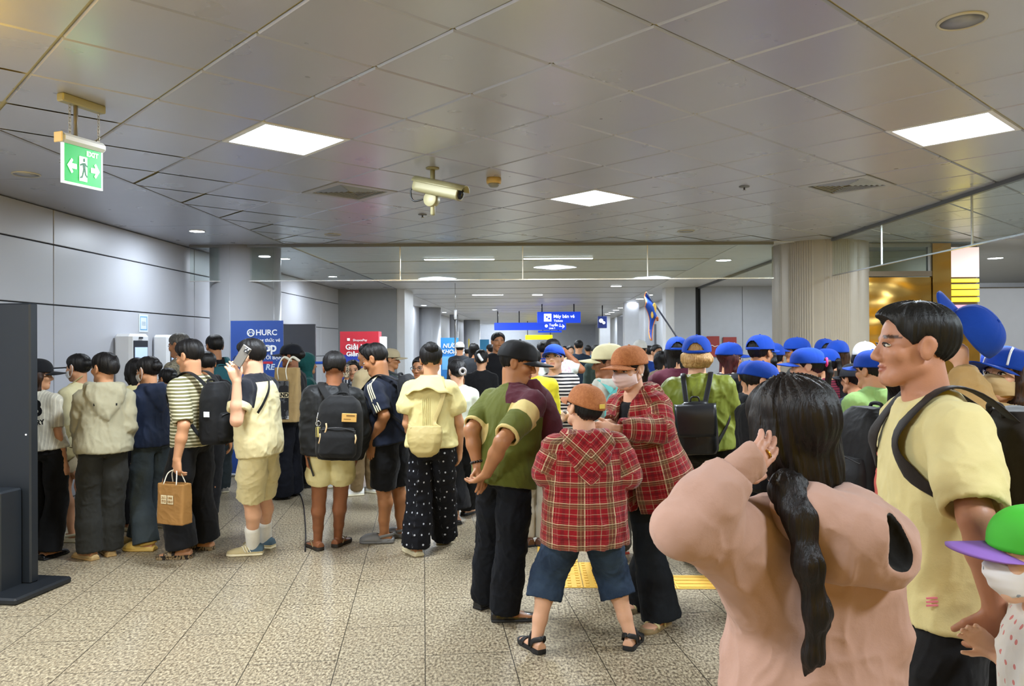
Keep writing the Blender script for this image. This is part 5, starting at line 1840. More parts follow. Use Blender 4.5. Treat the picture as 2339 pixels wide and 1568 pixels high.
q = at(1283, 746, Y - .056); b = MB(); b.box(q, (.20, .006, .03)); b.box(q + V3(.065, 0, .035), (.11, .006, .03), Fr(q, X, V3(0, 1, 0), UP).rot(0, 0, 40)); b.box(q + V3(.065, 0, -.035), (.11, .006, .03), Fr(q, X, V3(0, 1, 0), UP).rot(0, 0, -40)); b.build('arrow', swhite, root)
hang_sign(1229, 1283, 756, 760, 32, 'lower narrow blue hanging sign below the Tuyến 1 sign', (1240, 1275))
root, c = hang_sign(1200, 1262, 766, 776, 42, 'bright yellow lit band at the far end of the concourse', (1205, 1257), emit('yellow band', 'ffe800', 1.3), name='lit_band')
root, c = hang_sign(1365, 1386, 723, 750, 26, 'small dark blue projecting sign by the right-hand wall', (1376,), plain('projecting blue', '2a3f8e', .4))
b = MB(); q = at(1373, 733, 25.94); b.ball(q, (.07, .01, .07)); b.ball(q + V3(.09, 0, -.07), (.05, .01, .05)); b.build('symbol', swhite, root, smooth=True)
# red notices on the far right wall
for k, (x0, x1, y0, y1) in enumerate(((1606, 1634, 769, 815), (1642, 1672, 771, 800))):
    a, b_ = at(x0, y0, 18.15), at(x1, y1, 18.15); c = V3((a[0] + b_[0]) / 2, 17.93 + .0 * c[1], (a[2] + b_[2]) / 2)
    c = V3(c[0], cw(c[0], 18.0)[1] - .02 - c[0] * 0, c[2])
    ww = cw(0, 18.0)[1] - math.tan(YC) * c[0]
    c[1] = ww - .025
    root = thing('wall_notice', c, ('red notice on the far grey wall, half hidden by a blond head', 'red notice with a white wave on the far grey wall')[k], 'notice', 'red wall notices')
    MB().box(c, (b_[0] - a[0], .02, a[2] - b_[2]), CM).build('sheet', plain('notice red', '93281f', .5), root)
    b = MB(); b.tube(smooth_path([c + V3(-.10, -.016, .0), c + V3(-.03, -.016, .03), c + V3(.03, -.016, -.0), c + V3(.11, -.016, .02)], 5), .008, 6); b.build('white_wave', white_e, root)

# lift enclosure on the right
br_m, t = base_mat('polished brass panel', 'b99a58', .16, .95)
co = t.coord(); t.bump(t.noise(t.mul(co, (1.2, 1, 2.2)), 1.3, 1), .35, .10)
YL = 10.25
lx = lambda px_: (px_ - 1169.5) / FPX * YL
zz = lambda py_: EYE + (786 - py_) / FPX * YL
x0, x1, x2, x3 = lx(1982), lx(2130), lx(2172), lx(2238)
root = thing('lift_enclosure', V3((x0 + x3) / 2, YL, 0), 'polished gold lift enclosure with a window above its doors', 'lift')
MB().quadbox((x0, YL, .02), (x1 - .01, YL + .06, zz(634))).build('gold_door', br_m, root)
MB().quadbox((x1, YL - .02, 0), (x2, YL + .06, CEIL - .02)).build('gold_post', br_m, root)
MB().quadbox((x0, YL - .01, zz(632)), (x1, YL + .08, zz(620))).build('lintel', plain('bronze lintel', '6c6458', .3, .7), root)
b = MB(); b.quadbox((x0, YL, zz(620)), (x0 + .03, YL + .05, zz(563))); b.quadbox((x1 - .05, YL, zz(620)), (x1 - .005, YL + .05, zz(563))); b.quadbox((x0, YL, zz(565)), (x1, YL + .05, CEIL - .01)); b.build('window_frame', plain('window frame grey', '85888a', .35, .5), root)
MB().quadbox((x0 + .03, YL + .03, zz(619)), (x1 - .05, YL + .04, zz(566))).build('window_glass', gm, root)
MB().quadbox((x0, YL + .9, 0), (x3, YL + 1.0, CEIL - .01)).build('back_panel', plain('lift back', 'c8cbb4', .4), root)
bands = MB(); 
for (p0, p1, m_) in ((566, 634, 'pale'), (638, 646, 'y'), (651, 661, 'y'), (664, 677, 'y'), (681, 691, 'y'), (698, 711, 'pink'), (714, 760, 'y')):
    mm = {'pale': emit('light pale band', 'efd9d6', .55), 'y': emit('light yellow band', 'ffe114', .95), 'pink': emit('light pink band', 'f08c9c', .75)}[m_]
    MB().quadbox((x2 + .005, YL + .0, zz(p1)), (x3, YL + .04, zz(p0))).build('lit_band', mm, root)
MB().quadbox((x2 + .005, YL + .04, .02), (x3, YL + .08, CEIL - .02)).build('band_backing', plain('band backing', '3b3426', .4), root)
MB().quadbox((x2 + .005, YL + .0, .02), (x3, YL + .03, zz(762))).build('lower_panel', br_m, root)
struct(MB().quadbox((x3 + .02, YL + .6, 0), (13.5, YL + .9, 2.38)).build('wall_right_inner', plain('grey inner wall', '7c7c7e', .45)))
struct(MB().quadbox((x3 + .02, YL + .55, 2.38), (13.5, YL + .95, 2.44)).build('trim_4', plain('dark wall edge', '4c4d50', .4)))

# tactile paving
ty, tp = plain('tactile yellow', 'e8b84e', .5), None
def tactile(s_pts, label, dots):
    pass
F = lambda px_, py_: floorp(px_, py_)
def strip(name, c, du, dv, lu, lv, label, bars):
    """raised yellow guide tiles: bars along du, or blisters"""
    dn = V3(0, 0, 1); M = np.stack([du, dv, dn])
    root = thing(name, c, label, 'tactile paving')
    b = MB(); nu = max(1, round(lu / .3)); nv = max(1, round(lv / .3))
    for i in range(nu):
        for j in range(nv):
            b.box(c + du * ((i + .5) / nu - .5) * lu + dv * ((j + .5) / nv - .5) * lv + UP * .003, (lu / nu - .004, lv / nv - .004, .006), M, .002)
    if bars:
        for j in range(int(lv / .075)):
            for i in range(nu):
                b.box(c + du * ((i + .5) / nu - .5) * lu + dv * ((j + .5) / int(lv / .075) - .5) * lv + UP * .0085, (lu / nu - .03, .028, .005), M, .002)
    else:
        for i in range(int(lu / .06)):
            for j in range(int(lv / .06)):
                b.box(c + du * ((i + .5) / int(lu / .06) - .5) * lu + dv * ((j + .5) / int(lv / .06) - .5) * lv + UP * .0085, (.026, .026, .005), M, .002)
    b.build('tiles', ty, root)
nd = floorp(1390, 1325); n0 = floorp(1229, 1340); n1 = floorp(1640, 1341)
ax_ = nrm((n1 - n0) * V3(1, 1, 0)); ay_ = V3(-ax_[1], ax_[0], 0)
sc = n0 + ax_ * .30 + ay_ * .26
strip('tactile_paving', sc, ax_, ay_, .60, .60, 'square of yellow blister paving between the boy’s feet', False)
strip('tactile_paving', n0 + ax_ * 1.06 + ay_ * .09, ax_, ay_, .90, .30, 'yellow ridged paving strip running right from the blister square', True)
strip('tactile_paving', n0 + ax_ * .15 + ay_ * 3.28, ay_, -ax_, 5.4, .30, 'yellow ridged paving strip running away down the concourse', True)

for k, (x_, y_) in enumerate(((5.6, 12.2), (7.6, 12.2), (5.6, 15.2), (8.6, 15.2))):
    downlight(V3(x_, y_, CEIL - .003), 'round downlight added to brighten the side area beyond the gold lift', .12, 70, 'added side area downlights')  # lamps added to light the dark side area
# yellow advert light box of the hall; unseen glowing panel added for ceiling tint
def lightbox(c, R, w, h, label, st):
    R = nrm(R); N = np.cross(R, UP); M = np.stack([R, -N, UP])
    root = thing('advertising_lightbox', c, label, 'light box')
    MB().box(c, (w + .1, .14, h + .1), M, .01).build('frame', km, root)
    MB().box(c + N * .072, (w, .004, h), M).build('lit_face', emit('yellow advert', 'ffd21a', st), root)
lightbox(V3(5.0, -7.85, 1.55), V3(-1, 0, 0), 16.0, 2.1, 'wide yellow light box advert on the wall behind the viewer', 2.2)
yb = V3(-2.38, 2.62, CEIL - .20); yd = nrm(V3(.75, .65, 0))
root = thing('hanging_sign', yb, 'unseen yellow glowing panel added to tint the ceiling, left of the viewer', 'hanging sign')
MB().box(yb, (.72, .09, .18), np.stack([yd, np.cross(UP, yd), UP]), .012).build('panel', emit('ceiling tint glow', 'ffc800', 30.0), root)  # unseen glowing panel, added for the yellow tint overhead
for q in (-.3, .3): MB().tube([yb + yd * q + UP * .07, V3(*(yb + yd * q)[:2], CEIL + .01)], .012, 8).build('hanger_rod', km, root, smooth=True)
# ---------------------------------------------------------------- the crowd
SK = dict(fair='d9ac8e', mid='c4936f', tan='a87650', brown='8d5c3e', pale='e3bda3')
black_h = hair_mat('0c0a0a')
brown_h = hair_mat('1d120d', c2='4a3020')
capblue = cloth('cap blue', '0d3c9c', .85)
sole_w = plain('pale sole', 'e0d8bc', .5); sole_k = plain('black sole', '17171a', .6); shoe_k = plain('black leather', '131316', .3)
cream_c = cloth('cream cotton', 'e9dfba')
blk = cloth('black cloth', '0b0b0e'); blk2 = cloth('soft black', '111115'); navy = cloth('navy cloth', '131a2c')
jean_d = denim('dark denim', '10151e', '1e2630'); jean_g = denim('grey denim', '2f383e', '48535a'); jean_b = denim('blue denim', '26374c', '4c6076')
grey_t = cloth('charcoal twill', '2b2c2a')
mask_w = cloth('mask white', 'dcdde0', .7)
mask_p = cloth('mask pink', 'e2c9c4', .7)


def disc(b, c, n, r): b.lathe([(r, 0), (0, .001)], c, n, 16)


# --- 1: woman in the numbered jersey behind the kiosk
P = person('woman in black cap and pale numbered jersey, half behind the dark kiosk', 99, 5.90, 4, 1.58, SK['mid'], True, head=(86, 858, .02), hyaw=52, feet=[(78, 1276), (110, 1276)])
top(P, 'jersey', stripes('pinstripe jersey', 'cfcab8', 'b9b4a4', .022, .3, 0), hem=.02, sleeve=.75, ease=.03, straight=1)
bottom(P, 'trousers', blk, flare=.04, ease=.02)
shoes(P, 'slipon', plain('dark shoe', '222', .5) if 0 else shoe_k, sole_k)
hair(P, 'long', brown_h, length=1.1); cap(P, blk2)
q = surf_off(P, .70, 180, .034)
text('jersey_number', '23', blk, P.root, q - P.T.R * .015 - P.T.U * .03, P.T.R, P.T.U, .16, bold=.006)
text('jersey_lettering', 'ERSARY', blk, P.root, q - P.T.R * .03 - P.T.U * .10, P.T.R, P.T.U, .05, bold=.002)

# --- 2: masked woman in cream
P = person('masked woman in cream tee and bare legs facing the wall terminals', 178, 6.45, -72, 1.58, SK['mid'], True, head=(178, 841, 0), hpitch=-4, feet=[(166, 1238), (188, 1226)], aL=dict(w=(163, 1062, -.08)))
top(P, 't_shirt', cloth('cream tee', 'd8cfa4'), sleeve=.85, ease=.03, hem=-.04, straight=1)
bottom(P, 'shorts', cloth('beige shorts', 'b9a98a'), length=.55, ease=.02)
shoes(P, 'clog', plain('ivory clog', 'dcd2b0', .5), plain('ivory clog sole', 'd2c8a6', .5))
hair(P, 'bun', black_h, length=.6); mask(P, mask_w)
# her tote
c = at(140, 990, 6.3)
root = thing('tote_bag', c, 'slouchy beige cloth tote hanging in front of the masked woman in cream', 'tote bag')
S = Solid(.008); S.u(loft(c - UP * .24, c + UP * .22, V3(.8, .3, 0), [(0, .04, .02, .02), (.1, .10, .04, .04), (.5, .13, .05, .05), (.9, .12, .03, .03), (1, .11, .015, .015)], 2.6)); V, F_ = S.mesh()
link('bag_body', folds(V, F_, .012, (9, 9, 6), 5), F_, cloth('tote beige', 'b3a476'), root)
b = MB(); b.tube(smooth_path([c + V3(-.06, .02, .2), c + V3(.04, .06, .38), c + V3(.12, .10, .46)], 6), .014, 8, flat=.4); b.build('handle', cloth('tote beige', 'b3a476'), root, smooth=True)

# --- 3: grey hoodie
P = person('person in pale grey hoodie and charcoal trousers, back turned, next to the kiosk', 236, 5.85, -34, 1.64, SK['mid'], True, bw=1.0, head=(238, 842, .02), hyaw=-30, feet=[(205, 1278), (250, 1268)], toe=(-25, -5), aL=dict(w=(192, 1046, .16), e=(182, 978, -.03)), aR=dict(w=(270, 1046, .20), e=(292, 976, .05)))
top(P, 'hoodie', cloth('oatmeal fleece', '9c977f', .95), armk=.006, ease=.038, hem=-.06, sleeve=1.9, sease=.026, cuff=1, hood=1.15, amp=.014, straight=1, wide=.012)
bottom(P, 'trousers', grey_t, ease=.024, flare=.035, knee=.012, amp=.010)
shoes(P, 'slipon', plain('tan slip-on', 'c3a878', .6), plain('tan sole', 'b89a68', .6))
hair(P, 'clip', black_h)
b = MB()
for x in (-.055, .085): q = surf_off(P, .74, 180 + (-25 if x < 0 else 32), .006); b.box(q, (.010, .004, .018), P.T)
b.build('embroidery', blk, P.root)

# --- 4: navy hoodie woman and those beyond
P = person('masked woman in navy hooded jacket and faded jeans with yellow clogs', 345, 6.32, -65, 1.58, SK['mid'], True, head=(338, 848, 0), hpitch=-8, feet=[(335, 1258), (318, 1245)], toe=(-20, 0), aL=dict(w=(308, 1052, -.05), hint=(.2, -1, 0)))
top(P, 'hooded_jacket', cloth('navy nylon', '142038', .7), ease=.036, hem=-.02, sleeve=1.95, sease=.03, cuff=1, hood=.95, amp=.012, straight=1)
bottom(P, 'jeans', jean_g, ease=.022, flare=.045, knee=.014)
shoes(P, 'clog', plain('yellow clog', 'cfae5a', .5), plain('yellow clog sole', 'c4a250', .5))
hair(P, 'bun', black_h, length=.55); mask(P, mask_w)
P = person('woman with dark hair squeezed between the grey hoodie and the navy jacket', 312, 6.85, -50, 1.56, SK['mid'], True, head=(312, 848, 0), feet=[(290, 1212), (306, 1205)], vox=.009)
top(P, 't_shirt', cloth('yellowish tee', 'cabf8c'), sleeve=.8); bottom(P, 'trousers', blk, flare=.03); shoes(P, 'slipon', plain('ivory shoe', 'd8cfae', .5), sole_w); hair(P, 'long', black_h, length=.7)
P = person('short girl with round black bun in denim shorts behind the navy jacket', 384, 7.15, -60, 1.46, SK['tan'], True, head=(382, 868, 0), feet=[(372, 1205), (392, 1200)], vox=.009)
top(P, 'jacket', cloth('dark teal jacket', '222c3a'), sleeve=1.9, hem=-.05); bottom(P, 'shorts', denim('pale denim shorts', '7f97ad', 'a3b6c6'), length=.5, ease=.025); shoes(P, 'sneaker', plain('grey shoe', '9a968e', .6), sole_w); hair(P, 'bun', black_h, length=.5)
P = person('older man with grey hair in a patterned shirt looking left at the terminals', 412, 7.8, -78, 1.68, SK['tan'], head=(408, 790, 0), hpitch=-6, feet=[(398, 1190), (420, 1180)], aL=dict(w=(396, 925, -.25), hint=(0, 0, -1)), vox=.008)
top(P, 'shirt', blotch('patterned shirt', [(0, '6d6656'), (.45, '928a74'), (.55, '5c5648')], 40, .9), sleeve=.8, collar=.4); bottom(P, 'trousers', grey_t); shoes(P, 'dress', shoe_k, sole_k); hair(P, 'short', hair_mat('2e2c2b', c2='77746f'))
q = at(385, 915, 7.35); ph = thing('mobile_phone', q, 'small phone in the hand of the grey-haired man in patterned shirt', 'phone'); MB().box(q, (.075, .14, .010), Fr(q, X, V3(0, .8, .6), V3(0, -.6, .8)), .003).build('phone_body', plain('phone grey', '77726a', .3, .3), ph)

# --- 5: striped tee, backpack, paper bag
P = person('young man in striped tee carrying a black backpack and a paper bag', 440, 5.95, -72, 1.69, SK['mid'], head=(432, 815, 0), hpitch=-10, feet=[(418, 1276), (470, 1256)], toe=(-22, -4), aL=dict(w=(404, 1050, -.30), e=(420, 972, -.30), thumb=(.2, 1, 0), hd=(0, -.05, -1), curl=.8))
top(P, 't_shirt', stripes('striped tee', 'cfc9ac', '6b6748', .026, .42, 2), sleeve=.95, hem=-.04, ease=.026, sease=.024, collar=.12)
bottom(P, 'trousers', blk, ease=.026, flare=.05, knee=.02, length=1.9)
leo = blotch('leopard print', [(0, '1e1712'), (.46, '8a7656'), (.56, '2a2018'), (.62, 'a08a64')], 26, .7, stretch=(1, 1, .5))
shoes(P, 'slide', leo, leo); hair(P, 'short', black_h, vol=.04, fringe=-.05)
bag, fr = backpack(P, 'large black backpack on the back of the man in striped tee', cloth('black nylon pack', '0a0b0e', .7), (.30, .20, .46), ctr=.46)
b = MB(); q = fr.p(-.155, -.02, .0); b.box(q, (.004, .05, .04), fr, .001); b.build('logo_tag', white_e, bag)
w = P.wr[0]; c = at(399, 1150, 5.65)
root = thing('paper_bag', c - UP * .15, 'brown paper shopping bag with two pale logo squares held by the striped man', 'paper bag')
kraft = plain('kraft paper', '946a34', .75); BM = Fr(c, V3(.93, -.36, 0), V3(.36, .93, 0), UP)
S = Solid(.005); S.u(loft(c - UP * .145, c + UP * .145, BM.R, [(0, .118, .060, .060), (.5, .122, .052, .052), (1, .122, .046, .046)], 9)); S.cut(rbox(c + UP * .16, (.112, .036, .08), BM.M, .004)); V, F_ = S.mesh()
bo = link('bag_body', folds(V, F_, .004, (10, 10, 10), 8), F_, kraft, root)
for g in (-1, 1):
    b = MB(); b.tube(smooth_path([BM.p(-.06, g * .045, .14), BM.p(-.04, g * .02, .22), w - c + c + P.hd[0] * .075 + g * V3(.012, 0, 0), BM.p(.04, g * .02, .22), BM.p(.06, g * .045, .14)], 6), .004, 6); b.build('handle', plain('paper cord', 'e3dccb', .7), root, smooth=True)
for k, (x, l1, l2) in enumerate(((-.030, 'ユニ', 'クロ'), (.030, 'UNI', 'QLO'))):
    q = BM.p(x - .012, -.060, .035); lo = MB().box(q, (.050, .004, .062), BM).build('logo_square', plain('logo paper', 'd9cba6', .7), root)
    for z, tx in ((.006, l1), (-.020, l2)): text('logo_lettering', tx, kraft, lo, q - BM.F * .0035 - BM.R * .020 + UP * z, BM.R, UP, .022, bold=.0006)

# --- 6: two men further in
P = person('man in black with a teal-edged backpack behind the striped man', 492, 8.2, -40, 1.70, SK['tan'], head=(490, 792, 0), feet=[(488, 1132), (512, 1124)], vox=.008)
top(P, 't_shirt', blk, sleeve=.9, hem=-.1); bottom(P, 'jeans', jean_g, ease=.02); shoes(P, 'sneaker', plain('grey shoe', '9a968e', .6), sole_w); hair(P); glasses(P, black_p)
backpack(P, 'black backpack with teal edge on the man behind the striped man', cloth('teal pack', '23565f', .7), (.28, .15, .42), pocket_mat=blk)
P = person('short dark-haired person with head just right of the striped man', 470, 7.1, -30, 1.55, SK['tan'], head=(472, 832, 0), feet=[(462, 1195), (484, 1188)], vox=.009)
top(P, 'jacket', blk2, sleeve=1.9, hem=-.08, hood=.8); bottom(P, 'trousers', blk); shoes(P, 'sneaker', shoe_k, sole_k); hair(P, 'short', black_h, fringe=.0)

# --- 7: man on the phone
P = person('man in cream polo and shorts holding a phone to his ear', 592, 5.75, -78, 1.68, SK['fair'], bw=1.12, head=(572, 816, 0), hpitch=-6, feet=[(578, 1268), (606, 1252)], toe=(-18, 6), aL=dict(w=(541, 872, -.30), e=(540, 962, -.30), hd=(-.28, .16, .95), thumb=(.3, -.25, .3), curl=.55))
cp = cloth('cream pique', 'd6ca9c'); ny = cloth('navy pique', '11131c')
def paint(P, C):
    t, d = armpos(P, C, 0); t2, d2 = armpos(P, C, 1)
    f = lambda t, d: np.minimum(np.minimum(.10 - d, (t + .25) * .3), (.50 - t) * .3)
    up = ((C - P.T.o) @ P.T.U) / P.TL
    o = np.zeros_like(C); o[:, 0] = np.maximum(np.maximum(f(t, d), f(t2, d2)), (up - .925) * .4)
    return o
top(P, 'polo_shirt', cp, sleeve=.70, hem=-.13, ease=.030, sease=.026, collar=.55, straight=.9, mats=[ny], paint=paint, amp=.011)
bottom(P, 'shorts', cloth('cream twill', 'd2c698'), length=.98, ease=.030, knee=.012, amp=.012, fr=(8, 8, 9))
socks(P, cloth('white sock', 'e8e6de'), .085)
shoes(P, 'sneaker', cloth('sand suede', 'c4b58a'), plain('cream sole', 'e6dcba', .5), m2=cloth('slate blue suede', '4d6270'), m3=plain('white laces', 'f3f0e0', .6))
hair(P, 'short', black_h, vol=.05, fringe=-.10); glasses(P, black_p)
ph = thing('mobile_phone', at(553, 812, 5.44), 'grey mobile phone held to the ear of the man in cream polo', 'phone')
pf = Fr(at(553, 814, 5.42), V3(.80, -.35, -.5), V3(.3, .95, .0), V3(.5, 0, .85))
pf = Fr(pf.o, nrm(V3(.82, -.2, -.52)), nrm(np.cross(V3(.52, 0, .85), V3(.82, -.2, -.52))), V3(.52, 0, .85))
MB().box(pf.o, (.074, .010, .152), pf, .004).build('phone_body', plain('phone grey', '77726a', .3, .3), ph)
mo = MB().box(pf.p(.012, -.0065, .052) if pf.F[1] > 0 else pf.p(.012, .0065, .052), (.038, .004, .038), pf, .002).build('camera_bump', black_p, ph)
b = MB()
for x, z in ((0, .06), (.022, .06), (.011, .042)): b.ball(pf.p(x, -.010 if pf.F[1] > 0 else .010, z), .007, None, 10, 8)
b.build('lens', plain('lens ring', 'c9cbd0', .2, .6), mo, smooth=True)
b = MB(); ribbon(b, [surf_off(P, .95, 180, .006), surf_off(P, .80, 205, .012), surf_off(P, .62, 225, .012), surf_off(P, .50, 238, .012)], .028, .005, -P.T.F); b.build('bag_strap', blk, P.root, smooth=True)

# --- 8: woman with tote, 9: teal hoodie
P = person('woman in black cap and dark jeans with a big printed tote on her shoulder', 664, 8.05, -82, 1.66, SK['brown'], True, bw=1.12, head=(664, 815, 0), feet=[(645, 1140), (668, 1132)], aL=dict(l=(-.05, .12, -.36)), vox=.008)
top(P, 't_shirt', blk, sleeve=1.2, hem=-.06, ease=.03); bottom(P, 'jeans', denim('ink jeans', '0c0e17', '161a26'), flare=.06, ease=.026, knee=.02); shoes(P, 'sneaker', shoe_k, sole_k); hair(P, 'bun', black_h, length=.4); cap(P, cloth('ink cap', '0d1019'))
c = at(657, 902, 7.75); fr = Fr(c, V3(.97, -.2, 0), V3(.2, .97, 0), UP)
root = thing('printed_tote', c - UP * .26, 'large tan tote with a black and white printed front on the capped woman', 'tote bag')
tan = cloth('tote tan', '9c8358')
S = Solid(.008); S.u(loft(c - UP * .27, c + UP * .27, fr.R, [(0, .125, .07, .07), (.1, .13, .065, .065), (.9, .13, .04, .04), (1, .13, .03, .03)], 6)); V, F_ = S.mesh(); link('bag_body', folds(V, F_, .007, (8, 8, 5), 2), F_, tan, root)
pr = blotch('print black white', [(0, '15161a'), (.5, '4a4c50'), (.60, 'a6a6a4'), (.68, '22242a')], 9, .6)
pn = MB().box(fr.p(-.035, -.071, -.05), (.165, .012, .38), fr, .004).build('printed_front', pr, root)
MB().box(fr.p(-.035, -.079, .0), (.166, .004, .050), fr).build('name_band', plain('band cream', 'd9c9a0', .7), pn)
text('tote_lettering', 'ZAND', blk, pn, fr.p(-.105, -.083, -.017), fr.R, UP, .055, bold=.002)
for x in (-.07, .02):
    b = MB(); b.tube(smooth_path([fr.p(x, -.05, .15), fr.p(x - .01, -.05, .26), fr.p(x, .05, .37), fr.p(x + .03, .16, .33)], 5), .014, 8, flat=.4); b.build('handle', plain('tote strap', 'd7d2c2', .7), root, smooth=True)
P = person('person in a teal hooded top right of the big printed tote', 700, 8.7, 60, 1.62, SK['tan'], True, head=(702, 832, 0), feet=[(690, 1115), (706, 1108)], vox=.009)
top(P, 'hooded_top', cloth('teal jersey', '124a48'), sleeve=1.9, hem=-.04, ease=.03); bottom(P, 'trousers', blk); shoes(P, 'sneaker', shoe_k, sole_k)
S = Solid(.009); S.u(ell(P.H.p(0, -.05, .08), np.array([.42, .50, .50]) * P.H.s, P.H.M)); S.u(cone(P.H.p(0, -.1, -.3), P.neck, .075, .09), .04); S.cut(ell(P.H.p(0, .55, -.05), np.array([.33, .38, .42]) * P.H.s, P.H.M), .02); V, F_ = S.mesh(); link('hood', folds(V, F_, .008, (12, 12, 8), 3), F_, cloth('teal jersey', '124a48'), P.root)
b = MB(); b.box(P.H.p(.1, .62, .05), (.05, .14, .03), P.H, .01); o = b.build('blue_visor', plain('visor blue', '1f56c4', .4), P.root)

# --- 10: boy with the black pack
P = person('boy in black jacket and cream shorts seen from behind with a black backpack', 756, 5.95, -6, 1.58, SK['brown'], head=(764, 842, .02), hyaw=-4, hs=1.04, feet=[(726, 1256), (772, 1248)], toe=(-32, 22), aL=dict(w=(704, 1040, -.04), e=(708, 955, -.04), hd=(0, .1, -1), curl=.7), aR=dict(w=(812, 1045, .12), hint=(1, -.4, 0)))
top(P, 'jacket', cloth('black bomber', '0e0f10', .55), sleeve=1.93, hem=-.10, ease=.045, sease=.036, cuff=1, amp=.014, collar=.3, straight=1)
bottom(P, 'shorts', cloth('ivory shorts', 'cbc08e'), length=.66, ease=.030, amp=.009, fr=(8, 8, 6))
shoes(P, 'flipflop', plain('woven strap', '8a7450', .6), plain('slipper sole', '2b241c', .7)); hair(P, 'short', black_h, vol=.05, nape=-.10)
bag, fr = backpack(P, 'black school backpack with tan zip pulls and a tan label patch', cloth('black canvas pack', '0b0b0c', .75), (.335, .22, .46), ctr=.42, side=.085)
MB().box(fr.p(.075, -.125, .085), (.105, .006, .062), fr, .002).build('label_patch', plain('tan patch', 'c99c52', .6), bag)
b = MB(); b.box(fr.p(.085, -.1285, .10), (.060, .002, .008), fr); b.box(fr.p(.062, -.1285, .075), (.050, .002, .004), fr); b.build('patch_print', plain('patch ink', '6e4f22', .6), bag)
for x, z in ((-.085, .0), (-.125, -.075), (.125, -.075)):
    b = MB(); b.tube(smooth_path(fr.pts([(x, -.135, z + .04), (x + .006, -.145, z + .01), (x - .004, -.142, z - .03)]), 4), .006, 6); b.build('zip_pull', plain('tan cord', 'd1b184', .6), bag, smooth=True)
kc = fr.p(-.145, -.09, .02); kt = thing('keyring_charm', kc, 'small striped charm dangling from the black school backpack', 'charm')
MB().box(kc - UP * .05, (.034, .012, .075), None, .004).build('charm', stripes('charm stripes', 'd8c46a', '2b2b2e', .016, .5, 0), kt); b = MB(); b.tube(smooth_path([kc + UP * .09, kc + V3(-.008, -.01, .03), kc - UP * .012], 5), .004, 6); b.tube(kc + UP * .012 + np.outer(np.cos(np.linspace(0, 6.28, 14)[:-1]) * .018, V3(1, 0, 0)) + np.outer(np.sin(np.linspace(0, 6.28, 14)[:-1]) * .018, UP), .003, 5, closed=True); b.build('ring', steel, kt, smooth=True)
w = P.wr[0] + P.hd[0] * .085 + V3(.028, -.02, 0); ph = thing('mobile_phone', w, 'dark phone with pale edge in the left hand of the boy in black', 'phone')
MB().box(w, (.010, .070, .150), Fr(w, V3(.95, 0, .3), V3(0, 1, 0), V3(-.3, 0, .95)), .003).build('phone_body', black_p, ph)

cb_ = floorp(652, 1085), floorp(676, 1112), floorp(692, 1150), floorp(698, 1215), floorp(697, 1262)
o = MB().tube(smooth_path([V3(q[0], q[1], .006) for q in cb_], 6), .006, 6).build('floor_cable', black_p, base=cb_[2], smooth=True); tag(o, 'thin black cable lying across the floor beside the boy in black jacket', 'cable')
# --- 11..14 around him
P = person('woman in white striped jacket holding a phone up beside the boy in black', 782, 8.8, -150, 1.56, SK['mid'], True, head=(806, 846, 0), hyaw=-40, feet=[(768, 1110), (782, 1108)], aR=dict(w=(792, 862, -.22), hint=(0, 0, -1), hd=(0, .2, 1)), vox=.008)
top(P, 'jacket', stripes('white striped jacket', 'c9ccd0', '3a3e48', .035, .3, 0), sleeve=1.9, hem=-.05, ease=.03); bottom(P, 'trousers', blk); shoes(P, 'sneaker', plain('white shoe', 'd8d8d4', .5), sole_w); hair(P, 'long', black_h, length=.8)
q = P.wr[1] + V3(.0, -.04, .07); ph = thing('mobile_phone', q, 'phone with a patterned case held up by the woman in striped jacket', 'phone'); MB().box(q, (.072, .010, .145), None, .004).build('phone_body', blotch('phone case', [(0, 'c9b79a'), (.5, '4b3c30'), (.6, 'd9d0c0')], 40, .4), ph)
P = person('person in beige tee, khaki trousers and white sneakers beyond the navy tee man', 832, 8.25, -70, 1.66, SK['mid'], head=(838, 812, 0), feet=[(815, 1132), (852, 1126)], toe=(-35, 10), vox=.008)
top(P, 't_shirt', cloth('beige tee', 'b5a37e'), sleeve=.9, hem=-.15, ease=.035, straight=1); bottom(P, 'trousers', cloth('khaki', '7b6646'), ease=.018); shoes(P, 'sneaker', plain('white shoe', 'e3e3dd', .5), sole_w); hair(P)
P = person('boy in beige cap facing right behind the navy tee man', 893, 8.9, 82, 1.58, SK['tan'], head=(893, 822, 0), feet=[(885, 1110), (902, 1104)], vox=.008)
top(P, 't_shirt', cloth('dark green tee', '1d2f2b'), sleeve=.9); bottom(P, 'trousers', blk); shoes(P, 'sneaker', shoe_k, sole_k); hair(P); cap(P, cloth('sand cap', 'a79a7c'))
P = person('woman in glasses and dark green top behind the cream blouse', 945, 7.6, -160, 1.58, SK['tan'], True, head=(960, 842, 0), feet=[(940, 1165), (960, 1160)], vox=.008)
top(P, 'hooded_top', cloth('bottle green', '0e231e'), sleeve=1.9, hood=.9, hem=-.05, ease=.03); bottom(P, 'trousers', blk); shoes(P, 'sneaker', shoe_k, sole_k); hair(P, 'bun', black_h); glasses(P, black_p)

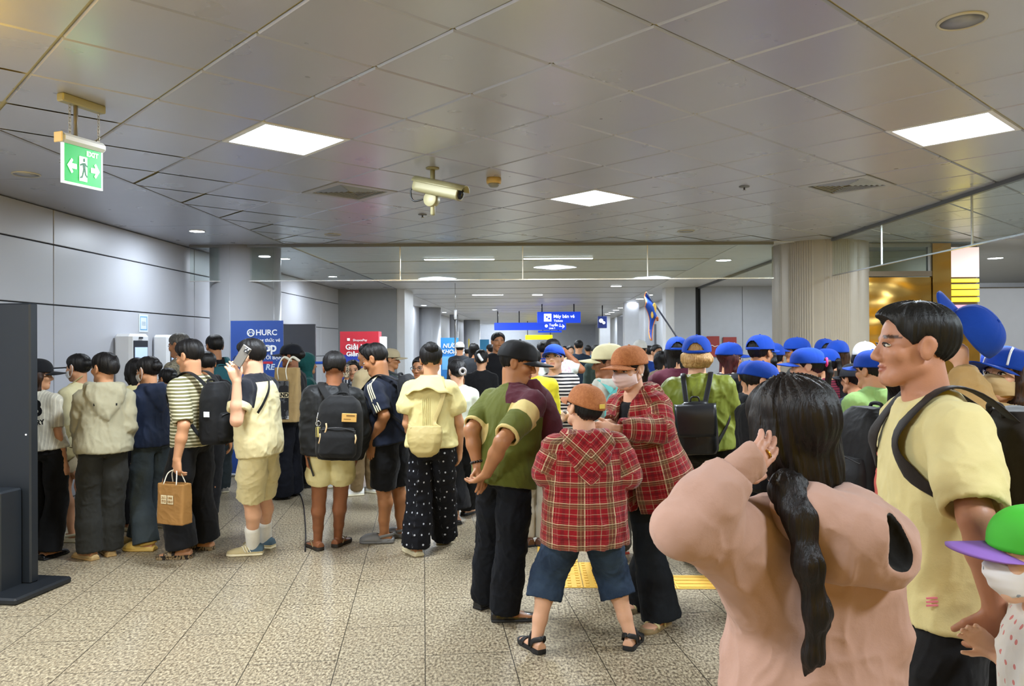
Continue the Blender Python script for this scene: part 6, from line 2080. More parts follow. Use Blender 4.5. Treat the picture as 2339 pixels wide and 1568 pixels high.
# --- 12: navy tee man
P = person('man in navy tee with three pale sleeve stripes and black shorts', 892, 6.25, -76, 1.70, SK['tan'], bw=1.1, head=(856, 822, 0), hpitch=-22, neckback=.02, feet=[(878, 1240), (918, 1228)], toe=(-14, 4), aL=dict(w=(852, 1010, -.12), e=(878, 950, -.25), thumb=(.3, 1, 0), curl=.3, hd=(0, .25, -1)))
top(P, 't_shirt', navy, sleeve=.88, hem=-.10, ease=.030, sease=.026, straight=1)
b = MB(); s_, e_ = P.sh[0], P.el[0]; u_ = nrm(e_ - s_)
for k in (-1, 0, 1):
    out_ = nrm(-P.T.R + P.T.F * .15 * k * 0 + P.T.U * .15)
    side_ = np.cross(u_, out_)
    b.tube(smooth_path([P.neck - P.T.R * .04 + P.T.U * .012 + side_ * .014 * k + P.T.U * .02, s_ + P.T.U * .074 - P.T.R * .01 + side_ * .015 * k, s_ + out_ * .078 + P.T.U * .03 + side_ * .016 * k, s_ * .6 + e_ * .4 + out_ * .079 + side_ * .017 * k, s_ * .15 + e_ * .85 + out_ * .076 + side_ * .018 * k], 6), .0048, 6, flat=.5)
b.build('sleeve_stripe', plain('stripe cream', 'd9cfa8', .7), P.root, smooth=True)
bottom(P, 'shorts', blk, length=.98, ease=.035, knee=.01)
shoes(P, 'clog', plain('grey clog', '6b6a68', .5), plain('grey clog sole', '605f5d', .5)); hair(P, 'short', black_h, vol=.02, fringe=-.14, nape=-.18)
backpack(P, 'black backpack on the man in navy tee', cloth('dark pack', '0a0c11', .7), (.28, .13, .44), ctr=.52)

# --- 15: cream blouse
P = person('woman in puffed cream blouse and dark flower-print trousers, back turned', 985, 5.85, 8, 1.60, SK['mid'], True, head=(985, 824, .02), hyaw=-6, feet=[(950, 1268), (1014, 1240)], toe=(-38, 10), aL=dict(w=(945, 1010, .14), e=(930, 968, .0)), aR=dict(w=(1050, 1030, .10), hint=(1, -.4, 0)), bw=1.06)
cb = cloth('cream blouse', 'd3c588')
top(P, 'blouse', cb, sleeve=.72, puff=.022, hem=.04, ease=.030, sease=.030, amp=.010, straight=1, wide=.014)
def cape(u, v):
    a = -np.pi * 1.05 + u * np.pi * 2.1
    rr = (.062 + .112 * v) * np.where(np.abs(np.cos(a)) > 0, 1, 1)
    zz_ = .030 - .085 * v - .02 * v * np.abs(np.sin(a)) - .045 * v * np.abs(np.sin(a)) + .008 * np.sin(a * 9) * v
    return P.neck + (rr * 1.12 * np.sin(a))[..., None] * P.T.R - (rr * .86 * np.cos(a) + .012 * v)[..., None] * P.T.F + zz_[..., None] * P.T.U
b = MB(); b.grid(cape, 60, 8, .006); b.build('wide_collar', cb, P.root, smooth=True)
b = MB()
for x in (-.03, -.018, -.006, .006, .018): b.tube([surf_off(P, t_, 180 + math.degrees(math.atan2(-x, .12)), .003) for t_ in (.74, .6, .45, .3, .15, .08)], .0016, 5)
b.build('pleats', cb, P.root, smooth=True)
bottom(P, 'trousers', dotted('flower print', '0a0b12', 'b9bdc8', .080, .0075), ease=.026, knee=.03, flare=.04, length=1.93, topz=.16, amp=.012)
shoes(P, 'clog', plain('ivory clog', 'dcd2b0', .5), plain('ivory clog sole', 'd2c8a6', .5))
hair(P, 'short', black_h, vol=.06, nape=-.16)
S = Solid(.008); S.u(ell(P.H.p(.05, -.34, .42), np.array([.24, .22, .22]) * P.H.s)); V, F_ = S.mesh(); link('bun', folds(V, F_, .008, (30, 30, 8), 4), F_, black_h, P.root)
c = surf_off(P, .16, 184, .055) + P.T.R * .015
root = thing('crossbody_bag', c, 'soft cream crescent bag slung across the back of the cream blouse', 'shoulder bag')
tanb = plain('bag cream', 'b5a268', .6)
S = Solid(.006); S.u(loft(c - UP * .115, c + UP * .11, P.T.R, [(0, .05, .02, .02), (.15, .10, .045, .045), (.5, .128, .05, .05), (.8, .132, .035, .035), (1, .125, .015, .015)], 2.4)); V, F_ = S.mesh(); link('bag_body', folds(V, F_, .005, (8, 8, 8), 3), F_, tanb, root)
b = MB(); b.tube(smooth_path([c + V3(-.10, .0, .09), c + V3(-.12, .04, .12)], 3), .012, 8, flat=.4, nref=-P.T.F)
ribbon(b, [c + V3(.11, -.0, .09), surf_off(P, .40, 158, .010), surf_off(P, .62, 142, .010), surf_off(P, .82, 132, .012), P.neck + P.T.R * .085 + P.T.U * .012, P.neck + P.T.R * .085 + P.T.F * .06 - P.T.U * .02], .036, .005, -P.T.F); b.build('strap', tanb, root, smooth=True)

# --- 16 white tee with hair clip
P = person('woman in white tee and black skirt trousers with a silver scrunchie bun', 1046, 6.95, -8, 1.53, SK['fair'], True, head=(1044, 850, 0), hyaw=-12, feet=[(1042, 1196), (1066, 1176)], toe=(-20, 40))
top(P, 't_shirt', cloth('white tee', 'd6dbc9'), sleeve=.8, hem=.02, ease=.03, straight=1); bottom(P, 'trousers', blk, flare=.08, knee=.05, ease=.035, length=1.75); shoes(P, 'flat', shoe_k, sole_k)
hair(P, 'bun', black_h, length=.2)
b = MB(); a = np.linspace(0, 2 * np.pi, 18, endpoint=False); c = P.H.p(.05, -.66, .04)
b.tube(c + np.outer(np.cos(a) * .026, P.H.R) + np.outer(np.sin(a) * .026, P.H.U), .012, 8, closed=True); b.build('scrunchie', plain('silver satin', 'b9b4b4', .35, .3), P.root, smooth=True)
# --- 17: behind, in the middle
P = person('tall man facing the viewer far behind the green polo man', 1138, 10.0, 165, 1.73, SK['tan'], head=(1138, 782, 0), feet=[(1130, 1076), (1148, 1076)], vox=.01)
top(P, 't_shirt', blk2); bottom(P, 'trousers', grey_t); shoes(P, 'sneaker', shoe_k, sole_k); hair(P)
P = person('woman with a white hair clip in black behind the white tee woman', 1100, 9.2, 5, 1.60, SK['mid'], True, head=(1100, 822, 0), feet=[(1090, 1100), (1110, 1098)], vox=.01)
top(P, 'jacket', blk, sleeve=1.9, hem=-.1); bottom(P, 'trousers', blk); shoes(P, 'sneaker', shoe_k, sole_k); hair(P, 'clip', black_h)
b = MB(); b.tube(smooth_path([P.H.p(-.1, -.55, .30), P.H.p(0, -.62, .12), P.H.p(.12, -.58, -.05)], 5), .018, 8); b.build('hair_clip', white_p, P.root, smooth=True)

# --- 18: green polo man
P = person('man in olive polo and black cap with hands clasped behind his back', 1150, 4.42, 48, 1.66, SK['tan'], bw=1.16, head=(1184, 830, .08), hyaw=52, hpitch=-10, feet=[(1108, 1386), (1152, 1418)], toe=(-10, 36), vox=.0055,
           aL=dict(w=(1092, 1068, -.06), e=(1076, 985, -.02), hd=(.6, -.1, -.75), thumb=(.2, -1, 0), curl=.6), aR=dict(w=(1112, 1082, -.24), e=(1146, 1010, -.34), hd=(-.9, -.1, -.55), thumb=(0, 1, .3), curl=.35))
ol = cloth('olive pique', '575c1e'); mar = cloth('maroon pique', '4a1422'); cre = cloth('cream block', 'cdb878')
def paint(P, C):
    t, d = armpos(P, C, 1); t2, d2 = armpos(P, C, 0)
    up = ((C - P.T.o) @ P.T.U) / P.TL; x = (C - P.T.o) @ P.T.R
    o = np.zeros_like(C)
    o[:, 0] = np.minimum(np.minimum((.22 - t) * .25, (up - .70) * .4), x - .055 + (up - .9) * .25)
    cr = np.minimum(np.minimum(.10 - d, (t - .20) * .25), (.46 - t) * .25)
    for tt_, dd_ in ((t, d), (t2, d2)): cr = np.maximum(cr, np.minimum(.10 - dd_, (tt_ - .815) * .25))
    o[:, 1] = cr
    return o
top(P, 'polo_shirt', ol, sleeve=.86, hem=-.10, ease=.026, sease=.024, collar=.5, straight=.9, mats=[mar, cre], paint=paint, amp=.008)
bottom(P, 'trousers', denim('ink trousers', '090b11', '12161f'), ease=.020, flare=.03, knee=.01, amp=.010)
shoes(P, 'dress', shoe_k, sole_k); hair(P, 'short', black_h); cap(P, cloth('black cap', '0a0a0d', .7), brim_len=.44, size=.97)
b = MB(); w_ = P.wr[0]; u_ = P.hd[0]; a = np.linspace(0, 2 * np.pi, 14, endpoint=False); n1 = nrm(np.cross(P.wr[0] - P.el[0], UP)); n2 = nrm(np.cross(n1, P.wr[0] - P.el[0]))
for t_ in a: b.ball(w_ - nrm(P.wr[0] - P.el[0]) * .03 + .034 * (math.cos(t_) * n1 + math.sin(t_) * n2), .008, None, 8, 6)
b.build('bead_bracelet', plain('dark beads', '1b1412', .35), P.root, smooth=True)
MP = P
c = at(1232, 962, 4.50); fr = Fr(c, P.R0, P.F0, UP).rot(0, 0, 8)
root = thing('maroon_bag', c, 'maroon backpack worn on the chest of the man in olive polo', 'backpack')
mb = cloth('maroon nylon', '4b1722', .65)
S = Solid(.007); S.u(loft(c - UP * .25 + V3(.03, 0, 0), c + UP * .24 - V3(.06, 0, 0), fr.R, [(0, .10, .06, .06), (.1, .15, .09, .09), (.5, .16, .10, .10), (.8, .13, .08, .08), (1, .05, .03, .03)], 2.8)); V, F_ = S.mesh(); link('bag_body', folds(V, F_, .010, (8, 8, 5), 6), F_, mb, root)
b = MB(); ribbon(b, [P.neck + P.T.R * .10 - P.T.U * .005 - P.T.F * .02, P.neck + P.T.R * .10 + P.T.U * .01 + P.T.F * .05, c + UP * .2 + V3(-.03, 0, 0)], .05, .008, P.T.U); b.build('strap', mb, root, smooth=True)
b = MB(); q = at(1194, 872, 4.5); b.tube(smooth_path([q + V3(-.02, 0, .04), q + V3(.03, 0, .03), q + V3(.045, 0, -.02), q + V3(.01, 0, -.03)], 5), .006, 6); b.build('cord_loop', plain('pale cord', 'c9c0c4', .6), root, smooth=True)
c = at(1268, 972, 4.6); fr = Fr(c, V3(.8, 0, -.6), V3(0, 1, 0), V3(.6, 0, .8))
root = thing('plastic_bottle', c, 'clear plastic bottle tilted between the maroon backpack and the boy', 'bottle')
MB().lathe([(.0, -.085), (.028, -.083), (.031, -.07), (.031, .04), (.014, .075), (.012, .092)], c, fr.U, 20).build('bottle_body', gm, root, smooth=True)
MB().lathe([(.0318, -.03), (.0318, .025)], c, fr.U, 20).build('label_band', plain('bottle label', 'd4cfa0', .5), root, smooth=True)
MB().lathe([(.014, .09), (.014, .106), (0, .107)], c, fr.U, 16).build('bottle_top', plain('bottle top', 'b9b7ae', .5), root, smooth=True)

# --- 20..22
P = person('woman in blue cap and black and white striped dress looking up, facing the viewer', 1288, 6.9, 188, 1.58, SK['fair'], True, bw=1.15, head=(1266, 820, -.05), hyaw=12, hpitch=14, hroll=6, feet=[(1310, 1195), (1280, 1195)], aR=dict(w=(1306, 950, -.24), hint=(.8, -.3, -.6)), aL=dict(w=(1275, 965, -.22), hint=(-1, 0, -.5)))
top(P, 'dress', stripes('striped dress', '131217', 'bdb6b2', .030, .48, 2), sleeve=.30, hem=-.65, ease=.028, straight=.9)
bottom(P, 'trousers', blk, length=1.7); shoes(P, 'flat', shoe_k, sole_k); hair(P, 'bun', black_h); cap(P, capblue)
b = MB(); a = np.linspace(-2.2, 2.2, 20); b.tube(np.array([P.neck + P.T.R * .06 * math.sin(t_) + P.T.F * (.065 * math.cos(t_) + .01) - P.T.U * (.02 + .02 * math.cos(t_)) for t_ in a]), .007, 6); b.build('bead_necklace', plain('patterned beads', '8b7a60', .4), P.root, smooth=True)
P = person('person in bright yellow tee mostly hidden behind the olive polo man', 1222, 6.2, 15, 1.60, SK['mid'], head=(1214, 828, .1), feet=[(1205, 1246), (1240, 1246)], toe=(-40, 20))
top(P, 't_shirt', cloth('bright yellow tee', 'd8c828'), sleeve=.85, ease=.035, hem=-.1); bottom(P, 'trousers', cloth('stone trousers', '9a9282')); shoes(P, 'dress', plain('brown shoe', '4c2c1a', .4), sole_k); hair(P)
P = person('person in pale shirt with one arm raised to the head behind the striped dress', 1295, 8.3, -10, 1.62, SK['brown'], head=(1262, 800, 0), feet=[(1282, 1130), (1305, 1130)], aR=dict(w=(1288, 800, -.02), e=(1328, 845, .0), hint=(1, 0, .2), hd=(-1, 0, .3)), vox=.009)
top(P, 'shirt', cloth('pale grey shirt', 'b9bdb4'), sleeve=.75, ease=.04); bottom(P, 'trousers', grey_t); shoes(P, 'sneaker', shoe_k, sole_k); hair(P)
backpack(P, 'small pale pink woven backpack behind the shoulder of the striped dress', blotch('pink weave', [(0, 'b98a94'), (.5, 'd3b3b8')], 60, .8), (.24, .12, .28), ctr=.74, pocket=False)
# --- 23: cream cap, teal backpack
P = person('person in cream cap and pale grey hoodie with a teal backpack, back turned', 1392, 5.3, -22, 1.64, SK['brown'], head=(1388, 830, .02), hyaw=-58, feet=[(1375, 1268), (1420, 1262)])
top(P, 'hoodie', cloth('ash fleece', 'b7b7ab', .95), sleeve=1.9, hood=1.0, ease=.035, sease=.025, hem=-.05); bottom(P, 'trousers', cloth('brown trousers', '4a443c'), flare=.02); shoes(P, 'sneaker', plain('white shoe', 'd8d8d4', .5), plain('red sole', 'b8483e', .5)); hair(P, 'bun', black_h); cap(P, cloth('cream cap', 'cfc79e'))
backpack(P, 'teal backpack with pale trim on the person in cream cap', cloth('teal nylon', '4f9a94', .65), (.30, .17, .42), ctr=.52, trim=plain('pale trim', 'cfd8a0', .5), strap_mat=cloth('teal strap', '5fa8a0'))

# --- 25: the boy in plaid
PL = plaid()
cord = blotch('rust corduroy', [(0, 'a5653a'), (.5, 'b06f42'), (.62, '9c5c33')], 60, .9)
P = person('boy in red plaid hooded shirt, denim shorts and black sandals, back turned, legs apart', 1334, 4.02, -6, 1.43, SK['fair'], bw=1.22, head=(1334, 935, .0), hyaw=-16, hpitch=16, hroll=10, hs=1.12, drop=.045, feet=[(1226, 1488), (1440, 1480)], toe=(-22, 30), vox=.005,
           aL=dict(w=(1262, 1075, .20), e=(1246, 1080, -.04), hd=(.2, 1, .1)), aR=dict(w=(1424, 1080, .20), e=(1432, 1085, -.03), hd=(-.2, 1, .1)))
top(P, 'hooded_shirt', PL, sleeve=1.9, hem=-.20, ease=.045, sease=.034, hoodsep=True, hood=1.25, amp=.013, straight=1, wide=.02, hemtilt=0, fr=(8, 8, 4))
bottom(P, 'shorts', denim('mid denim', '16243a', '43566a'), length=1.36, ease=.026, knee=.022, flare=.03, amp=.009, fr=(9, 9, 9), topz=.1)
shoes(P, 'sandal', plain('black webbing', '131315', .6), plain('black sole', '17171a', .6))
hair(P, 'short', black_h, nape=-.2); K = cap(P, cord, pitch=-6)
q = K['fn'](np.array([[.46]]), np.array([[.86]]))[0, 0]; n_ = nrm(q - P.H.o)
MB().box(q + n_ * .004, (.036, .006, .024), Fr(q, -np.cross(UP, n_) * -1, n_, UP), .002).build('cap_patch', plain('yellow patch', 'd9b84c', .5), K['obj'])
text('pocket_stitching', 'FND', plain('pale stitching', 'b9c0c8', .7), P.root, P.hip + P.T.R * .055 - P.T.F * .150 - UP * .035, nrm(P.R0 + UP * .12), UP, .028)
BOY = P
# --- 24: mother
P = person('woman in rust cap, pink mask and red plaid shirt bending to the boy', 1490, 4.48, -128, 1.62, SK['fair'], True, bw=1.08, head=(1436, 843, -.08), hyaw=-4, hpitch=-9, neckback=.02, feet=[(1468, 1388), (1512, 1430)], toe=(0, -10), vox=.0055,
           aL=dict(w=(1400, 980, -.30), e=(1512, 985, -.26), hd=(.3, 1, .1), thumb=(.5, .2, 1)), aR=dict(w=(1392, 968, -.16), e=(1412, 985, .05), hd=(.2, 1, 0)))
if P.ff[0].o[0] > P.ff[1].o[0] or True:
    pass
def openfront(S, P):
    S.cut(loft(P.hip - P.T.U * .3 + P.T.F * .11, P.neck + P.T.U * .02 + P.T.F * .07, P.T.R, [(0, .05, .12, .11), (.5, .035, .10, .09), (1, .05, .12, .05)], 3))
top(P, 'hooded_shirt', PL, sleeve=1.85, hem=-.30, ease=.050, sease=.032, hood=1.05, hoodsep=True, amp=.012, straight=1, wide=.03, cuts=openfront, fr=(8, 8, 4))
top(P, 'undershirt', blk, sleeve=0, hem=-.1, ease=.016, amp=.003, neckcut=.93)
bottom(P, 'jeans', denim('black jeans', '0b0d12', '20262c'), ease=.018, flare=.065, knee=.02, length=2.0)
shoes(P, 'strap', plain('pale gold strap', 'd9cf9a', .4), plain('tan sandal sole', '9c8a68', .6))
hair(P, 'pony', black_h, length=.8); K = cap(P, cord, brim_len=.44, pitch=6); mask(P, mask_p)
fcap = K['H']; q = fcap.p(.10, .40, .28); text('cap_lettering', 'ork', blk, K['obj'], fcap.p(.02, .425, .27), nrm(-fcap.R + fcap.F * -.25), nrm(fcap.U - fcap.F * .45), .034, bold=.001)
b = MB(); b.ball(P.H.p(-.355, -.05, -.16), .008); b.ball(P.H.p(.355, -.05, -.16), .008); b.build('earring', plain('pearl', 'e9e4da', .2), P.root, smooth=True)

# --- 26: olive blouse
P = person('blond woman in olive-green blouse and blue cap with a black leather backpack', 1602, 5.3, 14, 1.68, SK['fair'], True, bw=1.2, head=(1592, 812, .0), hyaw=4, feet=[(1590, 1268), (1632, 1262)], aL=dict(w=(1548, 1000, .2), e=(1546, 960, .0)), aR=dict(w=(1662, 985, .22), e=(1668, 975, .0), hint=(1, -.5, 0)))
top(P, 'blouse', cloth('olive satin', '747d28', .5), sleeve=1.7, hem=.06, ease=.05, sease=.045, collar=.5, amp=.014, straight=1, wide=.01)
bottom(P, 'trousers', blk, ease=.03, knee=.05, flare=.08, topz=.16)
shoes(P, 'flat', shoe_k, sole_k)
blond = hair_mat('9a6f3e', c2='d9b377')
hair(P, 'short', blond, nape=-.42)
S = Solid(.007)
for k in range(7):
    a = -1.1 + k * .37; S.chain([P.H.p(.36 * math.sin(a), -.34 * math.cos(a) - .12, -.02), P.H.p(.36 * math.sin(a + .15), -.37 * math.cos(a) - .12, -.12), P.H.p(.33 * math.sin(a), -.33 * math.cos(a) - .12, -.26)], [.028, .032, .024], .01)
V, F_ = S.mesh(); link('braid', folds(V, F_, .005, (30, 30, 30), 3), F_, blond, P.root)
cap(P, capblue, gap=True, pitch=4)
backpack(P, 'black leather flap backpack on the woman in olive blouse', plain('black leather bag', '1b1c20', .38), (.27, .14, .34), ctr=.40, flap=True, pocket=False, side=-.02, strap_w=.034)

# --- the blue-capped group
def capped(label, cx, D, yaw, h, head, topm, skin='mid', fem=True, hs_='pony', hlen=.8, hm=None, hy=0, hp=0, gap=False, bots=None, sl=1.9, cm=None, tn='jacket', hood=0, mk=None, **k):
    x = head[0]; q = at(x, 800, D)
    P = person(label, cx, D, yaw, h, SK[skin], fem, head=(head[0], head[1], 0), hyaw=hy, hpitch=hp, group=None, **k)
    top(P, tn, topm, sleeve=sl, hem=-.06, ease=.03, sease=.02, hood=hood)
    bottom(P, 'trousers', bots or blk); shoes(P, 'sneaker', shoe_k, sole_w)
    hair(P, hs_, hm or black_h, length=hlen); cap(P, cm or capblue, gap=gap)
    if mk: mask(P, mk)
    return P
maroon_c = cloth('maroon jacket', '4a1626')
FL = capped('long-haired flag bearer in blue cap and maroon jacket left of the blond woman', 1545, 6.6, 8, 1.64, (1546, 806), maroon_c, hs_='long', hlen=1.3, aL=dict(w=(1534, 856, .18), hint=(-1, 0, -.5), hd=(.1, .1, 1), curl=.9), gap=True)
capped('woman in blue cap with dark red hair and striped top facing right', 1662, 6.6, 55, 1.62, (1668, 818), stripes('dark striped top', '1d1c22', 'c8bdb4', .03, .4, 2), hs_='long', hlen=1.0, hm=hair_mat('2c0f10', c2='5a2424'), bots=jean_d, hy=20)
capped('man in blue cap and black shirt with short hair, behind the red wall notices', 1738, 6.0, 28, 1.68, (1738, 806), blk2, 'tan', False, 'short', hy=22, gap=True)
P = capped('woman with curly black ponytail in black, blue cap low, beside the man in black', 1716, 5.75, 20, 1.5, (1712, 862), blk, hs_='pony', hlen=.6)
capped('short person in blue cap with its brim to the right, head bowed, in black jacket', 1742, 4.7, 75, 1.50, (1738, 872), blk, 'fair', True, 'short', hy=15, hp=-12)
capped('person in blue cap with black curls just right of the man in black', 1768, 6.9, 20, 1.62, (1768, 818), blk2, hs_='pony', hlen=.5)
capped('man in blue cap with brim to the left, in front of the fluted column', 1815, 7.4, -70, 1.68, (1818, 804), grey_t, 'tan', False, 'short')
P = capped('woman in blue cap and shocking pink shirt with a pink-tied ponytail', 1858, 5.35, -52, 1.60, (1842, 838), cloth('shocking pink', 'd81d78'), 'fair', hs_='pony', hlen=.75, hy=-18, gap=True, tn='shirt')
b = MB(); a = np.linspace(0, 2 * np.pi, 16, endpoint=False); c = P.H.p(0, -.58, .13); b.tube(c + np.outer(np.cos(a) * .026, P.H.R) + np.outer(np.sin(a) * .026, P.H.U), .010, 8, closed=True); b.build('hair_tie', cloth('tie pink', 'e8407e'), P.root, smooth=True)
capped('person in blue cap seen from behind, third head along the fluted column', 1884, 7.6, 10, 1.67, (1884, 806), blk, hs_='short', gap=True)
capped('woman in blue cap and maroon striped top right of the pink shirt', 1890, 6.5, -25, 1.58, (1886, 832), stripes('maroon striped', '3a0f1c', '6a2030', .02, .5, 2), hs_='pony', hlen=.8)
capped('woman in blue cap with brown shoulder-length hair, furthest right of the column heads', 1915, 7.0, 30, 1.66, (1914, 812), cloth('brown jacket', '2f2a22'), hs_='long', hlen=.8, hm=brown_h)
capped('person in white cap just left of the face of the yellow tee man', 1972, 6.4, 20, 1.64, (1976, 818), blk2, hs_='long', hlen=.7, cm=cloth('white cap', 'd9d8d2'))
P = capped('person in navy jacket with hands raised behind the light green top', 1942, 6.0, -20, 1.55, (1948, 868), navy, hs_='short', cm=cloth('dark cap', '15171d'))
P = capped('short-haired person in blue cap and light green hooded top', 1972, 4.7, -28, 1.56, (1990, 848), cloth('light green jersey', '8fb36a'), 'mid', False, 'short', hood=.8, tn='hooded_top', bw=1.25)
# flag
fp_, ft_ = at(1566, 800, 6.8), at(1477, 668, 6.8)
root = thing('pennant_flag', FL.wr[0], 'blue pennant with orange fringe on a pole held by the flag bearer', 'flag')
MB().tube([FL.wr[0] - nrm(ft_ - fp_) * .25 + V3(0, 0, 0), FL.wr[0] * .0 + fp_, ft_], .008, 8).build('pole', plain('dark pole', '2c2f38', .4), root, smooth=True)
fb_ = plain('flag blue', '1b4fb4', .7)
def flag(u, v):
    # folded pennant hanging from the pole: two drooping lobes
    p0 = ft_ + (fp_ - ft_)[None] * 0
    a = np.stack([1478 + 28 * u - 10 * v * (1 - u), 668 + 72 * u + 0 * v, 0 * u], -1)
    e1 = at(1477, 668, 6.8); e2 = at(1507, 733, 6.8); e3 = at(1474, 700, 6.78); e4 = at(1494, 778, 6.76)
    q = (1 - u)[..., None] * ((1 - v)[..., None] * e1 + v[..., None] * e3) + u[..., None] * ((1 - v)[..., None] * e2 + v[..., None] * e4)
    q = q + np.stack([.02 * np.sin(u * 5), .05 * np.sin(v * 6 + u * 3), -.10 * u * np.sin(v * np.pi) * -1.0], -1)
    return q
b = MB(); b.grid(flag, 18, 12, .006); fo = b.build('cloth', fb_, root, smooth=True)
uu = np.linspace(0, 1, 20); edge = np.concatenate([flag(uu * 0, uu)[:, :], flag(uu, uu * 0 + 1), flag(uu * 0 + 1, 1 - uu)])
b = MB(); b.tube(edge, .010, 6, flat=.5); b.build('fringe', plain('orange fringe', 'e08a4a', .8), fo, smooth=True)
b = MB(); q = flag(np.array([[.55]]), np.array([[.35]]))[0, 0] - V3(0, .02, 0); b.ball(q, (.018, .008, .045)); b.ball(q + V3(-.02, 0, -.06), (.012, .008, .03)); b.build('emblem', plain('flag gold', 'd6b04a', .5), fo, smooth=True)
# --- 38: coral top woman
P = person('woman with long black hair in coral shirt, between the pink top and the yellow tee', 2056, 3.75, 74, 1.54, SK['fair'], True, head=(2074, 880, 0), feet=[(2006, 1508), (2040, 1500)], aR=dict(w=(2026, 1160, -.24), hint=(.3, -1, 0)))
top(P, 'shirt', cloth('coral linen', 'd4685c'), sleeve=1.9, ease=.04, sease=.03, hem=-.15, amp=.013, straight=1)
bottom(P, 'jeans', denim('pale jeans', '8d958f', 'aab0a8'), ease=.03, flare=.03); shoes(P, 'sneaker', plain('mustard shoe', 'c0a056', .6), sole_w); hair(P, 'long', black_h, length=1.5)
backpack(P, 'puffy black backpack of the woman in coral shirt', cloth('puffy black', '141416', .6), (.29, .19, .48), ctr=.55)

# --- 42, 43
P = person('woman in khaki jacket, beige mask and blue cap lifting another cap', 2312, 3.25, -104, 1.60, SK['fair'], True, head=(2302, 866, 0), hpitch=17, hyaw=-4, feet=None, vox=.006,
           aL=dict(w=(2196, 838, -.06), e=(2236, 950, -.16), hd=(0, .1, 1), thumb=(1, .2, 0), curl=.8), aR=dict(l=(.05, .05, -.48)))
kh = cloth('khaki cotton', 'b08f5c')
top(P, 'jacket', kh, sleeve=1.9, ease=.045, sease=.034, hem=-.15, amp=.018, collar=.4, straight=1)
bottom(P, 'trousers', blk); shoes(P, 'sneaker', shoe_k, sole_k); hair(P, 'long', brown_h, length=1.0); mask(P, cloth('mask beige', 'cbb184', .7))
K = cap(P, capblue, brim_len=.46)
b = MB()
for g in (-1, 1): b.tube(smooth_path([K['fn'](np.array([[.5 + .5 * (1 + g * .16) - .0 if 0 else (g * .10) % 1.0]]), np.array([[v_]]))[0, 0] + .003 * P.H.U for v_ in (.35, .55, .75, .95)], 5), .005, 6)
b.build('white_piping', white_p, K['obj'], smooth=True)
WR = P.wr[0] + P.hd[0] * .09
hf = Fr(at(2206, 764, 3.12), V3(1, 0, 0), nrm(V3(-.55, .10, .80)), V3(0, 0, 1), .205)
hf.U = nrm(V3(.66, -.62, .12) - np.dot(V3(.66, -.62, .12), hf.F) * hf.F)
hf = Fr(hf.o, np.cross(hf.F, hf.U), hf.F, hf.U, .215)
hc_ = cap(None, capblue, frame=hf, name='held_cap', brim_len=.46, droop=.10)
tag(hc_['obj'], 'blue cap held up in the air by the woman in khaki, brim pointing up', 'cap')
P = person('masked woman in blue cap half hidden behind the khaki woman', 2292, 4.5, -88, 1.60, SK['fair'], True, head=(2286, 842, 0), feet=None, vox=.008)
top(P, 'jacket', navy, sleeve=1.9); bottom(P, 'trousers', blk); shoes(P, 'sneaker', shoe_k, sole_k); hair(P, 'long', black_h, length=.8); cap(P, capblue); mask(P, mask_w)
P = person('person in red top at the right edge behind the khaki woman', 2372, 3.9, -90, 1.56, SK['fair'], True, head=(2392, 880, 0), vox=.008)
top(P, 't_shirt', cloth('red tee', 'b02a2e'), sleeve=.9); bottom(P, 'trousers', blk); shoes(P, 'sneaker', shoe_k, sole_k); hair(P, 'long', black_h, length=.8)

# --- 39: yellow tee man
P = person('young man in pale yellow tee and dark backpack walking left in profile', 2152, 2.28, -84, 1.72, 'b9866a', bw=.97, head=(2086, 792, .0), hyaw=4, hpitch=3, neckback=.012, vox=.0048,
           aL=dict(w=(2276, 1392, -.30), e=(2228, 1180, -.32), hd=(.1, .12, -1), thumb=(0, 1, .2), curl=.75), aR=dict(l=(.10, .10, -.50)))
yt = cloth('pale yellow jersey', 'd4c68e')
top(P, 't_shirt', yt, sleeve=.93, hem=-.14, ease=.032, wide=.012, sease=.036, straight=1, amp=.013, vox=.0062, fr=(7, 7, 4))
bottom(P, 'trousers', blk, ease=.010)
shoes(P, 'sneaker', shoe_k, sole_k)
hair(P, 'short', hair_mat('0b0a09'), vol=.02, fringe=-.03, vox=.0035, amp=.03, nape=-.2)
bag, fr = backpack(P, 'dark brown backpack on the young man in pale yellow tee', cloth('dark brown nylon', '1e1610', .7), (.31, .20, .45), ctr=.50, strap_w=.06)
b = MB()
for k in range(3): b.box(surf_off(P, .02, -62, .004) + UP * (.012 - .010 * k) + P.T.F * .004 * k, (.004, .055 - k * .008, .0045), P.T)
b.build('hem_print', plain('print pink', 'd0727a', .7), P.root)
YM = P

# --- 41: child
P = person('small child in green cap with purple brim and white mask at the right edge', 2385, 1.80, -72, 1.14, SK['pale'], head=(2368, 1278, 0), hs=1.30, hpitch=2, vox=.0045,
           aL=dict(w=(2272, 1490, .14), hint=(-.4, -.5, -1), hd=(0, .7, .6), curl=.5))
top(P, 't_shirt', dotted('white dotted tee', 'e4e2dc', 'd98a86', .045, .006), sleeve=.9, ease=.026, hem=-.1)
bottom(P, 'shorts', denim('blue denim', '26374c', '4c6076'), length=.9); shoes(P, 'sneaker', plain('white shoe', 'd8d8d4', .5), sole_w); hair(P, 'short', black_h)
cap(P, plain('bright green cotton', '3fae2a', .75), plain('lilac cotton', '8a62b4', .75), brim_len=.42, size=1.04)
mk_ = dotted('mask with grey blots', 'e6e6e8', '8d97a4', .05, .011); mask(P, blotch('mask with blots', [(0, '98a2ae'), (.36, 'e6e6e8')], 14, .7), mask_w)

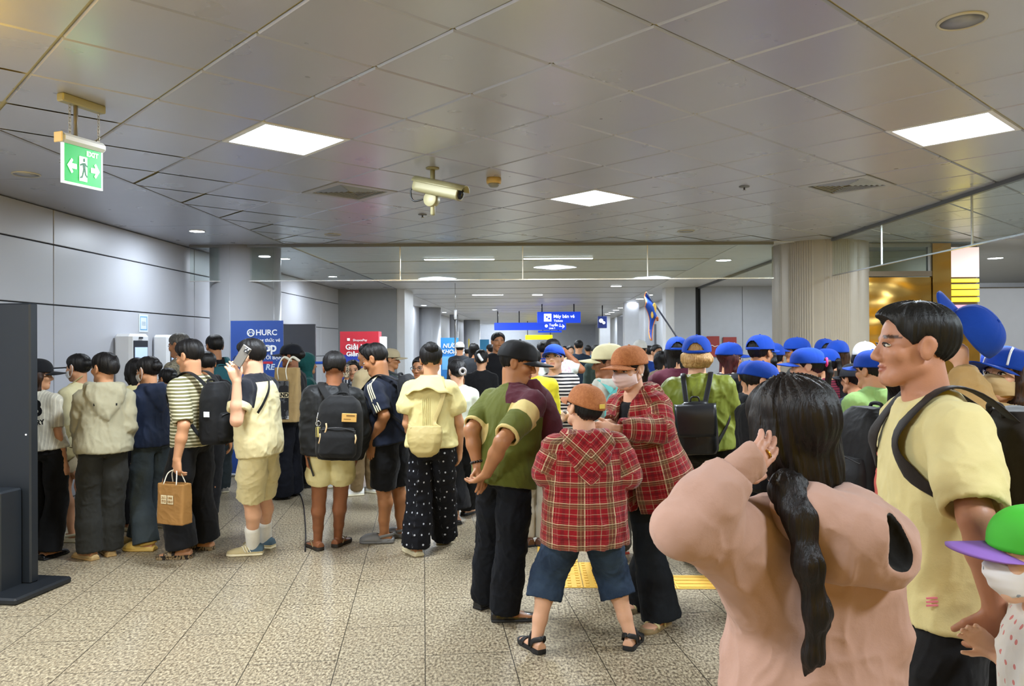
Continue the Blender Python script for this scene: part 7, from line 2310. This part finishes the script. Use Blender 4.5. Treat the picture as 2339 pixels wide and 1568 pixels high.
# --- 40: pink woman, nearest
P = person('woman in dusty pink hooded top, back turned, hand raised to her long dark hair', 1836, 1.78, -10, 1.54, 'c79a86', True, bw=1.04, head=(1812, 992, .0), hyaw=-16, hroll=-8, hpitch=-8, hs=1.08, vox=.0042,
           aL=dict(w=(1674, 1088, -.17), e=(1556, 1208, -.22), hd=(.80, .02, .52), thumb=(.1, .2, -1), curl=.30, sh=(-.01, -.03, .035)), aR=dict(l=(.05, .06, -.46)))
pk = cloth('dusty pink jersey', 'b28e7e', .85)
def holes(S, P):
    S.u(cone(P.el[0] * .55 + P.sh[0] * .45 - UP * .015, at(1725, 1335, P.D - .07), .055, .075), .07)
top(P, 'hooded_top', pk, sleeve=2.0, ease=.030, sease=.020, hem=-.45, amp=.012, straight=1, wide=.02, vox=.0058, fr=(7, 7, 4), armk=.05, fore=.008, cuts=holes)
S = Solid(.0035); w, hd = P.wr[0], P.hd[0]; L = .108 * P.h * .93; ts = nrm(P.th[0] - np.dot(P.th[0], hd) * hd)
S.u(loft(w - hd * .20 * L - (hd - nrm(w - P.el[0])) * 0, w + hd * .46 * L, ts, [(0, .25 * L, .20 * L, .20 * L), (.4, .27 * L, .18 * L, .16 * L), (.9, .275 * L, .15 * L, .14 * L), (1, .25 * L, .12 * L, .12 * L)]))
V, F_ = S.mesh(); link('hand_cuff', folds(V, F_, .004, (16, 16, 16), 5), F_, pk, P.root)
dh = hair_mat('0a0706', c2='1c110c')
hair(P, 'long', dh, length=.60, vox=.0045, amp=.045, vol=.05)
S = Solid(.0045); Dz = P.D
S.chain([at(1800, 1120, Dz - .12), at(1826, 1180, Dz - .16), at(1846, 1290, Dz - .19), at(1866, 1400, Dz - .19), at(1856, 1500, Dz - .18), at(1842, 1540, Dz - .17)], [.044, .031, .026, .023, .017, .005], .03)
V, F_ = S.mesh(); N_ = vnormals(V, F_); q_ = V * np.array([120, 120, 12]); V = V + N_ * (.004 * noise(q_, 5))[:, None]; link('hair_tail', V, F_, dh, P.root)
# hood pushed to the right with its dark opening
S = Solid(.0045)
S.chain([at(1760, 1190, Dz - .08), at(1850, 1175, Dz - .12), at(1960, 1215, Dz - .12), at(2040, 1262, Dz - .10)], [.035, .058, .070, .055], .05)
S.u(cone(at(1900, 1290, Dz - .13), at(2020, 1310, Dz - .12), .035, .03), .06)
S.u(cone(at(1940, 1150, Dz - .05), at(2040, 1215, Dz - .06), .045, .045), .05)
of = Fr(at(2068, 1236, Dz - .13), nrm(V3(.55, -.3, -.55)), V3(.5, -.8, .2), UP)
hx = nrm(V3(.62, -.10, -.78)); hn = nrm(V3(.78, -.50, .60)); hn = nrm(hn - np.dot(hn, hx) * hx); hy_ = np.cross(hx, hn)
HM = np.stack([hx, hy_, hn])
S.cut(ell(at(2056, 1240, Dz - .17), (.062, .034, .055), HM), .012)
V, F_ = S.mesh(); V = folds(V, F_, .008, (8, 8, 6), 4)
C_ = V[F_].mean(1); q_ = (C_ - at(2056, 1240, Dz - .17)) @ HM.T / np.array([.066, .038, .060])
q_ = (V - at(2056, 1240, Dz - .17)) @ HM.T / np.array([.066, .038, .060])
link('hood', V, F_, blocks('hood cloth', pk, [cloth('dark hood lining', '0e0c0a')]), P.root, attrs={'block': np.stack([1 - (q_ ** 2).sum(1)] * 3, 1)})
rw_ = P.wr[0] + hd * .60 * L + ts * .062 * L
b = MB(); a = np.linspace(0, 2 * np.pi, 20, endpoint=False); b.tube(rw_ + np.cross(hd, ts) * .035 * L + np.outer(np.cos(a) * .0102, ts) + np.outer(np.sin(a) * .0102, np.cross(hd, ts)), .0024, 6, closed=True); b.build('gold_ring', plain('gold', 'd8a544', .2, .9), P.root, smooth=True)
bottom(P, 'trousers', blk); shoes(P, 'sneaker', shoe_k, sole_k)

# --- far crowd along the concourse
far = [  # px, head y, depth, yaw, height, top colour, trouser colour, hair, female, label
    (1050, 797, 15, 0, 1.62, '2a2c30', '1d1e22', 'cap', False, 'distant person in white cap walking away beside the blue poster'),
    (1083, 800, 13, 10, 1.60, '26282c', '222', 'long', True, 'distant long-haired person in dark clothes near the thin barrier pole'),
    (1120, 800, 16, -20, 1.62, '4a4d52', '26282e', 'bun', True, 'distant person with hair bun in a grey top'),
    (1322, 792, 15, 5, 1.72, '1f2c3c', '1d2128', 'short', False, 'distant man in dark tee under the hanging blue signs'),
    (1343, 800, 19, 0, 1.62, '5f7f9a', '2c4668', 'short', True, 'distant person in blue jeans and pale blue top'),
    (1303, 802, 17, 170, 1.58, 'c9a878', '3a3a3e', 'bun', True, 'distant person in sand-coloured top facing the viewer'),
    (1362, 806, 12, -10, 1.60, '3c4a44', '24262a', 'short', True, 'distant person in dark green coat right of the jeans'),
    (1462, 800, 10.5, 12, 1.66, '1f3f8c', '22262e', 'cap', False, 'distant person in white cap and royal blue shirt'),
    (1482, 806, 13, -10, 1.60, 'cfd2d6', '2c2e34', 'short', False, 'distant person in white shirt beside the royal blue shirt'),
    (1500, 806, 11.5, 160, 1.60, 'e0e2e4', '2a2c30', 'bun', True, 'distant woman in white blouse looking to the left'),
    (1510, 822, 9.8, -15, 1.52, '8a7a66', '2a2826', 'long', True, 'distant woman in speckled brown blouse behind the flag bearer'),
    (1526, 812, 14, 10, 1.60, 'b8bcc2', '24262c', 'short', True, 'distant person in pale grey next to the white pier edge'),
    (1240, 800, 11, 0, 1.66, '16181c', '1c1d22', 'short', False, 'distant man in black right of the dark cap of the olive polo man'),
    (1230, 806, 20, 0, 1.6, '6a6d74', '2a2c30', 'short', True, 'distant person in mid grey under the yellow lit band'),
    (1068, 806, 20, 0, 1.62, '3a3d46', '1e1f24', 'short', False, 'distant person in slate jacket by the far columns'),
    (1290, 800, 24, 0, 1.66, '2a3140', '1e2026', 'short', False, 'distant person in navy far down the concourse'),
    (1400, 802, 22, 0, 1.64, '555a62', '1e2026', 'short', False, 'distant person in grey far down the right side'),
]
for k, (px_, hy_2, D, yw, hh_, tc, bc, st_, fem_, lb) in enumerate(far):
    P = person(lb, px_, D, yw, hh_, SK[('mid', 'tan', 'fair')[k % 3]], fem_, head=(px_, hy_2, 0), vox=.013 if D < 14 else .02, detail=False, group=None)
    top(P, 'top', cloth('far top ' + tc, tc if len(tc) == 6 else '222222'), sleeve=.9 if k % 2 else 1.9, hem=-.1, amp=.006)
    bottom(P, 'trousers', cloth('far trousers ' + bc, bc if len(bc) == 6 else '222222'))
    shoes(P, 'slipon', shoe_k, sole_k)
    hair(P, 'short' if st_ == 'cap' else st_, black_h)
    if st_ == 'cap': cap(P, cloth('white cap', 'd9d8d2'))
    if px_ == 1240: backpack(P, 'bright blue backpack showing between the olive polo man and the striped dress', cloth('bag blue', '1a52c8', .7), (.30, .16, .40), ctr=.66, pocket=False)
